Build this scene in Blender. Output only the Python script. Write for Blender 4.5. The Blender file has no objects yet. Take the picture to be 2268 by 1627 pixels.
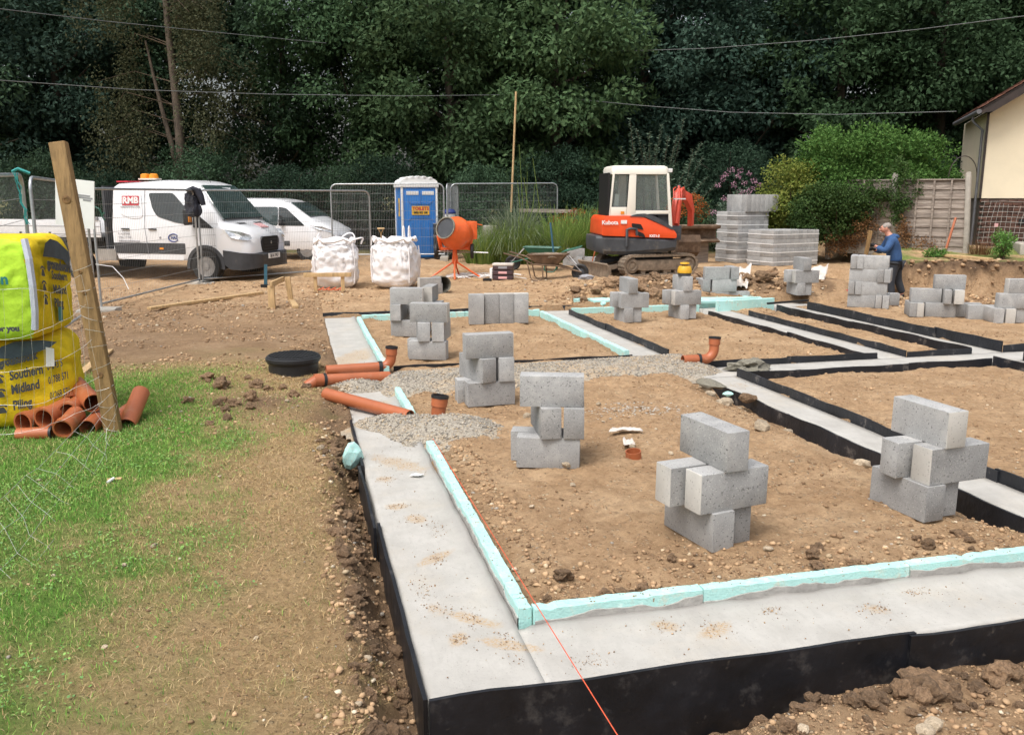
import bpy, bmesh, math, random
import numpy as np
from mathutils import Vector, Matrix, Euler
R = math.radians
random.seed(11); RNG = np.random.default_rng(5)
scene = bpy.context.scene
COL = scene.collection

# ------------------------------------------------------------------ camera, sky, sun, exposure
FPX, PITCH, CAMH = 1920.0, math.atan(382 / 1920.0), 1.94
cam_d = bpy.data.cameras.new('camera'); cam = bpy.data.objects.new('camera', cam_d); COL.objects.link(cam)
cam.location = (0, 0, CAMH); cam.rotation_euler = (math.pi / 2 - PITCH, 0, 0)
cam_d.sensor_width = 36; cam_d.lens = 36 * FPX / 2268; cam_d.clip_end = 2000; cam_d.clip_start = 0.05
scene.camera = cam
SUN_EL, SUN_AZ = R(62), R(215)
world = bpy.data.worlds.new('World'); scene.world = world; world.use_nodes = True
wn = world.node_tree.nodes; wl = world.node_tree.links
sky = wn.new('ShaderNodeTexSky'); sky.sky_type = 'NISHITA'; sky.sun_disc = False
sky.sun_elevation = SUN_EL; sky.sun_rotation = SUN_AZ; sky.air_density = 1.2; sky.dust_density = 6.0; sky.ozone_density = 1.0
ovc = wn.new('ShaderNodeHueSaturation'); ovc.inputs['Saturation'].default_value = 0.42
wl.new(sky.outputs[0], ovc.inputs['Color']); bg = wn['Background']
wl.new(ovc.outputs[0], bg.inputs['Color']); bg.inputs['Strength'].default_value = 0.15
sun_d = bpy.data.lights.new('sun', 'SUN'); sun_d.energy = 1.3; sun_d.angle = R(28); sun_d.color = (1, 0.975, 0.94)
sun = bpy.data.objects.new('sun', sun_d); COL.objects.link(sun)
sd = Vector((math.sin(SUN_AZ) * math.cos(SUN_EL), math.cos(SUN_AZ) * math.cos(SUN_EL), math.sin(SUN_EL)))
sun.rotation_euler = sd.to_track_quat('Z', 'Y').to_euler()
scene.view_settings.view_transform = 'Standard'; scene.view_settings.look = 'None'
scene.view_settings.exposure = 0.42; scene.view_settings.gamma = 1.0; scene.view_settings.use_curve_mapping = False
scene.cycles.max_bounces = 6; scene.cycles.transparent_max_bounces = 6

# ------------------------------------------------------------------ helpers
def ray(u, v):
    x = (u - 1134) / FPX; y = -(v - 813.5) / FPX
    return x, math.cos(PITCH) + y * math.sin(PITCH), -math.sin(PITCH) + y * math.cos(PITCH)
def G(u, v, z=0.0):                       # where the line of sight through a photo point meets the level z
    r = ray(u, v); t = (z - CAMH) / r[2]; return Vector((r[0] * t, r[1] * t, z))
def AT(u, v, Y):                          # the same at a given distance Y
    r = ray(u, v); t = Y / r[1]; return Vector((r[0] * t, Y, CAMH + r[2] * t))

def tag(o, label=None, cat=None, group=None, kind=None):
    if label: o['label'] = label
    if cat: o['category'] = cat
    if group: o['group'] = group
    if kind: o['kind'] = kind
    return o
def thing(name, label, cat, loc=(0, 0, 0), rz=0.0, group=None):
    o = bpy.data.objects.new(name, None); COL.objects.link(o); o.empty_display_size = 0.2
    o.location = loc; o.rotation_euler = (0, 0, rz)
    return tag(o, label, cat, group)
def link(name, me, mat=None, parent=None):
    o = bpy.data.objects.new(name, me); COL.objects.link(o)
    if mat is not None and len(me.materials) == 0: me.materials.append(mat)
    if parent is not None: o.parent = parent
    return o
def np_mesh(name, V, F, smooth=False):
    V = np.asarray(V, dtype=np.float32); F = np.asarray(F, dtype=np.int32); n = F.shape[1]
    me = bpy.data.meshes.new(name)
    me.vertices.add(len(V)); me.vertices.foreach_set('co', V.ravel())
    me.loops.add(F.size); me.loops.foreach_set('vertex_index', F.ravel())
    me.polygons.add(len(F)); me.polygons.foreach_set('loop_start', np.arange(len(F), dtype=np.int32) * n)
    if smooth: me.polygons.foreach_set('use_smooth', np.ones(len(F), dtype=bool))
    me.update(calc_edges=True); return me
def color_attr(me, name, C):
    a = me.color_attributes.new(name, 'FLOAT_COLOR', 'POINT'); C = np.asarray(C, dtype=np.float32)
    if C.shape[1] == 3: C = np.hstack([C, np.ones((len(C), 1), np.float32)])
    a.data.foreach_set('color', C.ravel())

def _h(ix, iy, seed):
    n = (ix.astype(np.int64) * 374761393 + iy.astype(np.int64) * 668265263 + seed * 982451653) & 0xffffffff
    n = ((n ^ (n >> 13)) * 1274126177) & 0xffffffff
    return ((n ^ (n >> 16)) & 0xffff) / 65535.0
def vn(x, y, freq, seed=0):               # smooth value noise 0..1
    x = np.asarray(x, float) * freq; y = np.asarray(y, float) * freq
    ix = np.floor(x); iy = np.floor(y); fx = x - ix; fy = y - iy
    fx = fx * fx * (3 - 2 * fx); fy = fy * fy * (3 - 2 * fy)
    a = _h(ix, iy, seed); b = _h(ix + 1, iy, seed); c = _h(ix, iy + 1, seed); d = _h(ix + 1, iy + 1, seed)
    return (a * (1 - fx) + b * fx) * (1 - fy) + (c * (1 - fx) + d * fx) * fy
def fbm(x, y, freq, oct=4, seed=0):
    s = 0; a = 0.5; t = 0
    for i in range(oct):
        s = s + a * vn(x, y, freq * 2.03 ** i, seed + i * 7); t += a; a *= 0.5
    return s / t
def sm(a, b, x):
    t = np.clip((np.asarray(x, float) - a) / (b - a), 0, 1); return t * t * (3 - 2 * t)

class MB:
    def __init__(s): s.v = []; s.f = []
    def add(s, V, F, M=None):
        b = len(s.v)
        for p in V:
            p = Vector(p); s.v.append(tuple(M @ p) if M is not None else tuple(p))
        for f in F: s.f.append(tuple(i + b for i in f))
        return s
    def box(s, c, d, rot=(0, 0, 0)):
        M = Matrix.Translation(c) @ Euler(rot).to_matrix().to_4x4(); x, y, z = d[0] / 2, d[1] / 2, d[2] / 2
        V = [(-x, -y, -z), (x, -y, -z), (x, y, -z), (-x, y, -z), (-x, -y, z), (x, -y, z), (x, y, z), (-x, y, z)]
        return s.add(V, [(0, 3, 2, 1), (4, 5, 6, 7), (0, 1, 5, 4), (1, 2, 6, 5), (2, 3, 7, 6), (3, 0, 4, 7)], M)
    def bar(s, a, b, w, h, up=(0, 0, 1)):
        a = Vector(a); b = Vector(b); d = (b - a); L = d.length; d.normalize(); up = Vector(up)
        if abs(d.dot(up)) > 0.98: up = Vector((0, 1, 0))
        sd_ = d.cross(up).normalized(); u = sd_.cross(d)
        M = Matrix((d, sd_, u)).transposed().to_4x4(); M.translation = (a + b) / 2
        x, y, z = L / 2, w / 2, h / 2
        V = [(-x, -y, -z), (x, -y, -z), (x, y, -z), (-x, y, -z), (-x, -y, z), (x, -y, z), (x, y, z), (-x, y, z)]
        return s.add(V, [(0, 1, 2, 3), (4, 7, 6, 5), (0, 4, 5, 1), (1, 5, 6, 2), (2, 6, 7, 3), (3, 7, 4, 0)], M)
    def prism(s, poly, y0, y1, M=None):      # polygon in x-z, extruded along y
        n = len(poly)
        A = sum(poly[i][0] * poly[(i + 1) % n][1] - poly[(i + 1) % n][0] * poly[i][1] for i in range(n))
        if A < 0: poly = poly[::-1]
        if y0 > y1: y0, y1 = y1, y0
        V = [(p[0], y0, p[1]) for p in poly] + [(p[0], y1, p[1]) for p in poly]
        F = [tuple(range(n)), tuple(range(2 * n - 1, n - 1, -1))]
        F += [(i, i + n, (i + 1) % n + n, (i + 1) % n) for i in range(n)]
        return s.add(V, F, M)
    def tube(s, pts, r, n=8, caps=True):
        pts = [Vector(p) for p in pts]; m = len(pts); rs = r if isinstance(r, (list, tuple)) else [r] * m
        V = []; F = []; prev = None
        for i, p in enumerate(pts):
            d = (pts[min(i + 1, m - 1)] - pts[max(i - 1, 0)]).normalized()
            if prev is None:
                prev = Vector((0, 0, 1)) if abs(d.z) < 0.9 else Vector((1, 0, 0))
            a = d.cross(prev)
            if a.length < 1e-5: a = d.cross(Vector((0.3, 0.8, 0.5)))
            a.normalize(); b = a.cross(d); prev = b
            for k in range(n):
                t = 2 * math.pi * k / n; V.append(p + (a * math.cos(t) + b * math.sin(t)) * rs[i])
        for i in range(m - 1):
            for k in range(n):
                k2 = (k + 1) % n; F.append((i * n + k, (i + 1) * n + k, (i + 1) * n + k2, i * n + k2))
        if caps: F.append(tuple(range(n))); F.append(tuple(range(m * n - 1, (m - 1) * n - 1, -1)))
        return s.add(V, F)
    def lathe(s, prof, n=20, M=None, closed=False):
        V = []; F = []; m = len(prof)
        for (r, z) in prof:
            for k in range(n):
                t = 2 * math.pi * k / n; V.append((r * math.cos(t), r * math.sin(t), z))
        for i in range(m - 1 + (1 if closed else 0)):
            j = (i + 1) % m
            for k in range(n):
                k2 = (k + 1) % n; F.append((i * n + k, i * n + k2, j * n + k2, j * n + k))
        if not closed:
            if prof[0][0] > 1e-4: F.append(tuple(range(n - 1, -1, -1)))
            if prof[-1][0] > 1e-4: F.append(tuple(range((m - 1) * n, m * n)))
        return s.add(V, F, M)
    def loft(s, secs, caps=True, M=None):    # list of closed sections with the same number of points
        n = len(secs[0]); V = [p for q in secs for p in q]; F = []
        for i in range(len(secs) - 1):
            for k in range(n):
                k2 = (k + 1) % n; F.append((i * n + k, i * n + k2, (i + 1) * n + k2, (i + 1) * n + k))
        if caps: F.append(tuple(range(n - 1, -1, -1))); F.append(tuple(range((len(secs) - 1) * n, len(secs) * n)))
        return s.add(V, F, M)
    def mesh(s, name, bevel=0, seg=2, smooth=None, fix=True):
        me = bpy.data.meshes.new(name); me.from_pydata(s.v, [], s.f)
        if fix or bevel:
            bm = bmesh.new(); bm.from_mesh(me)
            bmesh.ops.recalc_face_normals(bm, faces=bm.faces)
            if bevel:
                es = [e for e in bm.edges if len(e.link_faces) == 2 and e.calc_face_angle(0) > R(28)]
                bmesh.ops.bevel(bm, geom=es, offset=bevel, segments=seg, profile=0.6, affect='EDGES', clamp_overlap=True)
            bm.to_mesh(me); bm.free()
        if smooth is None: smooth = 40 if bevel else 0
        if smooth:
            me.polygons.foreach_set('use_smooth', [True] * len(me.polygons))
            me.set_sharp_from_angle(angle=R(smooth))
        me.update(); return me
    def build(s, name, mat, parent=None, **k):
        return link(name, s.mesh(name, **k), mat, parent)

def text_mesh(name, txt, size, mat, parent, loc, rot, extrude=0.001, bold=0.0, align='CENTER', fn=None, sx=1.0):
    c = bpy.data.curves.new('t', 'FONT'); c.body = txt; c.size = size; c.extrude = extrude; c.offset = bold
    c.align_x = align; c.align_y = 'CENTER'; c.resolution_u = 3
    o = bpy.data.objects.new('t', c); COL.objects.link(o); bpy.context.view_layer.update()
    me = bpy.data.meshes.new_from_object(o.evaluated_get(bpy.context.evaluated_depsgraph_get()))
    bpy.data.objects.remove(o); bpy.data.curves.remove(c)
    if sx != 1.0:
        for v in me.vertices: v.co.x *= sx
    M = Matrix.Translation(loc) @ (rot if isinstance(rot, Matrix) else Euler(rot).to_matrix().to_4x4())
    if fn:
        for v in me.vertices: v.co = fn(v.co)
    else: me.transform(M)
    me.materials.clear(); me.name = name
    return link(name, me, mat, parent)
RX90 = Euler((math.pi / 2, 0, 0)).to_matrix().to_4x4()

# ------------------------------------------------------------------ materials
def _nodes(name):
    m = bpy.data.materials.new(name); m.use_nodes = True; nt = m.node_tree
    return m, nt, nt.nodes['Principled BSDF']
def mat(name, col, rough=0.7, var=0.12, scale=6.0, bump=0.0, bscale=60.0, col2=None, metal=0.0, dirt=None, dirt_amt=0.5,
        dscale=3.0, rnd=0.0, stretch=None, spec=0.5, trans=0.0, coat=0.0, pits=None):
    m, nt, b = _nodes(name); N = nt.nodes; L = nt.links
    b.inputs['Roughness'].default_value = rough; b.inputs['Metallic'].default_value = metal
    b.inputs['Specular IOR Level'].default_value = spec; b.inputs['Coat Weight'].default_value = coat
    if trans: b.inputs['Transmission Weight'].default_value = trans
    tc = N.new('ShaderNodeTexCoord'); mp = N.new('ShaderNodeMapping'); L.new(tc.outputs['Object'], mp.inputs['Vector'])
    oi = N.new('ShaderNodeObjectInfo')
    cm = N.new('ShaderNodeVectorMath'); cm.operation = 'SCALE'; cm.inputs[0].default_value = (37, 17, 53)
    L.new(oi.outputs['Random'], cm.inputs['Scale']); L.new(cm.outputs[0], mp.inputs['Location'])
    if stretch: mp.inputs['Scale'].default_value = stretch
    n1 = N.new('ShaderNodeTexNoise'); n1.inputs['Scale'].default_value = scale; n1.inputs['Detail'].default_value = 6
    n1.inputs['Roughness'].default_value = 0.65; L.new(mp.outputs[0], n1.inputs['Vector'])
    c2 = col2 or tuple(c * (1 - 2.2 * var) for c in col); c1 = tuple(min(1, c * (1 + var)) for c in col)
    rp = N.new('ShaderNodeValToRGB'); rp.color_ramp.elements[0].position = 0.3; rp.color_ramp.elements[1].position = 0.7
    rp.color_ramp.elements[0].color = (*c2, 1); rp.color_ramp.elements[1].color = (*c1, 1)
    L.new(n1.outputs['Fac'], rp.inputs['Fac']); out = rp.outputs['Color']
    if dirt:
        n2 = N.new('ShaderNodeTexNoise'); n2.inputs['Scale'].default_value = dscale; n2.inputs['Detail'].default_value = 8
        n2.inputs['Roughness'].default_value = 0.7; L.new(mp.outputs[0], n2.inputs['Vector'])
        r2 = N.new('ShaderNodeValToRGB'); r2.color_ramp.elements[0].position = 0.62 - 0.3 * dirt_amt
        r2.color_ramp.elements[1].position = 0.82 - 0.3 * dirt_amt; L.new(n2.outputs['Fac'], r2.inputs['Fac'])
        mx = N.new('ShaderNodeMix'); mx.data_type = 'RGBA'; L.new(r2.outputs['Color'], mx.inputs['Factor'])
        L.new(out, mx.inputs['A']); mx.inputs['B'].default_value = (*dirt, 1); out = mx.outputs['Result']
    if pits:                                   # small dark pores and pale grains
        for (psc, lo, hi, pc) in pits:
            n4 = N.new('ShaderNodeTexNoise'); n4.inputs['Scale'].default_value = psc; n4.inputs['Detail'].default_value = 2; L.new(mp.outputs[0], n4.inputs['Vector'])
            r4 = N.new('ShaderNodeValToRGB'); r4.color_ramp.elements[0].position = lo; r4.color_ramp.elements[1].position = hi; L.new(n4.outputs['Fac'], r4.inputs['Fac'])
            m4 = N.new('ShaderNodeMix'); m4.data_type = 'RGBA'; L.new(r4.outputs['Color'], m4.inputs['Factor']); L.new(out, m4.inputs['A']); m4.inputs['B'].default_value = (*pc, 1); out = m4.outputs['Result']
    if rnd:
        ma = N.new('ShaderNodeMapRange'); ma.inputs['To Min'].default_value = 1 - rnd; ma.inputs['To Max'].default_value = 1 + rnd
        L.new(oi.outputs['Random'], ma.inputs['Value'])
        hs = N.new('ShaderNodeHueSaturation'); L.new(ma.outputs[0], hs.inputs['Value']); L.new(out, hs.inputs['Color']); out = hs.outputs[0]
    L.new(out, b.inputs['Base Color'])
    if bump:
        n3 = N.new('ShaderNodeTexNoise'); n3.inputs['Scale'].default_value = bscale; n3.inputs['Detail'].default_value = 5
        L.new(mp.outputs[0], n3.inputs['Vector'])
        bp = N.new('ShaderNodeBump'); bp.inputs['Strength'].default_value = bump; bp.inputs['Distance'].default_value = 0.02
        L.new(n3.outputs['Fac'], bp.inputs['Height']); L.new(bp.outputs[0], b.inputs['Normal'])
    return m
def leaf_mat(name, col, col2, rough=0.7, back=0.3):
    m, nt, b = _nodes(name); N = nt.nodes; L = nt.links
    g = N.new('ShaderNodeNewGeometry'); oi = N.new('ShaderNodeObjectInfo')
    rp = N.new('ShaderNodeValToRGB'); rp.color_ramp.elements[0].color = (*col, 1); rp.color_ramp.elements[1].color = (*col2, 1)
    L.new(g.outputs['Random Per Island'], rp.inputs['Fac'])
    ma = N.new('ShaderNodeMapRange'); ma.inputs['To Min'].default_value = 0.75; ma.inputs['To Max'].default_value = 1.25
    L.new(oi.outputs['Random'], ma.inputs['Value'])
    hs = N.new('ShaderNodeHueSaturation'); L.new(ma.outputs[0], hs.inputs['Value']); L.new(rp.outputs[0], hs.inputs['Color'])
    L.new(hs.outputs[0], b.inputs['Base Color']); b.inputs['Roughness'].default_value = rough
    b.inputs['Specular IOR Level'].default_value = 0.12
    tl = N.new('ShaderNodeBsdfTranslucent'); L.new(hs.outputs[0], tl.inputs['Color'])
    mx = N.new('ShaderNodeMixShader'); mx.inputs[0].default_value = back
    L.new(b.outputs[0], mx.inputs[1]); L.new(tl.outputs[0], mx.inputs[2]); L.new(mx.outputs[0], N['Material Output'].inputs['Surface'])
    return m
def attr_mat(name, attr, rough=0.9):          # colour per vertex (kinds of blade, stone or plaster stained by nature)
    m, nt, b = _nodes(name); a = nt.nodes.new('ShaderNodeVertexColor'); a.layer_name = attr
    nt.links.new(a.outputs['Color'], b.inputs['Base Color']); b.inputs['Roughness'].default_value = rough
    b.inputs['Specular IOR Level'].default_value = 0.25
    return m
M = {}
M['block'] = mat('block_concrete', (0.355, 0.355, 0.35), 0.92, 0.09, 7, 0.22, 190, dirt=(0.44, 0.43, 0.41), dirt_amt=0.22, dscale=3.5, rnd=0.14, pits=[(75, .62, .70, (0.15, 0.15, 0.148)), (130, .60, .72, (0.52, 0.51, 0.49))])
M['block_pale'] = mat('block_concrete_pale', (0.53, 0.51, 0.47), 0.92, 0.06, 5, 0.2, 190, dirt=(0.40, 0.39, 0.37), dirt_amt=0.35, dscale=5, rnd=0.08, pits=[(75, .64, .72, (0.26, 0.25, 0.23))])
M['black_board'] = mat('black_board', (0.012, 0.013, 0.017), 0.45, 0.3, 3, 0.6, 7, dirt=(0.075, 0.07, 0.066), dirt_amt=0.22, dscale=6, pits=[(22, .70, .80, (0.07, 0.06, 0.05))])
M['black_muddy'] = mat('black_board_splashed', (0.016, 0.018, 0.024), 0.5, 0.3, 3, 0.25, 30, dirt=(0.24, 0.215, 0.19), dirt_amt=0.16, dscale=6)
M['xps'] = mat('insulation_foam', (0.44, 0.74, 0.70), 0.85, 0.06, 3, 0.3, 90, dirt=(0.60, 0.56, 0.45), dirt_amt=0.3, dscale=12, pits=[(38, .68, .75, (0.30, 0.24, 0.16)), (16, .66, .74, (0.62, 0.84, 0.80))])
M['terracotta'] = mat('orange_pipe', (0.42, 0.125, 0.05), 0.42, 0.1, 3, 0, dirt=(0.40, 0.24, 0.15), dirt_amt=0.12, dscale=4)
M['rubber'] = mat('black_rubber', (0.016, 0.016, 0.016), 0.6, 0.2, 8)
M['blackplastic'] = mat('black_plastic', (0.02, 0.021, 0.023), 0.45, 0.2, 6, 0.1, 40, dirt=(0.10, 0.09, 0.075), dirt_amt=0.0)
M['wood_treated'] = mat('treated_wood', (0.30, 0.185, 0.075), 0.75, 0.2, 5, 0.3, 30, col2=(0.16, 0.095, 0.035), stretch=(6, 6, 0.7))
M['wood_pale'] = mat('pale_timber', (0.56, 0.38, 0.19), 0.75, 0.15, 6, 0.2, 40, stretch=(4, 4, 1))
M['galv'] = mat('galvanised_steel', (0.46, 0.48, 0.49), 0.42, 0.12, 14, 0, metal=0.75)
M['wire'] = mat('fence_wire', (0.30, 0.31, 0.31), 0.5, 0.1, 14, 0, metal=0.5)
M['netwire'] = mat('netting_wire', (0.62, 0.62, 0.58), 0.45, 0.1, 14, 0, metal=0.4)
M['bagwhite'] = mat('woven_white', (0.82, 0.80, 0.80), 0.75, 0.03, 5, 0.7, 10, dirt=(0.60, 0.55, 0.48), dirt_amt=-0.1, dscale=2)
M['white'] = mat('white_paint', (0.80, 0.81, 0.83), 0.22, 0.02, 2, coat=0.5, dirt=(0.62, 0.58, 0.52), dirt_amt=0.06, dscale=2.5)
M['whiteplain'] = mat('white_plain', (0.80, 0.80, 0.79), 0.55, 0.03, 3)
M['darktrim'] = mat('dark_trim', (0.045, 0.047, 0.052), 0.55, 0.15, 5, dirt=(0.16, 0.14, 0.11), dirt_amt=0.05)
M['black'] = mat('black', (0.008, 0.008, 0.009), 0.5, 0.1)
M['glass'] = mat('dark_glass', (0.02, 0.028, 0.028), 0.06, 0.3, 2, spec=0.8, coat=0.6)
M['glassteal'] = mat('tinted_glass', (0.045, 0.075, 0.075), 0.05, 0.3, 1.2, spec=0.8, coat=0.6)
M['cabglass'] = mat('cab_glass', (0.75, 0.82, 0.80), 0.03, 0.02, 2, trans=0.9)
M['lamp'] = mat('headlamp', (0.62, 0.65, 0.68), 0.15, 0.25, 22, metal=0.55)
M['chrome'] = mat('silver_metal', (0.55, 0.55, 0.55), 0.35, 0.1, metal=0.8)
M['rim'] = mat('steel_rim', (0.33, 0.32, 0.31), 0.5, 0.15, metal=0.5)
M['amber'] = mat('amber_plastic', (0.85, 0.30, 0.02), 0.3, 0.1)
M['red'] = mat('red_print', (0.55, 0.03, 0.05), 0.5, 0.05)
M['redfade'] = mat('faded_red_print', (0.72, 0.40, 0.40), 0.5, 0.05)
M['ink'] = mat('dark_print', (0.06, 0.065, 0.07), 0.6, 0.1)
M['inkgrey'] = mat('grey_print', (0.30, 0.30, 0.32), 0.6, 0.1)
M['navy'] = mat('navy_print', (0.03, 0.05, 0.22), 0.5, 0.1)
M['blueloo'] = mat('blue_plastic', (0.014, 0.18, 0.56), 0.4, 0.08, 2)
M['yellowsign'] = mat('yellow_sign', (0.85, 0.50, 0.02), 0.5, 0.05)
M['orange'] = mat('mixer_orange', (0.80, 0.14, 0.03), 0.45, 0.1, 4, dirt=(0.42, 0.20, 0.12), dirt_amt=0.15, dscale=5)
M['mud'] = mat('dry_mud', (0.26, 0.20, 0.145), 0.95, 0.2, 8, 0.6, 40, dirt=(0.12, 0.095, 0.07), dirt_amt=0.4)
M['mudgrey'] = mat('grey_mortar', (0.23, 0.215, 0.17), 0.9, 0.2, 9, 0.5, 40)
M['excorange'] = mat('excavator_orange', (0.80, 0.09, 0.02), 0.35, 0.06, 3, dirt=(0.5, 0.16, 0.08), dirt_amt=0.0)
M['excred'] = mat('boom_red', (0.72, 0.09, 0.05), 0.45, 0.1, 3, dirt=(0.5, 0.22, 0.17), dirt_amt=0.1)
M['excgrey'] = mat('excavator_grey', (0.055, 0.06, 0.068), 0.6, 0.15, 4, dirt=(0.20, 0.17, 0.13), dirt_amt=0.2)
M['cream'] = mat('cream_cab', (0.80, 0.77, 0.68), 0.45, 0.03, 3)
M['rust'] = mat('rusty_steel', (0.17, 0.11, 0.07), 0.85, 0.25, 6, 0.4, 30, dirt=(0.28, 0.21, 0.15), dirt_amt=0.3)
M['greenpaint'] = mat('green_steel', (0.015, 0.12, 0.075), 0.4, 0.1, 4)
M['bluepaint'] = mat('blue_handle', (0.03, 0.11, 0.16), 0.5, 0.1)
M['render'] = mat('cream_render', (0.80, 0.70, 0.52), 0.9, 0.03, 2, 0.15, 120)
M['brick'] = mat('dark_brick', (0.11, 0.055, 0.04), 0.9, 0.25, 8, 0.3, 60, rnd=0.4)
M['mortar'] = mat('mortar', (0.16, 0.14, 0.12), 0.95, 0.1, 8)
M['tile'] = mat('clay_tile', (0.20, 0.095, 0.065), 0.85, 0.2, 6, 0.3, 40, rnd=0.35)
M['brownpaint'] = mat('brown_gutter', (0.035, 0.024, 0.02), 0.5, 0.2)
M['greyplastic'] = mat('grey_downpipe', (0.14, 0.14, 0.15), 0.5, 0.1)
M['wood_grey'] = mat('weathered_wood', (0.36, 0.31, 0.265), 0.9, 0.2, 4, 0.4, 40, col2=(0.17, 0.135, 0.115), rnd=0.2, stretch=(0.6, 6, 6))
M['postconc'] = mat('post_concrete', (0.42, 0.39, 0.34), 0.92, 0.1, 6, 0.3, 60)
M['skin'] = mat('skin', (0.55, 0.26, 0.18), 0.6, 0.05)
M['hoodie'] = mat('blue_hoodie', (0.04, 0.10, 0.24), 0.9, 0.12, 6, 0.3, 30)
M['trouser'] = mat('dark_trousers', (0.035, 0.04, 0.05), 0.9, 0.15, 6, 0.2, 30)
M['hair'] = mat('grey_hair', (0.33, 0.29, 0.26), 0.9, 0.15, 20)
M['bark'] = mat('bark', (0.10, 0.08, 0.06), 0.95, 0.3, 6, 0.6, 20, stretch=(2, 2, 0.4))
M['barkpale'] = mat('birch_bark', (0.105, 0.08, 0.058), 0.9, 0.3, 5, 0.4, 20, stretch=(2, 2, 0.6))
M['twig'] = mat('twig', (0.12, 0.085, 0.055), 0.9, 0.2)
M['yellowbag'] = mat('yellow_woven', (0.80, 0.58, 0.02), 0.85, 0.10, 5, 0.9, 9, spec=0.2, dirt=(0.62, 0.46, 0.06), dirt_amt=0.15, dscale=5)
M['limebag'] = mat('lime_woven', (0.52, 0.80, 0.06), 0.85, 0.08, 5, 0.9, 9, spec=0.2)
M['bagdark'] = mat('bag_print_dark', (0.05, 0.075, 0.10), 0.6, 0.2, 8)
M['tape'] = mat('seam_tape', (0.27, 0.29, 0.40), 0.8, 0.5, 120, col2=(0.6, 0.62, 0.66))
M['teal'] = mat('teal_print', (0.02, 0.20, 0.20), 0.6, 0.1)
M['aqua'] = mat('aqua_rope', (0.05, 0.34, 0.33), 0.8, 0.15)
M['yellow'] = mat('yellow_plastic', (0.75, 0.42, 0.03), 0.45, 0.1, 5)
M['orangeplastic'] = mat('orange_net', (0.85, 0.16, 0.06), 0.6, 0.1)
M['tarp'] = mat('white_membrane', (0.66, 0.60, 0.54), 0.8, 0.12, 6, dirt=(0.42, 0.32, 0.23), dirt_amt=0.2)
M['jacket'] = mat('dark_jacket', (0.018, 0.02, 0.032), 0.85, 0.2, 8, 0.3, 20)
M['cable'] = mat('cable', (0.13, 0.14, 0.14), 0.7, 0.1)
# ------------------------------------------------------------------ the plot: foundation frame (s to the right, t away from the camera)
O_ = np.array([-0.325, 3.067]); A_ = np.array([-0.2431, 0.97]); B_ = np.array([0.97, 0.2431])
FROT = math.atan2(B_[1], B_[0])
def W(s, t, z=0.0): return Vector((O_[0] + s * B_[0] + t * A_[0], O_[1] + s * B_[1] + t * A_[1], z))
def ST(x, y):
    dx = np.asarray(x, float) - O_[0]; dy = np.asarray(y, float) - O_[1]
    return dx * B_[0] + dy * B_[1], dx * A_[0] + dy * A_[1]
STRIPS = [(0, .48, 0, 11.05), (.48, 9.5, 0, .47), (.48, 8.6, 10.6, 11.05), (3.84, 4.2, .47, 5.35), (3.5, 3.95, 6.55, 10.6),
          (3.84, 9.5, 5.35, 5.85), (6.38, 6.76, 5.85, 10.6), (7.72, 8.15, 5.85, 10.6), (7.55, 7.95, .47, 5.35)]
def strip_dist(s, t):
    d = np.full(np.shape(s), 99.0)
    for a, b, c, e in STRIPS:
        dx = np.maximum(np.maximum(a - s, s - b), 0); dy = np.maximum(np.maximum(c - t, t - e), 0)
        ins = np.minimum(np.minimum(s - a, b - s), np.minimum(t - c, e - t))
        dd = np.where(ins > 0, -ins, np.hypot(dx, dy)); d = np.minimum(d, dd)
    return d
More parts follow.
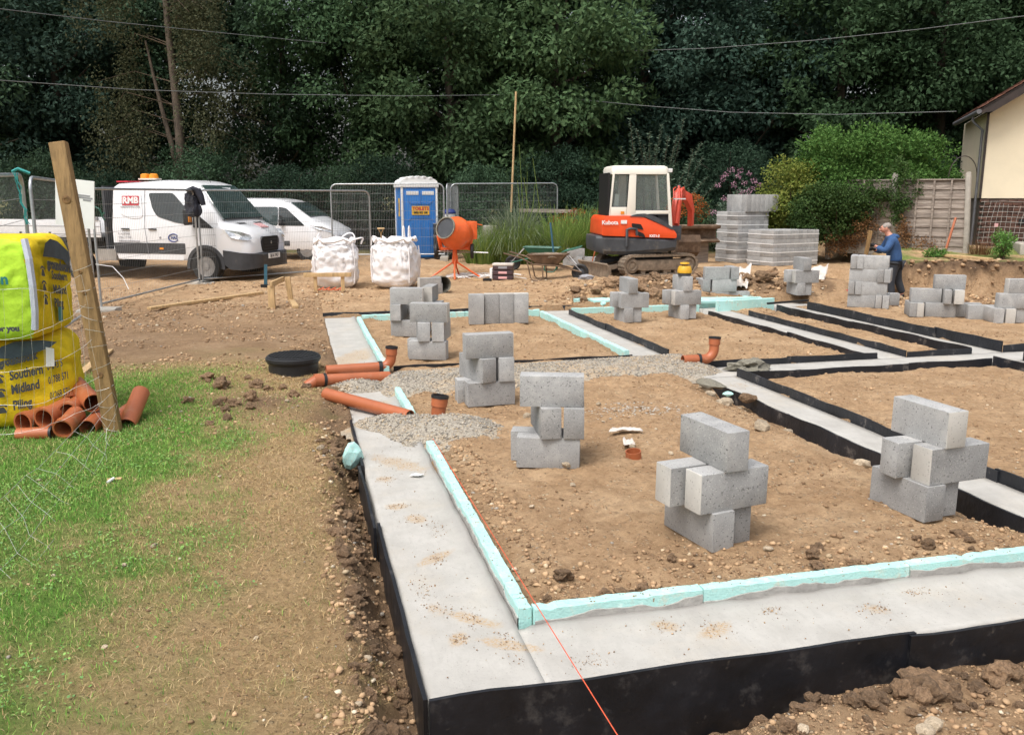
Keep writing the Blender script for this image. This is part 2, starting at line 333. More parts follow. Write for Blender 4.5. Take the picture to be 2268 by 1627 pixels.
def height(x, y):
    x = np.asarray(x, float); y = np.asarray(y, float); s, t = ST(x, y)
    lo = fbm(x, y, 0.6, 3, 3) - 0.5; mi = fbm(x, y, 3.0, 3, 9) - 0.5; fi = fbm(x, y, 14, 3, 21) - 0.5
    d = strip_dist(s, t); inside = (s > 0.2) & (t > 0.2) & (s < 9.4) & (t < 10.8)
    # rooms
    zr = 0.03 + 0.05 * lo + 0.055 * mi + 0.05 * fi
    zr = zr - 0.05 * sm(0.28, 0.06, d) * sm(0.25, 0.75, fbm(x, y, 2.2, 2, 71) + 0.15)
    zr = zr - 0.13 * sm(0.55, 0.03, 3.84 - s) * (s < 3.84) * sm(0.7, 1.2, t) * sm(5.6, 4.9, t)
    zr = zr - 0.10 * sm(0.35, 0.03, 6.38 - s) * (s < 6.38) * sm(5.9, 6.3, t)
    zr = zr - 0.12 * sm(0.35, 0.03, 7.72 - s) * (s < 7.72) * sm(5.9, 6.3, t)
    zr = zr - 0.09 * sm(0.3, 0.03, 5.35 - t) * (t < 5.35) * (s > 4.2)
    # lawn and soil to the left
    zl = 0.035 + 0.07 * lo + 0.03 * mi + 0.018 * fi + 0.03 * sm(-0.2, -1.5, s)
    w = sm(4.5, 3.7, t) * sm(-0.9, 0.0, t + 0.5); edge = -0.15 + 0.12 * (fbm(x, y, 1.7, 3, 5) - 0.5)
    zl = zl - w * 0.23 * sm(edge - 0.10, edge + 0.12, s) + 0.09 * fi * sm(edge - 0.3, edge, s) + 0.05 * mi * sm(-0.8, -0.3, s)
    zl = zl - 0.05 * sm(5.0, 8.0, t) + .09 * np.exp(-((s + .65) ** 2 + (t - 4.9) ** 2) / 0.16) * (.6 + .8 * mi)
    # in front of the near beam
    gap = 0.05 + 0.36 * sm(1.6, 0.1, s) + 0.1 * (fbm(x, y, 2.5, 2, 55) - 0.5)
    zb_ = -0.42 + 0.24 * sm(0.5, 2.4, s); zn = zb_ + (-0.13 - zb_) * sm(gap * 0.3, gap + 0.25, -t) + 0.08 * mi + 0.06 * fi
    # beyond the far beam
    far = 0.03 + 0.12 * sm(-1.0, 3.0, x) + 0.06 * lo + 0.07 * mi + 0.05 * fi
    hump = 0.20 * sm(4.2, 5.0, s) * sm(11.2, 11.6, t + 0.5 * (fbm(x, y, 1.3, 3, 8) - 0.5)) * sm(15.0, 12.5, t)
    far = far + hump
    z = np.where(inside, zr, np.where(s <= 0.0, zl, np.where(t <= 0.2, zn, far)))
    bl = sm(10.9, 12.0, t); z = np.where(s <= 0, zl * (1 - bl) + far * bl, z)
    z = np.where(s > 9.4, np.where(t < 10.8, zr, z), z)
    bn = sm(0.15, -0.25, t) * sm(-0.25, 0.05, s); z = np.where((s <= 0.05) & (t < 0.2), zl * (1 - bn) + zn * bn, z)
    # pit on the right with its bank, the garden behind it
    pit = sm(6.2, 7.1, x + 0.5 * mi) * sm(15.0, 15.9, y + 0.4 * mi)
    z = z * (1 - pit) + (-0.42 + 0.12 * mi + 0.10 * fi) * pit
    gx = sm(8.15, 8.8, x + 0.5 * mi - 0.45 * sm(20.2, 21.2, y) * 2)
    gar = sm(20.15, 20.62, y + 0.35 * mi + 0.15 * fi) * gx
    garz = 0.40 + 0.2 * sm(20.8, 23.0, y) + 0.05 * lo + 0.05 * fi
    zz = z * (1 - gar) + garz * gar
    back = sm(20.9, 21.5, y) * (1 - gx)              # level ground again behind the pit
    zz = zz * (1 - back) + (0.15 + 0.06 * lo + 0.07 * mi + 0.05 * fi + 0.35 * sm(8, 12, x) * sm(23, 27, y)) * back
    zz = np.where(y > 27, zz * 0.5 + 0.5 * (0.15 + 0.4 * sm(6, 14, x)), zz)
    low = d < 0.0
    return np.where(low & (pit < 0.3), np.minimum(zz, -0.33), zz)
def hz(x, y): return float(height(np.array([x]), np.array([y]))[0])

def axis_grow(a, b, step, lo, hi, g=1.09):
    c = list(np.arange(a, b + 1e-6, step)); st = step
    while c[-1] < hi: st *= g; c.append(c[-1] + st)
    st = step
    while c[0] > lo: st *= g; c.insert(0, c[0] - st)
    return np.array(c)
def snap(g, cuts, e=.003):                # grid lines run exactly along the beam edges, so the soil breaks off cleanly there
    g = np.array([v for v in g if min(abs(v - c) for c in cuts) > .012]); return np.sort(np.concatenate([g] + [[c - e, c + e] for c in cuts]))
gx_ = snap(np.concatenate([axis_grow(-4.4, 4.6, 0.038, -500, 4.6, 1.06), np.arange(4.66, 10, .06), axis_grow(10.0, 13, .09, 10, 500, 1.07)]), sorted({v for r in STRIPS for v in r[:2]}))
gy_ = snap(np.concatenate([axis_grow(-1.6, 6.5, 0.038, -45, 6.5, 1.2), np.arange(6.56, 19, 0.085), axis_grow(19.0, 19.2, 0.1, 19, 700, 1.08)]), sorted({v for r in STRIPS for v in r[2:]}))
SS, TT = np.meshgrid(gx_, gy_); XX = O_[0] + SS * B_[0] + TT * A_[0]; YY = O_[1] + SS * B_[1] + TT * A_[1]; ZZ = height(XX, YY); nx, ny = len(gx_), len(gy_)
fi_ = (np.arange(ny - 1)[:, None] * nx + np.arange(nx - 1)[None, :]).ravel()
gme = np_mesh('ground', np.stack([XX.ravel(), YY.ravel(), ZZ.ravel()], 1), np.stack([fi_, fi_ + 1, fi_ + nx + 1, fi_ + nx], 1), True)
def green_mask(x, y):
    s, t = ST(x, y); n = fbm(x, y, 1.1, 4, 31) - 0.5; n2 = fbm(x, y, 4.5, 3, 77) - 0.5
    g = sm(-0.55, -1.95, s + 0.9 * n + 1.3 * n2 - 0.42 * sm(2.2, 4.6, t) * sm(6.2, 5.0, t)) * sm(8.2, 6.6, t + 1.4 * n)
    g = g * (1 - np.exp(-((s + .75) ** 2 + (t - 5.0) ** 2) / 0.25)) * (1 - .55 * sm(.55, .72, fbm(x, y, 2.6, 3, 133)))
    return np.maximum(g, 0.9 * sm(7.6, 6.4, t) * sm(-1.05, -1.85, s + .9 * n2))
def masks(x, y):
    s, t = ST(x, y); d = strip_dist(s, t)
    lawn = sm(-0.12, -0.34, s + 0.5 * (fbm(x, y, 2, 3, 12) - 0.5)) * sm(8.4, 6.8, t + 1.5 * (fbm(x, y, 1, 3, 40) - .5))
    lawn = lawn * (1 - np.exp(-((s + .75) ** 2 + (t - 5.0) ** 2) / 0.30))
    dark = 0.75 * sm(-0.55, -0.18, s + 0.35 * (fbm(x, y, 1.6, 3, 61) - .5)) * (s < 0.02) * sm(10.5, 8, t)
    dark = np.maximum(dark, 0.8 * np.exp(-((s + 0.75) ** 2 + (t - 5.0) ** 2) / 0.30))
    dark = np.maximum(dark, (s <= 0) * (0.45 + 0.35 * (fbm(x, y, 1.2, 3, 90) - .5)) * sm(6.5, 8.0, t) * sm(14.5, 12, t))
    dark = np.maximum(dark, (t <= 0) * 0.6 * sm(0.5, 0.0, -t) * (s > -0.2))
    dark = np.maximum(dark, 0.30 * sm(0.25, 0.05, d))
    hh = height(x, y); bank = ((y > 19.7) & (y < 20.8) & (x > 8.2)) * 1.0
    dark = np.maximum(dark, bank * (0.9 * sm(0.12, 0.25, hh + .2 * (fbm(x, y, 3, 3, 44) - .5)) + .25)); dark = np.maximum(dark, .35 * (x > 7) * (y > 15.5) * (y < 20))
    dark = np.maximum(dark, 0.8 * sm(4.0, 4.8, s) * sm(11.1, 11.3, t) * sm(12.3, 11.6, t) * sm(0.35, .55, fbm(x, y, 2.5, 3, 45)))
    stony = np.clip(sm(0.35, 0.7, fbm(x, y, 0.9, 3, 52)) * 0.7 + 0.3 * (t > 11.1) + 0.4 * ((t < -0.2) & (s > 0)), 0, 1)
    gard = ((y > 20.7) & (y < 23.2) & (x > 8.6)) * 0.8 * sm(.35, .6, fbm(x, y, 2, 3, 14)); wood = sm(26.5, 28, y)
    return np.maximum(np.maximum(green_mask(x, y), gard), wood * 0.35), np.maximum(dark, wood * 0.9), stony, lawn
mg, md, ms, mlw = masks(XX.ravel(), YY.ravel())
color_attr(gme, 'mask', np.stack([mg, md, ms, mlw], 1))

def ground_material():
    m, nt, b = _nodes('soil_and_turf'); N = nt.nodes; L = nt.links
    tc = N.new('ShaderNodeTexCoord'); at = N.new('ShaderNodeVertexColor'); at.layer_name = 'mask'
    sp = N.new('ShaderNodeSeparateColor'); L.new(at.outputs['Color'], sp.inputs[0])
    def noise(sc, det=6, ro=0.65):
        n = N.new('ShaderNodeTexNoise'); n.inputs['Scale'].default_value = sc; n.inputs['Detail'].default_value = det
        n.inputs['Roughness'].default_value = ro; L.new(tc.outputs['Object'], n.inputs['Vector']); return n.outputs['Fac']
    def ramp(f, p0, p1, c0, c1):
        r = N.new('ShaderNodeValToRGB'); r.color_ramp.elements[0].position = p0; r.color_ramp.elements[1].position = p1
        r.color_ramp.elements[0].color = (*c0, 1); r.color_ramp.elements[1].color = (*c1, 1); L.new(f, r.inputs['Fac']); return r.outputs['Color']
    def mix(f, a, c):
        x = N.new('ShaderNodeMix'); x.data_type = 'RGBA'
        L.new(f, x.inputs['Factor'])
        for k, v in (('A', a), ('B', c)):
            if isinstance(v, tuple): x.inputs[k].default_value = (*v, 1)
            else: L.new(v, x.inputs[k])
        return x.outputs['Result']
    def mul(a, c):
        x = N.new('ShaderNodeMath'); x.operation = 'MULTIPLY'
        for i, v in enumerate((a, c)):
            if isinstance(v, float): x.inputs[i].default_value = v
            else: L.new(v, x.inputs[i])
        return x.outputs[0]
    soil = ramp(noise(2.2), 0.3, 0.7, (0.38, 0.245, 0.135), (0.56, 0.38, 0.222))
    soil = mix(ramp(noise(18, 8, 0.75), 0.42, 0.70, (0, 0, 0), (1, 1, 1)), soil, (0.27, 0.165, 0.09))
    pale = ramp(noise(1.1, 5), 0.5, 0.75, (0, 0, 0), (0.45, 0.45, 0.45)); soil = mix(pale, soil, (0.60, 0.45, 0.29))
    vor = N.new('ShaderNodeTexVoronoi'); vor.inputs['Scale'].default_value = 34; L.new(tc.outputs['Object'], vor.inputs['Vector'])
    vr = N.new('ShaderNodeSeparateColor'); L.new(vor.outputs['Color'], vr.inputs[0])
    peb = mul(ramp(vr.outputs[0], 0.70, 0.74, (0, 0, 0), (1, 1, 1)), ramp(vor.outputs['Distance'], 0.22, 0.38, (1, 1, 1), (0, 0, 0)))
    soil = mix(mul(peb, 0.7), soil, ramp(vr.outputs[1], 0.1, 0.9, (0.30, 0.20, 0.12), (0.66, 0.54, 0.38)))
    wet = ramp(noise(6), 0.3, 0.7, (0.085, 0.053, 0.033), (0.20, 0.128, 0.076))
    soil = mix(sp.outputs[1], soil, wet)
    dry = ramp(noise(30, 8, 0.75), 0.32, 0.66, (0.17, 0.115, 0.05), (0.50, 0.355, 0.18))
    soil = mix(mul(at.outputs['Alpha'], 0.72), soil, dry)
    turf = ramp(noise(24, 8, 0.75), 0.3, 0.7, (0.06, 0.13, 0.02), (0.17, 0.27, 0.055))
    col = mix(sp.outputs[0], soil, turf); L.new(col, b.inputs['Base Color'])
    b.inputs['Roughness'].default_value = 0.95; b.inputs['Specular IOR Level'].default_value = 0.2
    h = N.new('ShaderNodeMath'); h.operation = 'MULTIPLY_ADD'; L.new(peb, h.inputs[0]); h.inputs[1].default_value = 0.5
    L.new(noise(26, 9, 0.78), h.inputs[2])
    bp = N.new('ShaderNodeBump'); bp.inputs['Strength'].default_value = 0.9; bp.inputs['Distance'].default_value = 0.035
    L.new(h.outputs[0], bp.inputs['Height']); L.new(bp.outputs[0], b.inputs['Normal'])
    return m
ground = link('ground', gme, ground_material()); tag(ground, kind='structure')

# ------------------------------------------------------------------ loose stones, crumbs and clods
_p = (1 + 5 ** .5) / 2
ICO_V = np.array([(-1, _p, 0), (1, _p, 0), (-1, -_p, 0), (1, -_p, 0), (0, -1, _p), (0, 1, _p), (0, -1, -_p), (0, 1, -_p), (_p, 0, -1), (_p, 0, 1), (-_p, 0, -1), (-_p, 0, 1)]) / 1.9
ICO_F = np.array([(0, 11, 5), (0, 5, 1), (0, 1, 7), (0, 7, 10), (0, 10, 11), (1, 5, 9), (5, 11, 4), (11, 10, 2), (10, 7, 6), (7, 1, 8), (3, 9, 4), (3, 4, 2), (3, 2, 6), (3, 6, 8), (3, 8, 9), (4, 9, 5), (2, 4, 11), (6, 2, 10), (8, 6, 7), (9, 8, 1)])
def rand_rot(n):
    q = RNG.normal(size=(n, 4)); q /= np.linalg.norm(q, axis=1)[:, None]; w, x, y, z = q.T
    return np.stack([1 - 2 * (y * y + z * z), 2 * (x * y - z * w), 2 * (x * z + y * w), 2 * (x * y + z * w), 1 - 2 * (x * x + z * z), 2 * (y * z - x * w),
                     2 * (x * z - y * w), 2 * (y * z + x * w), 1 - 2 * (x * x + y * y)], 1).reshape(n, 3, 3)
OCT_V = np.array([(1, 0, 0), (-1, 0, 0), (0, 1, 0), (0, -1, 0), (0, 0, 1), (0, 0, -1)], float); OCT_F = np.array([(0, 2, 4), (2, 1, 4), (1, 3, 4), (3, 0, 4), (2, 0, 5), (1, 2, 5), (3, 1, 5), (0, 3, 5)])
def crumbs(name, pos, size, cols, flat=.6):
    n = len(pos); V = OCT_V[None] * (1 + RNG.uniform(-.4, .4, (n, 6, 1))) * RNG.uniform(.6, 1.2, (n, 1, 3)); V = np.einsum('nij,nkj->nki', rand_rot(n), V); V[:, :, 2] *= flat
    V = V * size[:, None, None] * .5 + pos[:, None, :]; F = (OCT_F[None] + (np.arange(n) * 6)[:, None, None]).reshape(-1, 3)
    me = np_mesh(name, V.reshape(-1, 3), F); color_attr(me, 'col', np.repeat(cols, 6, 0)); return me
def stones(name, pos, size, cols, smooth=False, flat=0.65):
    n = len(pos); V = ICO_V[None] * (1 + RNG.uniform(-.28, .28, (n, 12, 1))) * RNG.uniform(0.6, 1.1, (n, 1, 3))
    V = np.einsum('nij,nkj->nki', rand_rot(n), V); V[:, :, 2] *= flat; V = V * size[:, None, None] * 0.5 + pos[:, None, :]
    F = (ICO_F[None] + (np.arange(n) * 12)[:, None, None]).reshape(-1, 3)
    me = np_mesh(name, V.reshape(-1, 3), F, smooth); color_attr(me, 'col', np.repeat(cols, 12, 0)); return me
M['stone'] = attr_mat('stone', 'col', 0.9)
def stone_cols(n, soilish=0.5):
    pal = np.array([(0.52, 0.41, 0.27), (0.43, 0.32, 0.20), (0.40, 0.28, 0.16), (0.36, 0.32, 0.27), (0.60, 0.51, 0.38)])
    so = np.array([(0.33, 0.21, 0.12), (0.43, 0.285, 0.165), (0.25, 0.16, 0.092), (0.50, 0.335, 0.195)])
    c = np.where((RNG.random(n) < soilish)[:, None], so[RNG.integers(0, 4, n)], pal[RNG.integers(0, 5, n)])
    return c * RNG.uniform(0.8, 1.15, (n, 1))
def scat(n, s0, s1, t0, t1, dens=None, lift=0.0, smin=0.008, smax=0.05, power=3.0):
    s = RNG.uniform(s0, s1, n); t = RNG.uniform(t0, t1, n)
    x = O_[0] + s * B_[0] + t * A_[0]; y = O_[1] + s * B_[1] + t * A_[1]
    k = strip_dist(s, t) > 0.03
    if dens is not None: k &= RNG.random(n) < dens(s, t, x, y)
    s, t, x, y = s[k], t[k], x[k], y[k]; sz = smin + (smax - smin) * RNG.random(len(x)) ** power
    return np.stack([x, y, height(x, y) + sz * 0.12 + lift], 1), sz
clump = lambda f, a, b, sd: (lambda s, t, x, y: sm(a, b, fbm(x, y, f, 3, sd)))
P_, S_ = [], []
for a in ((3000, -4.2, -0.3, -1.2, 8, lambda s, t, x, y: .35 + .65 * sm(-1.6, -.4, s), 0, .006, .032, 4),
          (2400, -.36, .0, -.8, 4.4, None, 0, .008, .045, 4), (3400, -.5, 3.5, -.9, .0, None, 0, .008, .045, 4),
          (9000, .5, 3.84, .5, 6.5, clump(1.2, .38, .62, 4), 0, .006, .035, 4), (2400, .58, 3.6, .56, 1.15, lambda s, t, x, y: sm(.65, .1, t - .55), 0, .008, .045, 4),
          (700, .58, .85, .6, 3.4, None, 0, .01, .045, 3.5), (4000, 4.2, 7.5, .5, 5.3, clump(1.2, .38, .62, 5), 0, .008, .04, 4),
          (5000, .5, 9.4, 5.9, 10.6, clump(1.0, .35, .6, 6), 0, .012, .05, 4), (8000, -5, 9, 11.2, 17, clump(.8, .35, .6, 7), 0, .02, .08, 4),
          (1100, -1.6, 0, 4, 7, None, 0, .01, .045, 4), (9000, -5, 0, 7, 14, clump(1.6, .3, .6, 8), 0, .014, .065, 3),
          (900, 4.0, 9.4, 11.15, 12.4, None, 0, .04, .13, 3)):
    p, q = scat(*a); P_.append(p); S_.append(q)
# rubble down the cut bank and in the pit
n = 2600; x = RNG.uniform(6.8, 15.5, n); y = RNG.uniform(17.5, 20.75, n); q = .03 + .13 * RNG.random(n) ** 3
P_.append(np.stack([x, y, height(x, y) + q * .2], 1)); S_.append(q)
P_ = np.concatenate(P_); S_ = np.concatenate(S_)
k_ = S_ > .02 + .004 * np.clip(P_[:, 1] - 6, 0, 8); so = link('loose_stones', stones('loose_stones', P_[k_], S_[k_], stone_cols(int(k_.sum()), 0.88)), M['stone'])
tag(link('grit', crumbs('grit', P_[~k_], S_[~k_], stone_cols(int((~k_).sum()), 0.9)), M['stone']), 'fine tan grit scattered between the stones', 'grit', kind='stuff')
tag(so, 'small tan stones and soil crumbs strewn over the bare earth', 'stones', kind='stuff')

P_, S_ = [], []
for a in ((16000, .58, 3.84, .55, 5.3, clump(2.0, .3, .6, 24), 0, .004, .018, 2), (9000, -.4, 3.4, -.9, 0, None, 0, .004, .02, 2), (7000, -1.1, 0, -.8, 5.5, lambda s, t, x, y: sm(-1.0, -.2, s), 0, .004, .018, 2), (8000, 4.2, 7.5, .5, 5.3, clump(2.0, .3, .6, 25), 0, .006, .022, 2), (9000, .5, 9.4, 5.9, 10.6, clump(2.0, .3, .6, 26), 0, .008, .03, 2)):
    p, q = scat(*a); P_.append(p); S_.append(q)
P_ = np.concatenate(P_); S_ = np.concatenate(S_)
tag(link('soil_crumbs', crumbs('soil_crumbs', P_, S_, stone_cols(len(P_), .88)), M['stone']), 'fine soil crumbs and grit over the bare earth', 'soil', kind='stuff')
M['clod'] = mat('soil_clod', (0.30, 0.19, 0.108), 0.97, 0.25, 9, 0.8, 45, dirt=(0.46, 0.32, 0.20), dirt_amt=0.1, dscale=8, rnd=0.25)
M['flint'] = mat('pale_stone', (0.47, 0.38, 0.27), 0.9, 0.2, 7, 0.4, 40, rnd=0.25)
def lump_mesh(seed, rough=0.35, sub=2):
    bm = bmesh.new(); bmesh.ops.create_icosphere(bm, subdivisions=sub, radius=0.5); r = random.Random(seed)
    o = Vector((r.uniform(-9, 9), r.uniform(-9, 9), r.uniform(-9, 9)))
    from mathutils import noise as mn
    for v in bm.verts:
        k = 1 + rough * mn.noise(v.co * 2.6 + o) * 1.6 + rough * .7 * mn.noise(v.co * 6 + o) + rough * .45 * mn.noise(v.co * 15 + o); v.co = v.co * k
        v.co.z *= 0.72
    me = bpy.data.meshes.new('soil_clod'); bm.to_mesh(me); bm.free(); return me
CL = [lump_mesh(i, 0.42, 3) for i in range(7)]; ST_ = [lump_mesh(40 + i, 0.2) for i in range(5)]
for m_ in CL: m_.materials.append(M['clod'])
for m_ in ST_: m_.materials.append(M['flint'])
def clod(p, sz, kind='soil_clod'):
    me = random.choice(CL if kind == 'soil_clod' else ST_); o = link(kind, me, None, ground)
    o.location = p; o.rotation_euler = (random.uniform(-.4, .4), random.uniform(-.4, .4), random.uniform(0, 6.3)); k = sz
    o.scale = (k * random.uniform(.8, 1.25), k * random.uniform(.8, 1.2), k * random.uniform(.8, 1.15)); return o
def row(n, s0, s1, t0, t1, z0, z1, kind='soil_clod', z=None):
    for _ in range(n):
        s = random.uniform(s0, s1); t = random.uniform(t0, t1); p = W(s, t)
        if float(strip_dist(np.array([s]), np.array([t]))[0]) < 0.04: continue
        k = z0 + (z1 - z0) * random.random() ** 2; clod((p.x, p.y, hz(p.x, p.y) + k * .22), k, kind)
row(110, 0.7, 3.3, -.42, -.04, .03, .10); row(7, 1.9, 2.6, -.26, -.10, .10, .17); row(110, -.30, -.04, -.6, 3.8, .035, .10)
row(26, .62, 3.4, .6, .95, .04, .10); row(20, -1.6, -.3, 4.2, 6.4, .06, .16); row(40, 4.3, 8.6, 11.2, 12.2, .12, .34)
row(18, -3.2, -.35, -.6, 5, .02, .05, 'stone'); row(16, -.3, -.02, -.5, 3.5, .03, .07, 'stone'); row(14, .8, 3.4, .7, 4.8, .03, .08, 'stone')
row(12, .8, 3.2, -.8, -.35, .04, .09, 'stone'); row(10, 3.2, 3.8, 1.5, 5.2, .06, .17, 'stone')

# ------------------------------------------------------------------ turf: green and dry blades, clover
def blades(name, n, s0, s1, t0, t1, h0, h1, wd, keep, pal, lean=0.6):
    s = RNG.uniform(s0, s1, n); t = RNG.uniform(t0, t1, n); x = O_[0] + s * B_[0] + t * A_[0]; y = O_[1] + s * B_[1] + t * A_[1]
    k = (RNG.random(n) < keep(s, t, x, y)) & (strip_dist(s, t) > 0.03) & (y > 1.6) & (x > -0.72 * y - .3)
    x, y = x[k], y[k]; n = len(x); z = height(x, y) - 0.004; a = RNG.uniform(0, 6.283, n); h = h0 + (h1 - h0) * RNG.random(n) ** 1.6
    le = h * lean * RNG.uniform(.2, 1.6, n); b = RNG.uniform(0, 6.283, n); w = wd * RNG.uniform(.6, 1.3, n) * (0.6 + 0.12 * y)
    base = np.stack([x, y, z], 1); sd_ = np.stack([np.cos(a), np.sin(a), np.zeros(n)], 1) * w[:, None] * .5
    ln = np.stack([np.cos(b), np.sin(b), np.zeros(n)], 1); up = np.array([0, 0, 1.0])
    mid = base + up * (h * .6)[:, None] + ln * (le * .35)[:, None]; tip = base + up * (h * .82)[:, None] + ln * le[:, None]
    V = np.stack([base - sd_, base + sd_, mid + sd_ * .7, mid - sd_ * .7, tip + sd_ * .15, tip - sd_ * .15], 1).reshape(-1, 3)
    i = (np.arange(n) * 6)[:, None]; F = np.concatenate([i + np.array([[0, 1, 2, 3]]), i + np.array([[3, 2, 4, 5]])], 0)
    me = np_mesh(name, V, F); pal = np.array(pal); c = pal[RNG.integers(0, len(pal), n)] * RNG.uniform(.75, 1.25, (n, 1))
    color_attr(me, 'col', np.repeat(c, 6, 0)); return me
M['blade'] = attr_mat('grass_blade', 'col', 0.6)
gp = [(0.14, 0.35, 0.045), (0.19, 0.42, 0.06), (0.10, 0.27, 0.04), (0.25, 0.42, 0.08), (0.38, 0.40, 0.13)]
dp = [(0.52, 0.37, 0.18), (0.42, 0.28, 0.13), (0.60, 0.45, 0.25), (0.34, 0.21, 0.10), (0.24, 0.24, 0.08)]
tag(link('grass', blades('grass', 185000, -4.6, -.3, -1.6, 7.5, .012, .05, .0030, lambda s, t, x, y: green_mask(x, y) * sm(8, 5.5, t) , gp), M['blade']),
    'short green lawn grass growing at the left of the dug ground', 'grass', kind='stuff')
def dryk(s, t, x, y):
    _, _, _, l = masks(x, y); return np.clip(l * (1.0 - 0.75 * green_mask(x, y)), 0, 1) * (0.3 + .7 * sm(.3, .6, fbm(x, y, 3.5, 3, 19)))
tag(link('dry_grass', blades('dry_grass', 260000, -3.6, -.1, -1.3, 7.5, .006, .032, .0024, dryk, dp, 1.6), M['blade']),
    'trampled straw coloured dry grass between the lawn and the trench', 'grass', kind='stuff')
def clover():
    n = 34000; s = RNG.uniform(-4.4, -.4, n); t = RNG.uniform(-1.5, 4.5, n); x = O_[0] + s * B_[0] + t * A_[0]; y = O_[1] + s * B_[1] + t * A_[1]
    k = RNG.random(n) < green_mask(x, y) * sm(.42, .6, fbm(x, y, 2.0, 3, 63)); x, y = x[k], y[k]; n = len(x)
    z = height(x, y) + RNG.uniform(.008, .03, n); V = []; r = RNG.uniform(.0035, .0072, n); a0 = RNG.uniform(0, 6.28, n)
    tl = RNG.uniform(-.5, .5, (n, 2))
    for j in range(6):
        a = a0 + j * math.pi / 3; dx = r * np.cos(a); dy = r * np.sin(a); V.append(np.stack([x + dx, y + dy, z + dx * tl[:, 0] + dy * tl[:, 1]], 1))
    V = np.stack(V, 1).reshape(-1, 3); F = (np.arange(n) * 6)[:, None] + np.arange(6)[None]
    me = np_mesh('clover', V, F); pal = np.array([(0.16, 0.31, 0.07), (0.21, 0.37, 0.09), (0.13, 0.26, 0.08)])
    color_attr(me, 'col', np.repeat(pal[RNG.integers(0, 3, n)] * RNG.uniform(.8, 1.2, (n, 1)), 6, 0)); return me
tag(link('clover', clover(), M['blade']), 'low clover patches growing through the green lawn', 'clover', kind='stuff')

# ------------------------------------------------------------------ concrete beams, edging boards, insulation
found = thing('concrete_foundation', 'pale concrete strip foundation with black edging boards and aqua foam insulation', 'foundation', W(0, 0), FROT)
def concrete_material():
    m, nt, b = _nodes('strip_concrete'); N = nt.nodes; L = nt.links; tc = N.new('ShaderNodeTexCoord')
    def noise(sc, det=6, ro=.6):
        n = N.new('ShaderNodeTexNoise'); n.inputs['Scale'].default_value = sc; n.inputs['Detail'].default_value = det
        n.inputs['Roughness'].default_value = ro; L.new(tc.outputs['Object'], n.inputs['Vector']); return n.outputs['Fac']
    def ramp(f, p0, p1, c0, c1):
        r = N.new('ShaderNodeValToRGB'); r.color_ramp.elements[0].position = p0; r.color_ramp.elements[1].position = p1
        r.color_ramp.elements[0].color = (*c0, 1); r.color_ramp.elements[1].color = (*c1, 1); L.new(f, r.inputs['Fac']); return r.outputs['Color']
    def mix(f, a, c):
        x = N.new('ShaderNodeMix'); x.data_type = 'RGBA'; L.new(f, x.inputs['Factor']); L.new(a, x.inputs['A'])
        if isinstance(c, tuple): x.inputs['B'].default_value = (*c, 1)
        else: L.new(c, x.inputs['B'])
        return x.outputs['Result']
    at = N.new('ShaderNodeVertexColor'); at.layer_name = 'stain'; sp = N.new('ShaderNodeSeparateColor'); L.new(at.outputs['Color'], sp.inputs[0])
    c = ramp(noise(3.5, 8), .3, .7, (0.37, 0.355, 0.325), (0.485, 0.47, 0.435))
    c = mix(ramp(noise(60, 3), .62, .74, (0, 0, 0), (.4, .4, .4)), c, (0.25, 0.23, 0.205))
    c = mix(ramp(noise(1.3, 7, .7), .5, .72, (0, 0, 0), (.55, .55, .55)), c, (0.49, 0.43, 0.34))
    mpp = N.new('ShaderNodeMapping'); mpp.inputs['Scale'].default_value = (4, 1.6, 1); mpp.inputs['Rotation'].default_value = (0, 0, .9); L.new(tc.outputs['Object'], mpp.inputs['Vector'])
    tr = N.new('ShaderNodeTexNoise'); tr.inputs['Scale'].default_value = 5; tr.inputs['Detail'].default_value = 6; tr.inputs['Distortion'].default_value = 1.2; L.new(mpp.outputs[0], tr.inputs['Vector'])
    c = mix(ramp(tr.outputs['Fac'], .48, .68, (0, 0, 0), (.28, .28, .28)), c, (0.33, 0.315, 0.29))
    c = mix(ramp(noise(95, 2), .66, .72, (0, 0, 0), (.7, .7, .7)), c, (0.20, 0.185, 0.165))
    mm = N.new('ShaderNodeMath'); mm.operation = 'MULTIPLY'
    ad = N.new('ShaderNodeMath'); ad.operation = 'MULTIPLY_ADD'; L.new(noise(9, 4, .6), ad.inputs[0]); ad.inputs[1].default_value = .9; L.new(sp.outputs[0], ad.inputs[2])
    L.new(ramp(ad.outputs[0], .72, 1.15, (0, 0, 0), (1, 1, 1)), mm.inputs[0]); L.new(ramp(noise(70, 4, .7), .40, .58, (.12, .12, .12), (.95, .95, .95)), mm.inputs[1])
    c = mix(mm.outputs[0], c, (0.42, 0.305, 0.185))
    c = mix(sp.outputs[1], c, (0.30, 0.29, 0.275)); L.new(c, b.inputs['Base Color']); b.inputs['Roughness'].default_value = .85
    bp = N.new('ShaderNodeBump'); bp.inputs['Strength'].default_value = .25; bp.inputs['Distance'].default_value = .01
    L.new(noise(22, 9, .75), bp.inputs['Height']); L.new(bp.outputs[0], b.inputs['Normal']); return m
M['concrete'] = concrete_material()
SPOTS = [(.12, 1.0, .07, .12), (.24, 1.35, .06, .1), (.15, .75, .07, .09), (.30, .62, .05, .13), (.22, 1.95, .09, .08), (.13, 2.2, .09, .05), (.33, 1.75, .06, .12),
         (.40, .35, .05, .14), (.7, .12, .10, .06), (.25, 3.1, .16, .35), (.12, 2.75, .1, .06), (.25, 5.0, .25, .3), (1.15, .33, .09, .07), (1.35, .25, .07, .09), (2.2, .25, .1, .05),
         (.2, .45, .05, .05), (1.7, .36, .05, .03), (2.5, .35, .07, .04), (4.0, 4.9, .3, .3), (.25, 7.5, .3, .6)]
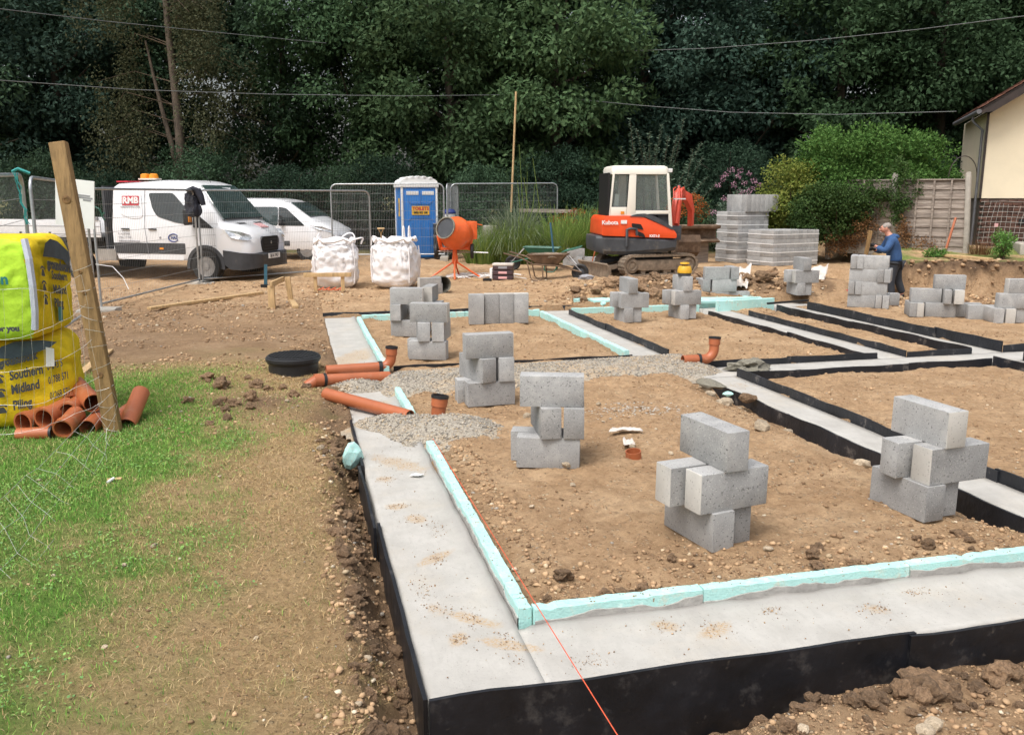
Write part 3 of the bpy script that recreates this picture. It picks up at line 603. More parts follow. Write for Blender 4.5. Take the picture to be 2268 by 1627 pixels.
for i, (a, b_, c_, e_) in enumerate(STRIPS):
    st = 0.03 if i < 2 else 0.06
    us = np.linspace(a, b_, max(3, int((b_ - a) / st))); vs = np.linspace(c_, e_, max(3, int((e_ - c_) / st)))
    if i in (0, 1):
        us = us[us < 6] if i == 1 else us; us = np.append(us, b_) if us[-1] < b_ else us
    U, Vv = np.meshgrid(us, vs); z = 0.006 * (fbm(U, Vv, 2, 3, 15) - .5) + 0.0
    d_in = (U - a) if False else np.where(i == 0, .48 - U, np.where(i == 1, .47 - Vv, 9.0))
    fil = sm(.07, .0, d_in) * (fbm(U, Vv, 6, 2, 3) + .2) * .03
    if i == 0: fil = fil * (Vv > .47)
    if i == 1: fil = fil * (U > .52)
    z = z + fil
    stn = np.zeros_like(U)
    for (x0, y0, rx, ry) in SPOTS: an_ = x0 * 40 + y0 * 13; du = (U - x0) * math.cos(an_ * .2) + (Vv - y0) * math.sin(an_ * .2); dv = -(U - x0) * math.sin(an_ * .2) + (Vv - y0) * math.cos(an_ * .2); stn = np.maximum(stn, (.6 + .4 * math.sin(an_)) * np.exp(-(du / (rx * .8)) ** 2 - (dv / (ry * 1.25)) ** 2))
    grey = np.clip(sm(.10, .0, d_in) * .8 * (fil > 0), 0, 1)
    n0, n1 = len(us), len(vs); top = np.stack([U.ravel(), Vv.ravel(), z.ravel()], 1)
    ring = list(range(0, n0)) + [r * n0 + n0 - 1 for r in range(1, n1)] + list(range(n1 * n0 - 2, (n1 - 1) * n0 - 1, -1)) + [r * n0 for r in range(n1 - 2, 0, -1)]
    botv = top[ring].copy(); botv[:, 2] = -0.5; base = len(top); m_ = len(ring)
    fi2 = (np.arange(n1 - 1)[:, None] * n0 + np.arange(n0 - 1)[None]).ravel()
    F = np.stack([fi2, fi2 + 1, fi2 + n0 + 1, fi2 + n0], 1).tolist() + [(ring[(k + 1) % m_], ring[k], base + k, base + (k + 1) % m_) for k in range(m_)]
    me = np_mesh('concrete_beam', np.vstack([top, botv]), F, False)
    zc = np.zeros(m_); color_attr(me, 'stain', np.stack([np.append(stn.ravel(), zc), np.append(grey.ravel(), zc), np.zeros(base + m_)], 1))
    link('concrete_beam', me, M['concrete'], found)
P_ = []; S_ = []                              # trodden soil left on the beams, crumbs on the foam tops
for (x0, y0, rx, ry) in SPOTS:
    n = 70; u = RNG.normal(x0, rx * .55, n); v = RNG.normal(y0, ry * .6, n); k_ = strip_dist(u, v) < -.02; u, v = u[k_], v[k_]
    P_.append(np.stack([O_[0] + u * B_[0] + v * A_[0], O_[1] + u * B_[1] + v * A_[1], np.full(len(u), .004)], 1)); S_.append(.003 + .008 * RNG.random(len(u)) ** 2)
for (u0, u1, v0, v1, n, z_) in ((.49, .55, .5, 3.3, 260, .09), (.56, 3.8, .475, .53, 260, .092), (.02, .47, .0, 4.0, 160, .004), (.5, 3.4, .05, .45, 140, .004)):
    u = RNG.uniform(u0, u1, n); v = RNG.uniform(v0, v1, n)
    P_.append(np.stack([O_[0] + u * B_[0] + v * A_[0], O_[1] + u * B_[1] + v * A_[1], np.full(n, z_)], 1)); S_.append(.003 + .010 * RNG.random(n) ** 3)
P_ = np.concatenate(P_); S_ = np.concatenate(S_)
tag(link('trodden_crumbs', crumbs('trodden_crumbs', P_, S_, stone_cols(len(P_), .9)), M['stone']), 'soil crumbs trodden onto the concrete strips and foam edges', 'soil', kind='stuff')
def board(p, q, z0, z1, th=0.018, mt='black_board', warp=0.006, name='edging_board', seed=0):
    p = np.array(p, float); q = np.array(q, float); L = np.linalg.norm(q - p); d = (q - p) / L; nn = np.array([-d[1], d[0]])
    n = max(4, int(L / .12)); mb = MB(); secs = []
    for k in range(n + 1):
        c = p + d * L * k / n; w = warp * math.sin(k * .7 + seed) + warp * .6 * math.sin(k * 1.9 + seed * 2); zt = z1 + .005 * math.sin(k * .9 + seed * 3) + random.uniform(-.002, .002)
        a = c + nn * (w - th / 2); b_ = c + nn * (w + th / 2)
        secs.append([(a[0], a[1], z0), (b_[0], b_[1], z0), (b_[0], b_[1], zt), (a[0], a[1], zt)])
    mb.loft(secs); return mb.build(name, M[mt], found)
def boards(p, q, z0, z1, cuts, mt='black_board', warp=.006, th=.018, off=0.008):
    p = np.array(p, float); q = np.array(q, float); L = np.linalg.norm(q - p); d = (q - p) / L; nn = np.array([-d[1], d[0]]); e = [0] + cuts + [L]
    for i in range(len(e) - 1):
        o = nn * (off if i % 2 else 0); board(p + d * (e[i] - (.04 if i else 0)) + o, p + d * e[i + 1] + o, z0, z1 + random.uniform(-.008, .012), th, mt, warp, seed=i + p[0] * 3)
boards((-.016, -.02), (-.016, 4.35), -.5, .016, [1.9, 3.1], warp=.0025, off=.020)
boards((.0, -.014), (9.5, -.014), -.5, .014, [2.2, 4.6, 7.0], off=-.02, warp=.002)
boards((-.02, 11.07), (8.6, 11.07), -.3, .075, [1.9, 3.6, 5.4, 7.2], 'black_muddy')
boards((3.828, 1.0), (3.828, 5.3), -.5, .0, [1.15, 2.7], 'black_muddy', .006)
boards((4.213, .5), (4.213, 5.33), -.4, .085, [1.2, 2.6], 'black_muddy', .006)
boards((3.962, 6.62), (3.962, 10.55), -.4, .09, [2.2], 'black_muddy')
boards((.6, 6.53), (3.46, 6.53), -.3, .055, [1.4], 'black_muddy', .008)
boards((4.23, 5.337), (7.53, 5.337), -.4, .035, [.75, 2.2], 'black_muddy'); boards((7.97, 5.337), (9.5, 5.337), -.4, .1, [], 'black_muddy')
boards((3.98, 5.862), (6.36, 5.862), -.4, .07, [1.2], 'black_muddy'); boards((6.78, 5.862), (7.70, 5.862), -.4, .075, [], 'black_muddy')
boards((8.17, 5.862), (9.5, 5.862), -.4, .09, [], 'black_muddy')
boards((6.367, 5.88), (6.367, 10.3), -.4, .02, [2.0], 'black_muddy'); boards((6.773, 5.88), (6.773, 9.7), -.4, .08, [2.2], 'black_muddy')
boards((7.707, 5.88), (7.707, 10.4), -.4, .06, [2.4], 'black_muddy'); boards((8.163, 5.88), (8.163, 10.2), -.4, .13, [1.2, 2.6], 'black_muddy')
boards((7.537, .6), (7.537, 5.32), -.4, .08, [2.4], 'black_muddy'); boards((7.963, .6), (7.963, 5.32), -.4, .12, [2.4], 'black_muddy')
def foam(p, q, z0, z1, th=.062, rough=.012, seed=0, name='insulation_board', smear=None):
    p = np.array(p, float); q = np.array(q, float); L = np.linalg.norm(q - p); d = (q - p) / L; nn = np.array([-d[1], d[0]]); n = max(5, int(L / .035))
    secs = []; rr = random.Random(seed)
    for k in range(n + 1):
        c = p + d * L * k / n; j = lambda a: rr.uniform(-a, a); zt = z1 + j(rough) * .16 - (rr.uniform(.003, .012) if rr.random() < .06 else 0); a = c - nn * (th / 2 + j(rough) * .08); b_ = c + nn * (th / 2 + j(rough) * .18 - (rr.uniform(.003, .010) if rr.random() < .08 else 0))
        ch = .003 + abs(j(rough)) * .3
        secs.append([(*a, z0), (*b_, z0), (*b_, zt - ch - abs(j(rough)) * .3), (*(b_ - nn * ch), zt + j(.002)), (*((a + b_) / 2), zt + j(.003)), (*(a + nn * ch), zt + j(.0015)), (*a, zt - ch)])
    mb = MB(); mb.loft(secs); o = mb.build(name, M['xps'], found)
    if smear is not None:            # cement squeezed up the outer face, its edge ragged
        sd_ = smear; V = []; F = []
        for k in range(n * 2 + 1):
            c = p + d * L * k / (n * 2) + nn * sd_ * (th / 2 + .006)
            hgt = .018 + .052 * float(fbm(np.array([k * .035 + seed]), np.array([seed * 3.3]), 3.2, 3, 4)[0]) ** 1.3 * 1.25
            V += [(*c, z0), (*c, hgt), (*(c - nn * sd_ * .008), hgt + .001)]
            if k: i = k * 3; F += [(i - 3, i, i + 1, i - 2), (i - 2, i + 1, i + 2, i - 1)]
        mb = MB(); mb.add(V, F); mb.build('cement_smear', M['smear'], o, smooth=60)
    return o
M['smear'] = mat('cement_smear', (0.40, 0.385, 0.36), .9, .15, 9, .3, 60)
for k, (t0, t1) in enumerate(((.50, .60), (.60, .78), (.78, 1.95), (1.95, 3.34))): foam((.522, t0), (.522, t1 - .004), -.1, .088, seed=k + 1, smear=1)
for k, (s0, s1) in enumerate(((.56, 1.40), (1.40, 2.55), (2.55, 3.80))): foam((s0, .502), (s1 - .005, .502), -.1, .09, seed=k + 11, smear=-1)
foam((4.24, .502), (5.6, .502), -.1, .09, seed=15, smear=-1); foam((5.6, .502), (7.5, .502), -.1, .09, seed=16, smear=-1)
foam((.512, 4.32), (.50, 5.3), -.1, .085, rough=.03, seed=21); foam((.51, 6.4), (.51, 8.3), -.1, .085, rough=.02, seed=22); foam((.50, 8.3), (.51, 10.5), -.1, .085, rough=.016, seed=23)
for k, (s0, s1) in enumerate(((.56, 2.2), (2.2, 3.45), (4.0, 5.2), (5.2, 6.3))): foam((s0, 10.56), (s1 - .01, 10.56), -.1, .10, rough=.016, seed=31 + k)
foam((3.46, 6.7), (3.47, 8.4), -.1, .08, rough=.03, seed=41); foam((3.46, 8.4), (3.47, 10.5), -.1, .08, rough=.025, seed=42)
board((.555, 6.5), (.50, 7.6), -.05, .10, .008, 'tarp', .01)
# raised foam boards and offcuts at the far corner
for k, (a, b_, z1) in enumerate((((4.3, 11.35), (5.9, 11.3), .16), ((6.0, 11.2), (7.0, 11.0), .13), ((6.2, 10.75), (7.6, 10.9), .15), ((6.5, 10.3), (7.65, 10.45), .18), ((7.2, 11.3), (8.3, 11.35), .20))):
    foam(a, b_, -.1, z1, th=.075, rough=.01, seed=60 + k)
for k, (s, t, dx, dy, r) in enumerate(((6.6, 10.85, 1.1, .35, .1), (7.3, 11.12, .9, .3, -.2), (5.2, 11.18, 1.3, .22, .03))):
    o = thing('foam_offcut', ['flat aqua foam sheet lying inside the far corner', 'smaller aqua foam sheet leaning beside the far corner stack', 'long aqua foam strip behind the stack that carries the yellow level'][k], 'foam', W(s, t, .12), FROT + r)
    mb = MB(); mb.box((0, 0, 0), (dx, dy, .05), (.08, .03, 0)); mb.build('foam_sheet', M['xps'], o, bevel=.008)
# ------------------------------------------------------------------ gravel round the drains
def gmound(s, t):
    h1 = .17 * np.exp(-((s - .78) / .42) ** 2 - ((t - 3.86) / .42) ** 2) + .09 * np.exp(-((s - .30) / .32) ** 2 - ((t - 4.28) / .22) ** 2) * sm(-.2, .1, s)
    c = 5.62 + .10 * s; w = .42 + .03 * s
    h2 = (.17 - .01 * s) * np.exp(-((t - c) / w) ** 4) * sm(.25, .6, s) * sm(4.35, 3.9, s)
    h3 = .13 * np.exp(-((s - .15) / .35) ** 2 - ((t - 5.72) / .2) ** 2)
    return np.maximum(h1, np.maximum(h2, h3)) - .035
us = np.arange(-.5, 4.5, .035); vs = np.arange(2.9, 6.6, .035); U, V_ = np.meshgrid(us, vs)
gm = gmound(U, V_); Xg = O_[0] + U * B_[0] + V_ * A_[0]; Yg = O_[1] + U * B_[1] + V_ * A_[1]
zg = gm + .02 * (fbm(Xg, Yg, 12, 3, 2) - .5)
idx = (np.arange(len(vs) - 1)[:, None] * len(us) + np.arange(len(us) - 1)[None]).ravel()
gmr = gm.ravel(); keep = (gmr[idx] > -.03) | (gmr[idx + len(us) + 1] > -.03); idx = idx[keep]
gme2 = np_mesh('gravel', np.stack([Xg.ravel(), Yg.ravel(), zg.ravel()], 1), np.stack([idx, idx + 1, idx + len(us) + 1, idx + len(us)], 1), True)
M['gravel'] = mat('gravel_bed', (0.38, 0.345, 0.285), .95, .3, 40, 1.0, 70, col2=(0.22, 0.19, 0.15), dirt=(0.50, 0.37, 0.235), dirt_amt=.45, dscale=2.2)
tag(link('gravel_bed', gme2, M['gravel']), 'grey shingle heaped over the buried drain pipes', 'gravel', kind='stuff')
n = 26000; s = RNG.uniform(-.5, 4.4, n); t = RNG.uniform(2.9, 6.6, n); g_ = gmound(s, t); k = g_ > .0; s, t, g_ = s[k], t[k], g_[k]
x = O_[0] + s * B_[0] + t * A_[0]; y = O_[1] + s * B_[1] + t * A_[1]; sz = RNG.uniform(.012, .03, len(x))
pal = np.array([(.42, .39, .34), (.33, .305, .27), (.52, .46, .38), (.26, .24, .21), (.47, .37, .25)])
tag(link('shingle', crumbs('shingle', np.stack([x, y, g_ + .004], 1), sz, pal[RNG.integers(0, 5, len(x))]), M['stone']),
    'loose grey shingle stones covering the drain trench heaps', 'gravel', kind='stuff')

# ------------------------------------------------------------------ drain pipes
def hollow(path, r, n=16, th=.006):          # open pipe: outer skin, rim and inner skin
    mb = MB(); mb.tube(path, r, n, caps=False); a = len(mb.v); mb.tube(path, r - th, n, caps=False); m = len(path)
    mb.f = [f if f[0] < a else tuple(reversed(f)) for f in mb.f]
    for base in (0, (m - 1) * n):
        for k in range(n): mb.f.append((base + k, base + (k + 1) % n, a + base + (k + 1) % n, a + base + k))
    return mb
def arc_path(p0, d0, p_len, up, rad, tail):
    # straight run from p0 along d0, quarter bend upward, then tail
    p0 = Vector(p0); d0 = Vector(d0).normalized(); up = Vector(up).normalized(); pts = [p0, p0 + d0 * p_len]
    c = p0 + d0 * p_len + up * rad
    for i in range(1, 8): a = math.pi / 2 * i / 7; pts.append(c + d0 * rad * math.sin(a) - up * rad * math.cos(a))
    pts.append(pts[-1] + up * tail); return pts
def collar(parent, p, d, r, w=.03, mt='blackplastic', name='collar'):
    p = Vector(p); d = Vector(d).normalized(); mb = hollow([p - d * w / 2, p + d * w / 2], r, 18, .012); mb.build(name, M[mt], parent, smooth=40)
def drain(label, path, r=.056, collars=(), socket=None):
    o = thing('drain_pipe', label, 'pipe', path[0], 0, 'orange drain pipes laid in the foundation'); q = Vector(path[0]); loc = [Vector(p) - q for p in path]
    hollow(loc, r).build('pipe', M['terracotta'], o, smooth=50)
    for (i, f, mt, rr, w) in collars:
        a, b = loc[i], loc[i + 1]; collar(o, a.lerp(b, f), b - a, rr, w, mt, 'collar')
    if socket:
        a, b = loc[-2], loc[-1]; d = (b - a).normalized(); hollow([b - d * .07, b + d * .005], r + .009, 18, .008).build('socket', M['terracotta'], o, smooth=50)
        collar(o, b + d * .012, d, r + .014, .025, 'blackplastic', 'seal_ring')
    return o
a = G(722, 820, .07); b = G(846, 812, .07); d = (b - a)
p = arc_path(a, d, d.length, (0.06, 0.05, 1), .10, .10)
drain('orange drain bend rising beside the aqua foam near the manhole', p, collars=[(0, .97, 'blackplastic', .066, .04)], socket=True)
a = G(700, 842, .09); b = G(862, 834, .05)
drain('straight orange drain pipe leaving the manhole under the shingle', [a - (b - a) * .12 - Vector((0, 0, .06)), a, b], .060, [(1, .11, 'blackplastic', .071, .03), (1, .04, 'terracotta', .067, .1)])
a = G(722, 872, .10); b = G(908, 922, .05)
drain('slanting orange drain pipe crossing the concrete strip into the shingle', [a, b], .058)
a = G(971, 928, .06)
o_ = drain('short orange upstand pipe with black rim in the grey shingle', [a - Vector((0, 0, .1)), a + Vector((0, 0, .06)), a + Vector((.015, 0.01, .185))], .062, socket=True)
a = G(1512, 797, .11); b = G(1560, 795, .11); d = b - a
drain('orange drain bend rising at the end of the sandy pipe trench', arc_path(a, d, d.length, (.05, .1, 1), .11, .12), .056, [(0, .75, 'blackplastic', .064, .03)], socket=True)
o = thing('pipe_ring', 'small orange pipe ring lying on bare soil between the block stacks', 'pipe', G(1403, 1008, .06), .4)
hollow([(0, 0, -.03), (0, 0, .035)], .058, 18).build('ring', M['terracotta'], o, smooth=50); o.rotation_euler = (.12, -.1, 0)
# manhole
mc = G(651, 822, .02)
o = thing('manhole', 'round black plastic manhole riser with ribbed cover at the lawn edge', 'manhole', mc)
mb = MB(); mb.lathe([(.27, -.15), (.27, .10), (.285, .115), (.285, .13), (.30, .135), (.30, .165), (.285, .175)], 40); mb.build('riser', M['blackplastic'], o, smooth=40)
mb = MB(); mb.lathe([(.283, .165), (.283, .183), (.27, .188)], 40); cv = mb.build('cover', M['blackplastic'], o, smooth=40)
mb = MB()
for i in range(-6, 7):
    w = math.sqrt(max(0, .26 ** 2 - (i * .04) ** 2)); mb.box((0, i * .04, .191), (2 * w, .016, .010)); mb.box((i * .04, 0, .1905), (.010, 2 * w, .008))
mb.build('tread_ribs', M['blackplastic'], cv)

# ------------------------------------------------------------------ concrete blocks, one by one
BL, BH, BW = .450, .2215, .144
def block_mesh(w, seed):
    r = random.Random(seed); mb = MB(); mb.box((0, 0, 0), (BL, w, BH)); me = mb.mesh('concrete_block', bevel=.006, seg=2, smooth=30)
    for v in me.vertices:
        v.co += Vector((r.uniform(-.0015, .0015), r.uniform(-.0015, .0015), r.uniform(-.0015, .0015)))
    return me
BM = {(w, k): block_mesh(w * 1.025, k * 7 + int(w * 100)) for w in (.14, .10) for k in range(4)}
BMP = {k: v.copy() for k, v in BM.items()}
for v in BM.values(): v.materials.append(M['block'])
for v in BMP.values():                        # one end of these blocks is paler
    v.materials.append(M['block']); v.materials.append(M['block_pale'])
    for p in v.polygons:
        if p.center.x < -.195: p.material_index = 1
NB = 0
def block(pos, rz, label, group, mode='edge', w=.14, pale=False, parent=None, mesh=None, tilt=0.0):
    global NB; NB += 1
    me = mesh or (BMP if pale else BM)[(w, NB % 4)]; o = link('concrete_block', me, None, parent); o.location = pos
    if mode == 'edge': o.rotation_euler = (tilt, 0, rz)
    elif mode == 'end': o.rotation_euler = (0, math.pi / 2, rz + math.pi / 2)
    elif mode == 'flat': o.rotation_euler = (math.pi / 2, 0, rz)
    if label: tag(o, label, 'block', group)
    return o
def stack(org, ang, where, items, z0=None):
    ang = R(ang); e1 = Vector((math.cos(ang), math.sin(ang), 0)); e2 = Vector((-math.sin(ang), math.cos(ang), 0)); org = Vector((*org[:2], 0))
    c = org + e1 * .2 + e2 * .2; zb = max(hz((org + e1 * a + e2 * b_).x, (org + e1 * a + e2 * b_).y) for a in (0, .2, .4) for b_ in (0, .2, .4)) - .008 if z0 is None else z0
    for it in items:
        u, v, lay, turn, word = it[:5]; kw = it[5] if len(it) > 5 else {}
        p = org + e1 * u + e2 * v; hh = .225 if kw.get('mode') == 'end' else BH / 2; jig = random.uniform(-.035, .035)
        block((p.x, p.y, zb + lay * BH + hh), ang + (math.pi / 2 if turn else 0) + jig + kw.get('dr', 0), f'{word} of the {where}', 'grey concrete blocks stacked over the plot', kw.get('mode', 'edge'), kw.get('w', .14), kw.get('pale', False))
    return zb
def cross5(dx=0, p1=False, p2=True, p3=True, p4=False, top=.15):
    return [(.07, .22, 0, 1, 'bottom left block'), (.226, .27, 0, 1, 'bottom right block'), (.15 + dx, .085, 1, 0, 'front block in the middle course', {'pale': p2}),
            (.07 + dx, .25, 1, 0, 'rear block in the middle course', {'pale': p3}), (top, .22, 2, 1, 'topmost block', {'pale': p4, 'dr': math.pi if p4 == 2 else 0})]
stack((1.08, 4.42), 24, 'front stack nearest the foam corner', cross5(p4=0))
stack((2.44, 4.87), 19, 'front stack near the right edge', cross5(dx=.1, p3=False, p4=1, top=.19))
def face5(l=.19, r=.395, top=.24, sh=-.055, mt=False):
    return [(.22, .07, 0, 0, 'bottom front block'), (.22 + sh, .225, 0, 0, 'bottom rear block'), (l, .19, 1, 1, 'left block in the middle course', {'dr': .28}),
            (r, .21, 1, 1, 'right block in the middle course'), (top, .09, 2, 0, 'topmost block', {'pale': mt, 'dr': math.pi if mt else 0})]
stack((.035, 5.93), -6, 'stack just before the pipe trench', face5())
stack((-.40, 7.72), 15, 'stack standing at the pipe trench', face5(.13, .36, .21, -.06, True))
stack((-1.215, 10.06), -7, 'stack behind the orange pipe bend', face5(.13, .35, .24, -.05, True))
stack((-1.66, 11.78), -6, 'stack nearest the mortar tub', [(.22, .07, 0, 0, 'bottom front block'), (.22, .5, 0, 0, 'bottom rear block'), (.07, .18, 1, 1, 'left end-on block'), (.34, .22, 1, 1, 'right end-on block'),
      (.22, .5, 1, 0, 'rear middle block'), (.22, .07, 2, 0, 'long upper block', {'pale': True, 'dr': math.pi}), (.47, .42, 2, 1, 'pale upper block', {'pale': True}), (.57, .30, 1, 1, 'right side block')])
stack((-.63, 12.88), 8, 'upright row of four blocks', [(.10, .05, 0, 1, 'leftmost block', {'mode': 'end'}), (.335, .10, 0, 1, 'second block', {'mode': 'end', 'pale': True}), (.56, .10, 0, 1, 'third block', {'mode': 'end', 'pale': True}), (.785, .10, 0, 1, 'rightmost block', {'mode': 'end', 'pale': True})])
stack((1.70, 13.08), 12, 'stack left of the yellow level', cross5(dx=.03, p2=False, p3=False, top=.14))
ZL = stack((2.63, 13.45), 14, 'stack that carries the yellow laser level', cross5(dx=-.02, p2=True, p3=False, top=.12))
stack((3.50, 15.62), 4, 'stack right behind the yellow laser level', [(.20, .07, 0, 0, 'bottom front block'), (.60, .10, 0, 0, 'bottom right block'), (.0, .2, 1, 1, 'left end-on block'), (.34, .07, 1, 0, 'long middle block'), (.20, .07, 2, 0, 'long upper block'), (.52, .2, 2, 1, 'upper end-on block')], z0=.0)
stack((5.13, 15.55), 8, 'stack before the white membrane', cross5(dx=.03, p2=True, p3=False, top=.17))
four = []
for l_ in range(4):
    nm = ('bottom', 'second', 'third', 'topmost')[l_]; q = l_ % 2
    four += [(.22 + .17 * q, .07, l_, 0, f'long {nm} course front block'), (.22 + .17 * q, .22, l_, 0, f'long {nm} course rear block')]
    four += [(.50 - .45 * q, .2, l_, 1, f'inner {nm} course end-on block', {'w': .10}), (.61 - .0 * q if not q else .16, .2, l_, 1, f'outer {nm} course end-on block', {'w': .10})]
stack((5.85, 15.05), -26, 'tall stack beside the man', [f for f in four])
stack((6.37, 13.80), -14, 'low pyramid of blocks by the cut bank', [(.05, .2, 0, 1, 'leftmost bottom block', {'w': .10}), (.16, .18, 0, 1, 'second bottom block', {'w': .10, 'pale': True}), (.46, .10, 0, 0, 'long bottom block'), (.86, .22, 0, 0, 'right bottom block'),
      (.24, .14, 1, 0, 'left middle block'), (.54, .18, 1, 1, 'inner middle block', {'w': .10}), (.70, .18, 1, 1, 'right middle block', {'pale': True}), (.58, .16, 2, 0, 'topmost block')])
stack((7.26, 13.42), -10, 'low pyramid side', [(.1, .1, 0, 0, 'single loose block at the right')])
stack((7.32, 13.05), -6, 'far stack cut by the right edge', [(.06, .2, 0, 1, 'left bottom block'), (.22, .2, 0, 1, 'right bottom block', {'pale': True}), (.56, .12, 0, 0, 'rear bottom block'), (.28, .1, 1, 0, 'left middle block'), (.74, .1, 1, 0, 'right middle block'), (.40, .12, 2, 0, 'topmost block', {'pale': True})])
stack((5.2, 16.5), -8, 'two loose blocks behind the far foundation strip', [(.5, .1, 0, 0, 'left block'), (1.75, -.35, 0, 0, 'right block', {'pale': True})], z0=-.05)
# strapped block packs on the right
def pack(org, ang, z, cols, label, strap=True, upright=False):
    o = thing('block_pack', label, 'block pack', (org[0], org[1], z), R(ang), 'strapped packs of grey blocks by the hedge')
    Hh = .44 if upright else .43
    for c_ in range(cols):
        for d_ in range(4 if upright else 2):
            for l_ in range(1 if upright else 2):
                global NB; NB += 1
                b_ = link('block', BM[(.14, NB % 4)], None, o); k = .146
                if upright: b_.location = (k * (c_ + .5), .11 + d_ * .219, .22); b_.rotation_euler = (0, math.pi / 2, math.pi / 2)
                else: b_.location = (k * (c_ + .5), .22 + d_ * .454, BH * (l_ + .5) + .003 * l_); b_.rotation_euler = (0, 0, math.pi / 2)
                b_.rotation_euler[2] += random.uniform(-.01, .01)
    if strap:
        x1 = .146 * cols + .006; y1 = .908 + .004
        for zz in (.10, .34):
            mb = MB()
            for (a, b_) in (((-.006, -.006), (x1, -.006)), ((x1, -.006), (x1, y1)), ((x1, y1), (-.006, y1)), ((-.006, y1), (-.006, -.006))):
                mb.bar((*a, zz), (*b_, zz), .004, .022)
            mb.build('strap', M['whiteplain'], o)
    return o
zp = hz(6.0, 23.4)
for i, l in enumerate(('bottom pack', 'second pack', 'third pack')): pack((5.97 + .02 * (i % 2), 23.22 + .02 * i), 24, zp + .450 * i, 7, f'strapped grey blocks, {l} of the taller pile by the digger')
pack((6.20, 23.30), 22, zp + 1.35, 7, 'unstrapped upright grey blocks on top of the taller pile', False, True)
zp = hz(7.2, 22.6)
for i, l in enumerate(('lower', 'upper')): pack((6.62, 22.13 + .01 * i), 29, zp + .450 * i, 11, f'strapped grey blocks, {l} pack of the shorter wider pile')
# ------------------------------------------------------------------ yellow laser level
zl = ZL + 3 * BH
pz = Vector((2.63, 13.45, 0)) + Vector((math.cos(R(14)), math.sin(R(14)), 0)) * .12 + Vector((-math.sin(R(14)), math.cos(R(14)), 0)) * .16
o = thing('laser_level', 'yellow laser level standing on a small block stack', 'level', (pz.x, pz.y, zl + .002))
mb = MB(); mb.lathe([(.10, 0), (.105, .03), (.10, .045)], 20); mb.build('base', M['darktrim'], o, smooth=40)
mb = MB(); mb.lathe([(.11, .045), (.115, .07), (.105, .12), (.09, .15), (.06, .155)], 20); mb.build('body', M['yellow'], o, smooth=40)
mb = MB(); mb.lathe([(.05, .155), (.05, .18)], 16); mb.build('rotor', M['glass'], o, smooth=40)
mb = MB(); mb.lathe([(.06, .18), (.075, .185), (.07, .205), (.04, .21)], 20); mb.build('cap', M['yellow'], o, smooth=40)

# ------------------------------------------------------------------ string line, offcuts, litter
a = W(.545, 3.35, .098); b = G(1372, 1634, .10); o = MB().tube([a, b + (b - a) * .12], .0022, 5).build('string_line', mat('orange_string', (.75, .12, .05), .7, .1), None)
tag(o, 'thin orange string line stretched along the foam and over the front board', 'string')
def lump_obj(name, mt, label, cat, loc, scale, seed, rough=.2, rot=(0, 0, 0), sub=2):
    me = lump_mesh(seed, rough, sub); me.materials.append(M[mt]); o = link(name, me); o.location = loc; o.scale = scale; o.rotation_euler = rot; return tag(o, label, cat)
lump_obj('foam_lump', 'xps', 'pale aqua foam lump jammed beside the black edging board', 'foam', G(780, 1010, .03), (.15, .12, .30), 5, .16, (.2, .1, .5))
lump_obj('foam_crumb', 'xps', 'small aqua foam crumb beside the black board of the middle strip', 'foam', G(1612, 872, .06), (.11, .06, .07), 6, .3)
lump_obj('foam_crumb', 'xps', 'little pale foam crumb at the far black board left of the stacks', 'foam', G(1336, 672, .14), (.10, .1, .10), 8, .3)
lump_obj('rubble', 'mudgrey', 'grey rubble heap at the end of the pipe trench', 'rubble', G(1655, 812, .05), (.42, .32, .22), 9, .7, (0, 0, .4), 3)
lump_obj('rubble_lump', 'mudgrey', 'pale broken concrete lump below the pipe trench end', 'rubble', G(1572, 850, .05), (.32, .16, .14), 10, .3, (0, 0, -.9))
lump_obj('rubble_lump', 'clod', 'brown stone lump against the middle black board', 'rubble', G(1655, 882, .02), (.16, .12, .14), 12, .3)
def sheet(name, mt, label, cat, corners, n=14, amp=.03, seed=0, th=.003, freq=3.0):
    a, b, c, d = [Vector(p) for p in corners]; V = []; F = []
    for j in range(n + 1):
        for i in range(n + 1):
            u, v = i / n, j / n; p = (a * (1 - u) + b * u) * (1 - v) + (d * (1 - u) + c * u) * v
            p.z += amp * (float(fbm(np.array([u * freq + seed]), np.array([v * freq + seed * 2]), 1.6, 3, seed)[0]) - .35) * 2; V.append(p)
    for j in range(n):
        for i in range(n): q = j * (n + 1) + i; F.append((q, q + 1, q + n + 2, q + n + 1))
    mb = MB(); mb.add(V, F); me = mb.mesh(name, smooth=60); o = link(name, me, M[mt]); sol = o.modifiers.new('thick', 'SOLIDIFY'); sol.thickness = th
    if label: tag(o, label, cat)
    return o
p = G(922, 1052, .012)
sheet('paper_scrap', 'whiteplain', 'small white paper scrap lying on the left concrete strip', 'paper', [p + Vector(q) for q in ((-.05, -.02, .004), (.03, -.03, .004), (.055, .02, .004), (-.02, .035, .004))], 6, .008, 3, .001)
for (u, v, sx, sy, sd_, l) in ((1385, 952, .14, .05, 5, 'crumpled pale cement paper on the soil above the orange ring'), (1392, 980, .05, .09, 7, 'torn strip of cement paper just above the orange ring')):
    p = G(u, v, .075); sheet('cement_paper', 'tarp', l, 'paper', [p + Vector(q) for q in ((-sx, -sy, 0), (sx, -sy * .6, 0), (sx * .8, sy, 0), (-sx * .7, sy, 0))], 10, .02, sd_, .001)
p = G(1405, 905, .05)
n = 260; q = RNG.normal(size=(n, 2)) * (.22, .13); xs = p.x + q[:, 0]; ys = p.y + q[:, 1]
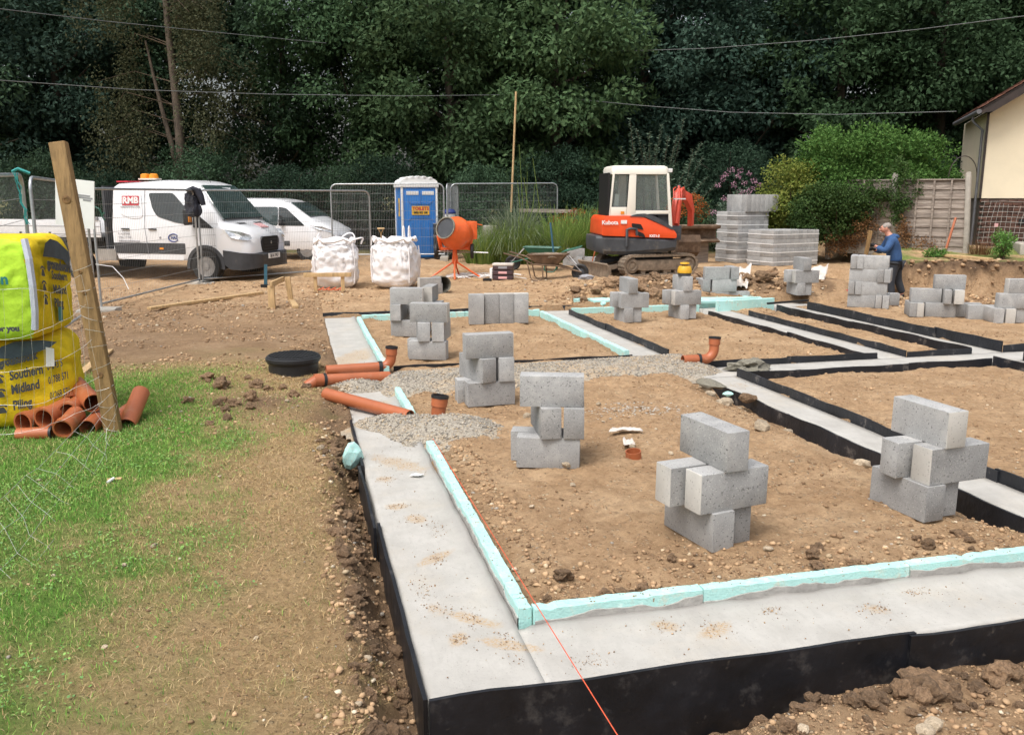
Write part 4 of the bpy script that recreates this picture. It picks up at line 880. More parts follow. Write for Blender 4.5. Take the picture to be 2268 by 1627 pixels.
tag(link('cement_chips', stones('cement_chips', np.stack([xs, ys, height(xs, ys) + .004], 1), RNG.uniform(.01, .03, n), np.tile([[.52, .48, .42]], (n, 1)), flat=.3), M['stone']), 'pale grey cement spill on the soil behind the front stack', 'cement', kind='stuff')
p = G(238, 1068, .06); tag(MB().tube([p, p + Vector((.015, .06, .01))], .010, 8).build('cigarette_end', M['whiteplain'], None), 'tiny white stub lying in the lawn below the post', 'litter')
p = G(253, 1060, .06); tag(MB().box(p, (.09, .04, .006), (0, 0, .3)).build('wood_chip', M['wood_pale'], None), 'reddish wood chip lying in the lawn below the post', 'litter')

# ------------------------------------------------------------------ leaning post, pipe offcuts, netting
pb = G(254, 968, .03); pt = AT(129, 315, 6.95)
o = thing('timber_post', 'leaning treated timber post standing in the lawn beside the yellow sacks', 'post', pb)
d = pt - pb; mb = MB(); mb.bar(-d * .04, d, .125, .085, (0.1, -1, 0)); post = mb.build('post', M['wood_treated'], o, bevel=.012)
M['endgrain'] = mat('knot_wood', (0.24, 0.13, 0.05), .8, .3, 30)
for f, r_ in ((.81, .035), (.22, .025), (.5, .018), (.57, .016)):
    c = d * f + Vector((.0, -.046, .0)); mbk = MB()
    Mx = Matrix.Translation(c) @ Euler((math.pi / 2, 0, 0)).to_matrix().to_4x4()
    mbk.lathe([(r_ * .35, -.004), (r_ * .4, .004), (r_ * .7, .0045), (r_, .001)], 14, Mx); mbk.build('knot', M['endgrain'], post, smooth=40)
def offcut(label, u, v, Y, dirv, L, r=.078, cuff=True):
    m0 = AT(u, v, Y); d = Vector(dirv).normalized(); o = thing('pipe_offcut', label, 'pipe', m0, 0, 'orange pipe offcuts heaped by the post')
    hollow([Vector((0, 0, 0)), d * L], r, 20, .006).build('pipe', M['terracotta'], o, smooth=50)
    if cuff: hollow([d * .0, d * .06], r + .008, 20, .008).build('socket', M['terracotta'], o, smooth=50)
offcut('orange pipe offcut at the far left of the heap', 50, 936, 6.66, (.25, 1, .02), .28)
offcut('orange pipe socket second from the left of the heap', 97, 927, 6.62, (.15, 1, .1), .30)
offcut('orange pipe socket lying lowest in front of the heap', 139, 950, 6.50, (-.05, 1, .22), .26, .072)
offcut('orange pipe mouth directly left of the post foot', 194, 948, 6.66, (-.05, 1, .12), .40, .068, False)
offcut('orange pipe half hidden behind the post foot', 229, 950, 6.80, (.05, 1, .1), .45, .066, False)
offcut('long orange pipe lying on top of the heap left of the post', 207, 893, 6.80, (-.62, .75, .12), .55, .075, False)
offcut('orange pipe stuck between the sacks and the heap', 150, 912, 6.72, (-.1, 1, .05), .35, .07)
offcut('orange pipe at the back of the heap against the yellow sack', 158, 893, 6.98, (-.3, .4, .25), .35, .075)
offcut('orange pipe offcut lying right of the post foot', 281, 943, 6.86, (-.10, .95, .42), .46, .072, False)
m0 = AT(40, 962, 6.58); m1 = AT(118, 958, 6.58); o = thing('pipe_offcut', 'thin orange pipe lying flat under the heap', 'pipe', m0, 0, 'orange pipe offcuts heaped by the post')
hollow([Vector((0, 0, 0)), m1 - m0], .052, 18).build('pipe', M['terracotta'], o, smooth=50); collar(o, (m1 - m0) * .98, m1 - m0, .058, .02)
def net(label, rows, name='wire_netting'):
    # rows: list of polylines (top wire to bottom wire); cross wires join them
    mb = MB(); rr = random.Random(4)
    for r_ in rows: mb.tube(r_, .0012, 4, caps=False)
    m = len(rows[0])
    for i in range(m):
        for k in (0,):
            mb.tube([Vector(rows[j][i]) + Vector((rr.uniform(-.015, .015), rr.uniform(-.01, .01), 0)) for j in range(len(rows))], .0009, 4, caps=False)
    o = mb.build(name, M['netwire'], None, fix=False); return tag(o, label, 'netting')
def interp(ps, n):
    ps = [Vector(p) for p in ps]; out = []
    for i in range(n + 1):
        f = i / n * (len(ps) - 1); k = min(int(f), len(ps) - 2); out.append(ps[k].lerp(ps[k + 1], f - k))
    return out
def wig(p, a, sd_):
    r = random.Random(sd_); return [q + Vector((r.uniform(-a, a), r.uniform(-a, a), r.uniform(-a * .5, a))) for q in p]
P0 = pb
gl = lambda u, v, z: G(u, v, z)
low = [wig(interp([P0 + Vector((.05, -.06, .02 + .09 * j)), gl(*q0, .03 + .02 * j), gl(*q1, .03 + .03 * j), gl(*q2, .05 + .03 * j)], 11), .015, j + 3) for j, (q0, q1, q2) in enumerate((
    ((225, 1110), (130, 1260), (-40, 1420)), ((195, 1080), (95, 1230), (-60, 1380)), ((165, 1060), (60, 1200), (-80, 1330)), ((130, 1040), (30, 1160), (-90, 1260)), ((90, 1030), (0, 1110), (-100, 1180))))]
net('slack wire netting fallen from the post across the lawn', low)
up = [wig(interp([pb + d * f + Vector((0, -.07, 0)), AT(130, v1, 6.45), AT(60, v2, 6.3), AT(-70, v3, 6.2)], 10), .012, int(f * 100)) for f, v1, v2, v3 in ((.13, 935, 960, 965), (.22, 880, 900, 900), (.34, 800, 820, 830), (.46, 720, 745, 760), (.56, 650, 640, 640))]
net('upright wire netting stretched from the post in front of the yellow sacks', up)
mb = MB()
for k in range(11):
    z0 = .04 + k * .13; a0 = R(40 * k); mb.tube([pb + d * (z0 / 2.3) + Vector((.075 * math.cos(t_), .065 * math.sin(t_) - .0, .05 * math.sin(t_ * .5 + k))) for t_ in [i * math.pi / 6 for i in range(13)]], .0016, 4, caps=False)
mb.build('wire_wrap', M['netwire'], o_ if False else bpy.data.objects['timber_post'], fix=False).location = -pb
# ------------------------------------------------------------------ vehicles
def section(x, zb, zt, w, wt, r=.10, waist=1.2):
    zm = min(waist, zt - r - .03); zm = max(zm, zb + .02); c = .02
    half = [(w * .97, zb), (w, zb + .06), (w, zm), (wt + (w - wt) * .12, zt - r), (wt - r * .25, zt - r * .3), (wt - r, zt), (wt * .5, zt + c)]
    return [(x, -y, z) for y, z in half] + [(x, 0, zt + c * 1.2)] + [(x, y, z) for y, z in reversed(half)]
def wheel(parent, c, r, w, side):
    o = link('wheel', bpy.data.meshes.new('wheel_hub'), None, parent); o.location = c
    Mx = Euler((math.pi / 2 * side, 0, 0)).to_matrix().to_4x4()
    mb = MB(); mb.lathe([(r * .60, -w / 2), (r * .93, -w / 2), (r, -w * .36), (r, w * .36), (r * .93, w / 2), (r * .66, w / 2), (r * .60, w * .3)], 32, Mx); mb.build('tyre', M['rubber'], o, smooth=40)
    mb = MB(); mb.lathe([(r * .66, w * .42), (r * .63, w * .46), (r * .58, w * .28), (r * .42, w * .33), (r * .28, w * .30), (r * .24, w * .46), (.001, w * .48)], 32, Mx); rim = mb.build('rim', M['rim'], o, smooth=40)
    mb = MB()
    for k in range(10):
        a = k * math.pi / 5; mb.lathe([(.020, 0), (.001, .004)], 8, Mx @ Matrix.Translation((r * .49 * math.cos(a), r * .49 * math.sin(a), w * .315)))
    mb.build('rim_holes', M['black'], rim)
    mb = MB(); mb.lathe([(.024, 0), (.001, .002)], 8, Mx); me = mb.mesh('wheel_hub'); o.data = me; me.materials.append(M['black']); return o
def side_panel(poly, y_of_z, off, th=.006):   # a flat piece on the right-hand flank, poly in x-z
    mb = MB(); n = len(poly); V = [(x, -(y_of_z(z) + off), z) for x, z in poly] + [(x, -(y_of_z(z) + off - th), z) for x, z in poly]
    F = [tuple(range(n)), tuple(range(2 * n - 1, n - 1, -1))] + [(i, i + n, (i + 1) % n + n, (i + 1) % n) for i in range(n)]
    return mb.add(V, F)
def rnd_poly(pts, r=.06, n=4):                # rounds the corners of an x-z outline
    out = []; m = len(pts)
    for i in range(m):
        p = Vector(pts[i]); a = Vector(pts[i - 1]); b = Vector(pts[(i + 1) % m]); k = min(r, (a - p).length * .45, (b - p).length * .45)
        p0 = p + (a - p).normalized() * k; p1 = p + (b - p).normalized() * k
        for j in range(n + 1): t = j / n; q = p0 * (1 - t) ** 2 + p * 2 * t * (1 - t) + p1 * t ** 2; out.append((q.x, q.y))
    return out
YAW = R(-13.5); van = thing('crew_cab_van', 'white crew cab tipper van with a red logo on its door and an amber beacon', 'van', (-6.60, 20.45, hz(-6.5, 20.4) - .03), YAW)
zt = lambda x: x
st = [(-2.36, .62, 2.12, .98, .84), (-2.25, .50, 2.18, 1.0, .86), (-1.2, .48, 2.24, 1.01, .87), (-.62, .48, 2.23, 1.01, .86), (-.30, .48, 2.16, 1.01, .82), (-.16, .48, 2.07, 1.01, .80), (.12, .48, 1.70, 1.01, .88),
      (.38, .48, 1.36, 1.005, .93), (.47, .48, 1.30, 1.0, .90), (.80, .48, 1.19, .94, .80), (.96, .48, 1.05, .82, .66), (1.02, .50, .92, .70, .60)]
mb = MB(); mb.loft([section(*s_) for s_ in st]); body = mb.build('body', M['white'], van, smooth=30)
yv = lambda z: 1.01 if z < 1.2 else 1.01 - (z - 1.2) * .127
def flank(name, poly, mt, off=.006, r=.05, par=None): return side_panel(rnd_poly(poly, r) if r else poly, yv, off).build(name, M[mt], par or van)
flank('door_window', [(-1.40, 1.97), (-.78, 1.97), (-.34, 1.52), (-.32, 1.27), (-.72, 1.32), (-1.18, 1.45), (-1.30, 1.62)], 'glass', .007, .07)
flank('quarter_window', [(-.27, 1.58), (.24, 1.20), (-.27, 1.21)], 'black', .007, .03)
flank('door_panel_recess', [(-2.14, 1.99), (-1.60, 1.99), (-1.54, 1.42), (-1.85, 1.40), (-2.16, 1.52)], 'white', .008, .1)
flank('lower_trim', [(-2.34, .86), (-.50, .86), (-.50, .62), (-2.30, .62)], 'darktrim', .008, .02)
flank('sill', [(-2.26, .60), (-.55, .60), (-.55, .49), (-2.24, .49)], 'white', .004, .01)
for x_ in (-1.50,):
    mb = MB()
    for a, b in (((x_, 2.08), (x_ - .0, 1.2)), ((x_, 1.2), (x_ + .06, .52))): mb.bar((a[0], -(yv(a[1]) + .004), a[1]), (b[0], -(yv(b[1]) + .004), b[1]), .006, .010, (0, 1, 0))
    mb.build('door_seam', M['inkgrey'], van)
for x_ in (-2.0, -1.30):
    mb = MB(); mb.box((x_, -1.025, 1.17), (.20, .03, .03)); mb.build('door_handle', M['black'], van, bevel=.006)
mb = MB(); mb.box((-1.10, -1.02, .74), (.10, .012, .04)); mb.build('side_marker', M['amber'], van)
mb = MB(); mb.lathe([(.028, 0), (.02, .006)], 12, Matrix.Translation((-1.12, -1.012, .98)) @ RX90); mb.build('lock', M['inkgrey'], van)
# screen, bonnet details, nose
def quad(name, pts, mt, par, th=.004):
    P = [Vector(p) for p in pts]; n_ = (P[1] - P[0]).cross(P[2] - P[0]).normalized(); mb = MB(); n = len(P)
    mb.add([p + n_ * th for p in P] + [p - n_ * .004 for p in P], [tuple(range(n)), tuple(range(2 * n - 1, n - 1, -1))] + [(i, i + n, (i + 1) % n + n, (i + 1) % n) for i in range(n)])
    return mb.build(name, M[mt], par)
quad('windscreen', [(-.225, -.66, 2.135), (-.16, -.70, 2.075), (.12, -.80, 1.735), (.395, -.86, 1.385), (.395, .86, 1.385), (.12, .80, 1.735), (-.16, .70, 2.075), (-.225, .66, 2.135)], 'glassteal', van, .022)
mb = MB(); mb.bar((.40, -.80, 1.405), (.40, .80, 1.405), .05, .02); mb.build('wiper_tray', M['black'], van)
for s_ in (-1, 1):
    quad('bonnet_vent', [(.52, s_ * .20, 1.308), (.52, s_ * .52, 1.305), (.60, s_ * .50, 1.278), (.60, s_ * .22, 1.282)][::s_], 'black', van, .014)
quad('bonnet_print', [(.64, .0, 1.275), (.84, .0, 1.195), (.84, .34, 1.185), (.64, .34, 1.268)][::1], 'redfade', van, .012)
hl = [(.50, -1.008, 1.17), (.62, -1.0, 1.01), (.80, -.95, .955), (.965, -.815, .93), (1.0, -.72, .97), (.97, -.74, 1.045), (.83, -.88, 1.12)]
def patch(name, pts, mt, par, out=(0, 0, 0)):
    o_ = Vector(out); c = sum((Vector(p) for p in pts), Vector()) / len(pts); mb = MB(); V = [Vector(p) + o_ for p in pts] + [c + o_ * 1.6]
    n = len(pts); mb.add(V, [(i, (i + 1) % n, n) for i in range(n)]); return mb.build(name, M[mt], par)
patch('headlight', hl, 'lamp', van, (.012, -.02, .004)); patch('headlight', [(x, -y, z) for x, y, z in hl][::-1], 'lamp', van, (.012, .02, .004))
mb = MB(); mb.prism(rnd_poly([(-.36, 1.0), (.36, 1.0), (.40, .90), (.34, .66), (-.34, .66), (-.40, .90)], .06), -.02, .03, Matrix.Translation((1.035, 0, 0)) @ Euler((0, 0, math.pi / 2)).to_matrix().to_4x4()); gr = mb.build('grille', M['black'], van)
for k in range(4): mb = MB(); mb.box((1.072, 0, .72 + k * .07), (.012, .64, .012)); mb.build('grille_bar', M['darktrim'], gr)
mb = MB(); mb.lathe([(.035, 0), (.001, .01)], 12, Matrix.Translation((1.07, 0, .86)) @ Euler((0, math.pi / 2, 0)).to_matrix().to_4x4()); mb.build('badge', M['chrome'], gr)
bs = lambda x, w, z0, z1: [(x, -w, z0), (x, -w, z1), (x, -w * .5, z1 + .01), (x, w * .5, z1 + .01), (x, w, z1), (x, w, z0)]
mb = MB(); mb.loft([bs(.44, 1.025, .42, .72), bs(.60, 1.02, .30, .70), bs(.86, .95, .28, .66), bs(1.02, .80, .30, .64), bs(1.10, .60, .32, .62), bs(1.12, .45, .36, .60)]); mb.build('bumper', M['darktrim'], van, smooth=35)
mb = MB(); mb.box((1.128, 0.0, .56), (.012, .52, .115)); pl = mb.build('number_plate', M['whiteplain'], van)
text_mesh('plate_text', 'BJ16 YKF', .10, M['black'], pl, (1.136, 0, .56), Euler((math.pi / 2, 0, math.pi / 2)).to_matrix().to_4x4(), .001, .002)
for x_ in (0, -3.35):
    for s_ in (-1, 1): wheel(van, (x_, s_ * .925, .355), .355, .24, 1 if s_ < 0 else -1)
mb = MB()
for k in range(15):
    a0 = R(-8 + 196 * k / 15); a1 = R(-8 + 196 * (k + 1) / 15)
    V = []
    for a in (a0, a1):
        for rr in (.40, .475):
            for y_ in (-1.032, -.98): V.append((rr * math.cos(a), y_, .36 + rr * math.sin(a)))
    mb.add(V, [(0, 2, 6, 4), (1, 5, 7, 3), (0, 4, 5, 1), (2, 3, 7, 6)])
mb.build('wheel_arch', M['darktrim'], van)
mb = MB(); mb.prism([(.42 * math.cos(R(a)), .36 + .42 * math.sin(R(a))) for a in range(0, 181, 15)] + [(-.42, .3), (.42, .3)], -1.0165, -.80); mb.build('arch_shade_disc', M['black'], van)  # black disc on the flank, painted shade of the wheel arch opening
# mirror, roof beacon, ladder rack, tipper body
mb = MB(); mb.box((-.28, -1.17, 1.44), (.12, .20, .34)); mi = mb.build('mirror', M['black'], van, bevel=.03); mb = MB(); mb.box((-.21, -1.2, 1.40), (.02, .10, .12)); mb.build('indicator', M['amber'], mi)
mb = MB(); mb.box((-1.85, -.2, 2.285), (.46, .24, .035)); be = mb.build('beacon_base', M['tarp'], van, bevel=.008)
mb = MB(); mb.lathe([(.11, 0), (.10, .09), (.07, .11), (.001, .115)], 16, Matrix.Translation((-1.97, -.2, 2.30))); mb.lathe([(.11, 0), (.10, .09), (.07, .11), (.001, .115)], 16, Matrix.Translation((-1.75, -.2, 2.30))); mb.build('beacon_lens', M['amber'], be, smooth=40)
mb = MB(); mb.tube([(-.2, -.3, 2.2), (-.55, -.3, 2.62)], .006, 5); mb.build('aerial', M['black'], van)
mb = MB(); mb.box((-2.18, 0, 2.225), (.30, 1.5, .03)); mb.build('roof_stripe', M['red'], van)
mb = MB(); mb.box((-2.54, 0, 1.35), (.06, 1.96, 1.55)); 
for k in range(7): mb.box((-2.58, -.9 + k * .3, 1.36), (.06, .05, 1.5))
mb.build('headboard', M['excgrey'], van)
mb = MB(); mb.box((-4.08, 0, .93), (2.9, 2.02, .08)); mb.box((-3.85, 0, .72), (3.2, .7, .22)); mb.build('chassis', M['black'], van)
for s_ in (-1, 1):
    mb = MB(); mb.box((-4.10, s_ * 1.03, 1.17), (2.92, .04, .40)); ds = mb.build('dropside', M['white'], van, bevel=.008)
    for zz in (1.04, 1.22): mb = MB(); mb.box((-4.10, s_ * 1.053, zz), (2.9, .006, .012)); mb.build('dropside_rib', M['inkgrey'], ds)
    for xx in (-3.2, -4.0, -4.8): mb = MB(); mb.box((xx, s_ * 1.055, 1.02), (.05, .02, .13)); mb.build('hinge', M['black'], ds)
mb = MB(); mb.box((-2.72, -1.06, 1.40), (.12, .03, .08)); mb.build('latch', M['inkgrey'], van)
mb = MB(); mb.tube([(-2.60, -1.0, 1.5), (-2.64, -1.02, 1.62), (-2.74, -1.02, 1.66), (-2.84, -1.02, 1.58)], .018, 6); mb.tube([(-2.54, -1.0, 1.36), (-2.58, -1.03, 1.46), (-2.5, -1.04, 1.53)], .018, 6); mb.build('hose', M['greenpaint'], van)
mb = MB(); mb.box((-2.56, -.86, .58), (.5, .3, .26)); mb.build('step_box', M['chrome'], van)
# lettering on the door
mb = MB(); yd = -(yv(1.80) + .017)
mb.box((-1.86, yd + .000, 1.80), (.43, .004, .21), (R(-7.3), 0, 0)); lg = mb.build('logo_panel', M['red'], van)
rt = Euler((R(90 - 7.3), 0, 0)).to_matrix().to_4x4()
text_mesh('logo_text', 'RMB', .20, M['whiteplain'], lg, (-1.86, yd - .004, 1.80), rt, .001, .008, sx=1.05)
text_mesh('door_text', 'CONSTRUCTION & CIVIL', .045, M['inkgrey'], van, (-1.86, yd - .018, 1.655), rt, .0005, .001)
for k, (tx, z_, sz) in enumerate((('K. ALISTAIR', 1.06, .06), ('07961-117-460', .98, .055), ('info@rmbgroundworks.co.uk', .90, .046), ('www.rmbgroundworks.co.uk', .83 + .055, .0))):
    if sz: text_mesh('door_text', tx, sz, M['inkgrey'], van, (-2.20, -1.0195, z_), RX90, .0005, .001, 'LEFT')
text_mesh('door_text', 'www.rmbgroundworks.co.uk', .046, M['inkgrey'], van, (-2.20, -1.0195, .915 - .09 + .0), RX90, .0005, .001, 'LEFT').location.z = .07
mb = MB(); mb.tube([(-.78 + .125 * math.cos(R(a)), -1.016, .98 + .085 * math.sin(R(a))) for a in range(35, 345, 15)], [.006 + .010 * abs(math.sin(R(a * .5))) for a in range(35, 345, 15)], 5); em = mb.build('emblem', M['navy'], van)
text_mesh('emblem_text', 'HAS', .10, M['navy'], em, (-.76, -1.0195, .98), RX90, .0005, .003, sx=.9)

# the smaller van behind
van2 = thing('small_van', 'small white panel van parked behind the crew cab van', 'van', (-5.62, 25.3, hz(-5.3, 25) - .02), R(-9)); van2.scale = (.95, .95, .92)
st = [(-3.5, .45, 1.70, .86, .78), (-3.42, .35, 1.80, .9, .80), (-2.0, .33, 1.86, .91, .80), (-1.1, .33, 1.85, .91, .79), (-.72, .33, 1.80, .91, .77), (-.50, .33, 1.70, .91, .76), (.10, .33, 1.30, .91, .82), (.22, .33, 1.22, .9, .82),
      (.55, .34, 1.08, .87, .76), (.80, .36, .92, .78, .66), (.92, .40, .74, .62, .52)]
mb = MB(); mb.loft([section(*s_, r=.09, waist=1.02) for s_ in st]); mb.build('body', M['white'], van2, smooth=32)
yv2 = lambda z: .91 if z < 1.02 else .91 - (z - 1.02) / .84 * .12
side_panel(rnd_poly([(-1.62, 1.62), (-.86, 1.62), (-.86, 1.06), (-1.52, 1.10)], .06), yv2, .007).build('door_window', M['glassteal'], van2)
side_panel(rnd_poly([(-.83, 1.62), (-.60, 1.58), (-.02, 1.06), (-.83, 1.06)], .04), yv2, .007).build('quarter_window', M['glass'], van2)
side_panel(rnd_poly([(-3.4, .60), (-.5, .60), (-.5, .45), (-3.4, .45)], .02), yv2, .008).build('lower_trim', M['darktrim'], van2)
quad('windscreen', [(-.52, -.62, 1.735), (.10, -.74, 1.325), (.10, .74, 1.325), (-.52, .62, 1.735)], 'glassteal', van2, .02)
mb = MB(); mb.box((-.72, -1.0, 1.15), (.10, .16, .18)); mb.build('mirror', M['black'], van2, bevel=.03)
mb = MB(); mb.box((-1.42, -.925, .97), (.18, .02, .03)); mb.build('door_handle', M['black'], van2)
hl2 = [(.12, -.915, 1.06), (.42, -.895, .93), (.76, -.80, .84), (.80, -.76, .90), (.50, -.87, 1.03)]
patch('headlight', hl2, 'lamp', van2, (.008, -.012, .004)); patch('headlight', [(x, -y, z) for x, y, z in hl2][::-1], 'lamp', van2, (.008, .012, .004))
mb = MB(); mb.loft([bs(.45, .92, .22, .58), bs(.75, .86, .22, .58), bs(.95, .66, .24, .56), bs(1.0, .4, .3, .5)]); mb.build('bumper', M['darktrim'], van2, smooth=35)
for x_ in (0, -2.66):
    for s_ in (-1, 1): wheel(van2, (x_, s_ * .80, .32), .32, .2, 1 if s_ < 0 else -1)

# ------------------------------------------------------------------ mini excavator
ex = thing('mini_excavator', 'orange mini excavator with a cream cab and muddy tracks', 'excavator', (3.12, 20.35, .14), R(21))
def stadium(L, h, n=10, z0=0.0):
    r = h / 2; a = [(L / 2 - r + r * math.sin(R(t)), z0 + r - r * math.cos(R(t))) for t in np.linspace(0, 180, n)]
    return a + [(-x, z0 + h - (z - z0)) for x, z in a]
for s_ in (-1, 1):
    y0 = s_ * .76; y1 = s_ * .46
    outer = stadium(2.0, .50); inner = stadium(1.90, .40, z0=.05); n = len(outer); mb = MB()
    V = [(x, y0, z) for x, z in outer] + [(x, y1, z) for x, z in outer] + [(x, y0, z) for x, z in inner] + [(x, y1, z) for x, z in inner]; F = []
    for i in range(n):
        j = (i + 1) % n; F += [(i, j, n + j, n + i), (2 * n + i, 3 * n + i, 3 * n + j, 2 * n + j), (i, 2 * n + i, 2 * n + j, j), (n + i, n + j, 3 * n + j, 3 * n + i)]
    mb.add(V, F); tr = mb.build('track', M['mud'], ex, smooth=30)
    per = []                                      # lugs round the belt
    for i in range(n):
        a = Vector((outer[i][0], 0, outer[i][1])); b = Vector((outer[(i + 1) % n][0], 0, outer[(i + 1) % n][1])); m_ = max(1, int((b - a).length / .085))
        per += [(a.lerp(b, (k + .5) / m_), (b - a)) for k in range(m_)]
    mb = MB()
    for p, dd in per: mb.box((p.x, (y0 + y1) / 2, p.z), (.035, .31, .03), (0, -math.atan2(dd.z, dd.x), 0))
    mb.build('track_lugs', M['mud'], tr)
    mb = MB(); mb.box((0, s_ * .60, .26), (1.35, .2, .24)); mb.prism([(-.7, .36), (.7, .36), (.78, .22), (.5, .13), (-.5, .13), (-.78, .22)], s_ * .72, s_ * .70); mb.build('track_frame', M['mud'], tr, bevel=.012)
    for x_, r_ in ((-.76, .17), (.76, .18)):
        mb = MB(); mb.lathe([(r_, -.1), (r_, .1), (r_ * .6, .12), (r_ * .5, .10), (.05, .11), (.001, .11)], 20, Matrix.Translation((x_, s_ * .62, .25)) @ Euler((math.pi / 2 * (1 if s_ < 0 else -1), 0, 0)).to_matrix().to_4x4()); mb.build('sprocket', M['mud'], tr, smooth=40)
    for x_ in (-.45, -.15, .15, .45): mb = MB(); mb.lathe([(.06, -.08), (.06, .08), (.001, .085)], 12, Matrix.Translation((x_, s_ * .62, .10)) @ RX90); mb.build('roller', M['mud'], tr, smooth=40)
mb = MB(); mb.box((0, 0, .36), (1.0, .9, .22)); mb.lathe([(.38, .45), (.38, .58)], 24); mb.build('undercarriage', M['excgrey'], ex, bevel=.02)
mb = MB(); bp_ = [(-1.42, -.02), (-1.36, -.02), (-1.33, .12), (-1.36, .26), (-1.44, .33), (-1.46, .30), (-1.41, .22), (-1.40, .1)]; mb.prism(bp_, -.78, .78); bl = mb.build('dozer_blade', M['mud'], ex, bevel=.006)
for s_ in (-1, 1): mb = MB(); mb.bar((-1.36, s_ * .36, .16), (-.5, s_ * .36, .32), .12, .10); mb.build('blade_arm', M['mud'], bl)
mb = MB(); mb.bar((-1.2, 0, .3), (-.5, 0, .44), .09, .09); mb.build('blade_ram', M['excgrey'], bl)
ux = -.42
def EX(poly): return [(x + ux, z) for x, z in poly]
def exsec(x, zb, zt, w, sh=.12): return [(x + ux, -w + sh * .4, zb), (x + ux, -w, zb + .08), (x + ux, -w, zt - .06), (x + ux, -w + .06, zt), (x + ux, w - .06, zt), (x + ux, w, zt - .06), (x + ux, w, zb + .08), (x + ux, w - sh * .4, zb)]
mb = MB(); mb.loft([exsec(-1.0, .66, .93, .45), exsec(-.96, .58, .94, .62), exsec(-.80, .52, .94, .74), exsec(-.3, .50, .92, .76), exsec(.6, .56, .88, .76), exsec(.92, .60, .87, .70), exsec(.97, .64, .86, .60)]); mb.build('counterweight', M['excgrey'], ex, smooth=30)
hood = rnd_poly(EX([(-.86, .95), (-.84, 1.32), (-.78, 1.40), (-.10, 1.40), (.14, 1.36), (.48, 1.22), (.84, 1.08), (.92, .98), (.92, .88), (.3, .90)]), .04, 3)
mb = MB(); mb.prism(hood, -.755, .70); mb.build('engine_cover', M['excorange'], ex, bevel=.02)
mb = MB(); mb.prism(rnd_poly(EX([(-.22, 1.385), (-.05, 1.44), (.14, 1.45), (.40, 1.38), (.62, 1.26), (.86, 1.09), (.80, 1.075), (.46, 1.235), (.14, 1.375)]), .02, 2), -.770, -.62); mb.build('cover_trim', M['excgrey'], ex)
def exq(name, poly, mt, y=-.765, th=.012, r=.03, par=ex): mb = MB(); mb.prism(rnd_poly(EX(poly), r, 3), y - th, y + th); return mb.build(name, M[mt], par)
exq('side_vent', [(-.17, 1.23), (.05, 1.21), (.12, 1.08), (-.15, 1.13)], 'black'); exq('side_vent', [(-.02, 1.05), (.12, 1.0), (.17, .90), (.0, .93)], 'black')
mb = MB(); mb.tube([(ux - .28, -.80, .70), (ux - .28, -.80, 1.09), (ux - .20, -.80, 1.11), (ux - .06, -.80, 1.10), (ux - .04, -.80, .95)], .035, 6); mb.build('step_guard', M['excgrey'], ex, smooth=40)
exq('decal', [(-.42, 1.30), (-.28, 1.30), (-.28, 1.22), (-.42, 1.22)], 'whiteplain', r=0.001); exq('warning_light', [(-.42, 1.50), (-.34, 1.50), (-.34, 1.44), (-.42, 1.44)], 'amber', -.72, r=.001)
text_mesh('maker_text', 'Kubota', .13, M['whiteplain'], ex, (ux - .68, -.785, 1.245), RX90, .001, .004)
text_mesh('model_text', 'KX71-3', .075, M['whiteplain'], ex, (ux + .38, -.785, .935), RX90, .001, .004)
# cab: posts, roof, panes
cabz0, cabz1 = 1.38, 2.50
def cabp(x, z): return (x + ux, z)
side = {'rear_post': [(-.69, 1.40), (-.62, 2.35), (-.57, 2.40), (-.635, 1.60), (-.66, 1.40)], 'mid_post': [(-.28, 1.40), (-.23, 2.36), (-.07, 2.36), (-.07, 1.40)], 'front_post': [(.70, 2.36), (.64, 2.36), (.74, 1.16), (.82, 1.14)],
        'lower_side_panel': [(-.69, 1.40), (-.665, 1.60), (-.28, 1.60), (-.28, 1.40)], 'door_base': [(-.07, 1.40), (-.07, 1.52), (.735, 1.52), (.75, 1.44), (.3, 1.44)]}
for k, v in side.items():
    for y0, y1 in ((-.715, -.655), (.29, .35)): mb = MB(); mb.prism(EX(v), y0, y1); mb.build(k, M['cream'], ex, bevel=.008)
for y0 in (-.69, .32):
    for nm, v in (('rear_side_pane', [(-.655, 1.58), (-.60, 2.35), (-.24, 2.35), (-.28, 1.58)]), ('door_pane', [(-.07, 1.52), (-.07, 2.35), (.66, 2.35), (.735, 1.52)])):
        mb = MB(); mb.prism(EX(v), y0 - .004, y0 + .004); mb.build(nm, M['cabglass'] if 'cabglass' in M else M['glass'], ex)
for nm, v in (('door_seal', [(-.07, 1.52), (-.07, 2.35), (.66, 2.35), (.735, 1.52)]), ('window_seal', [(-.645, 1.60), (-.60, 2.33), (-.25, 2.33), (-.28, 1.60)])):
    vv = EX(v); mb = MB(); mb.tube([(x, -.70, z) for x, z in vv + vv[:1]], .014, 5); mb.build(nm, M['black'], ex)
mb = MB(); mb.loft([[(x + ux, y, z) for x, y in rnd_poly([(-.64 * k, -.72 * k2 - .0), (.70 * k, -.72 * k2), (.70 * k, .36 * k2), (-.64 * k, .36 * k2)], .12)] for k, k2, z in ((1.0, 1.0, 2.34), (1.0, 1.0, 2.46), (.97, .96, 2.51), (.88, .88, 2.535))]); mb.build('cab_roof', M['cream'], ex, smooth=35)
mb = MB(); mb.box((ux + .76, -.5, 2.43), (.12, .12, .09)); mb.build('work_light', M['whiteplain'], ex, bevel=.01)
mb = MB(); mb.box((ux - .70, -.18, 1.88), (.05, 1.0, .98)); mb.build('rear_screen', M['black'], ex)
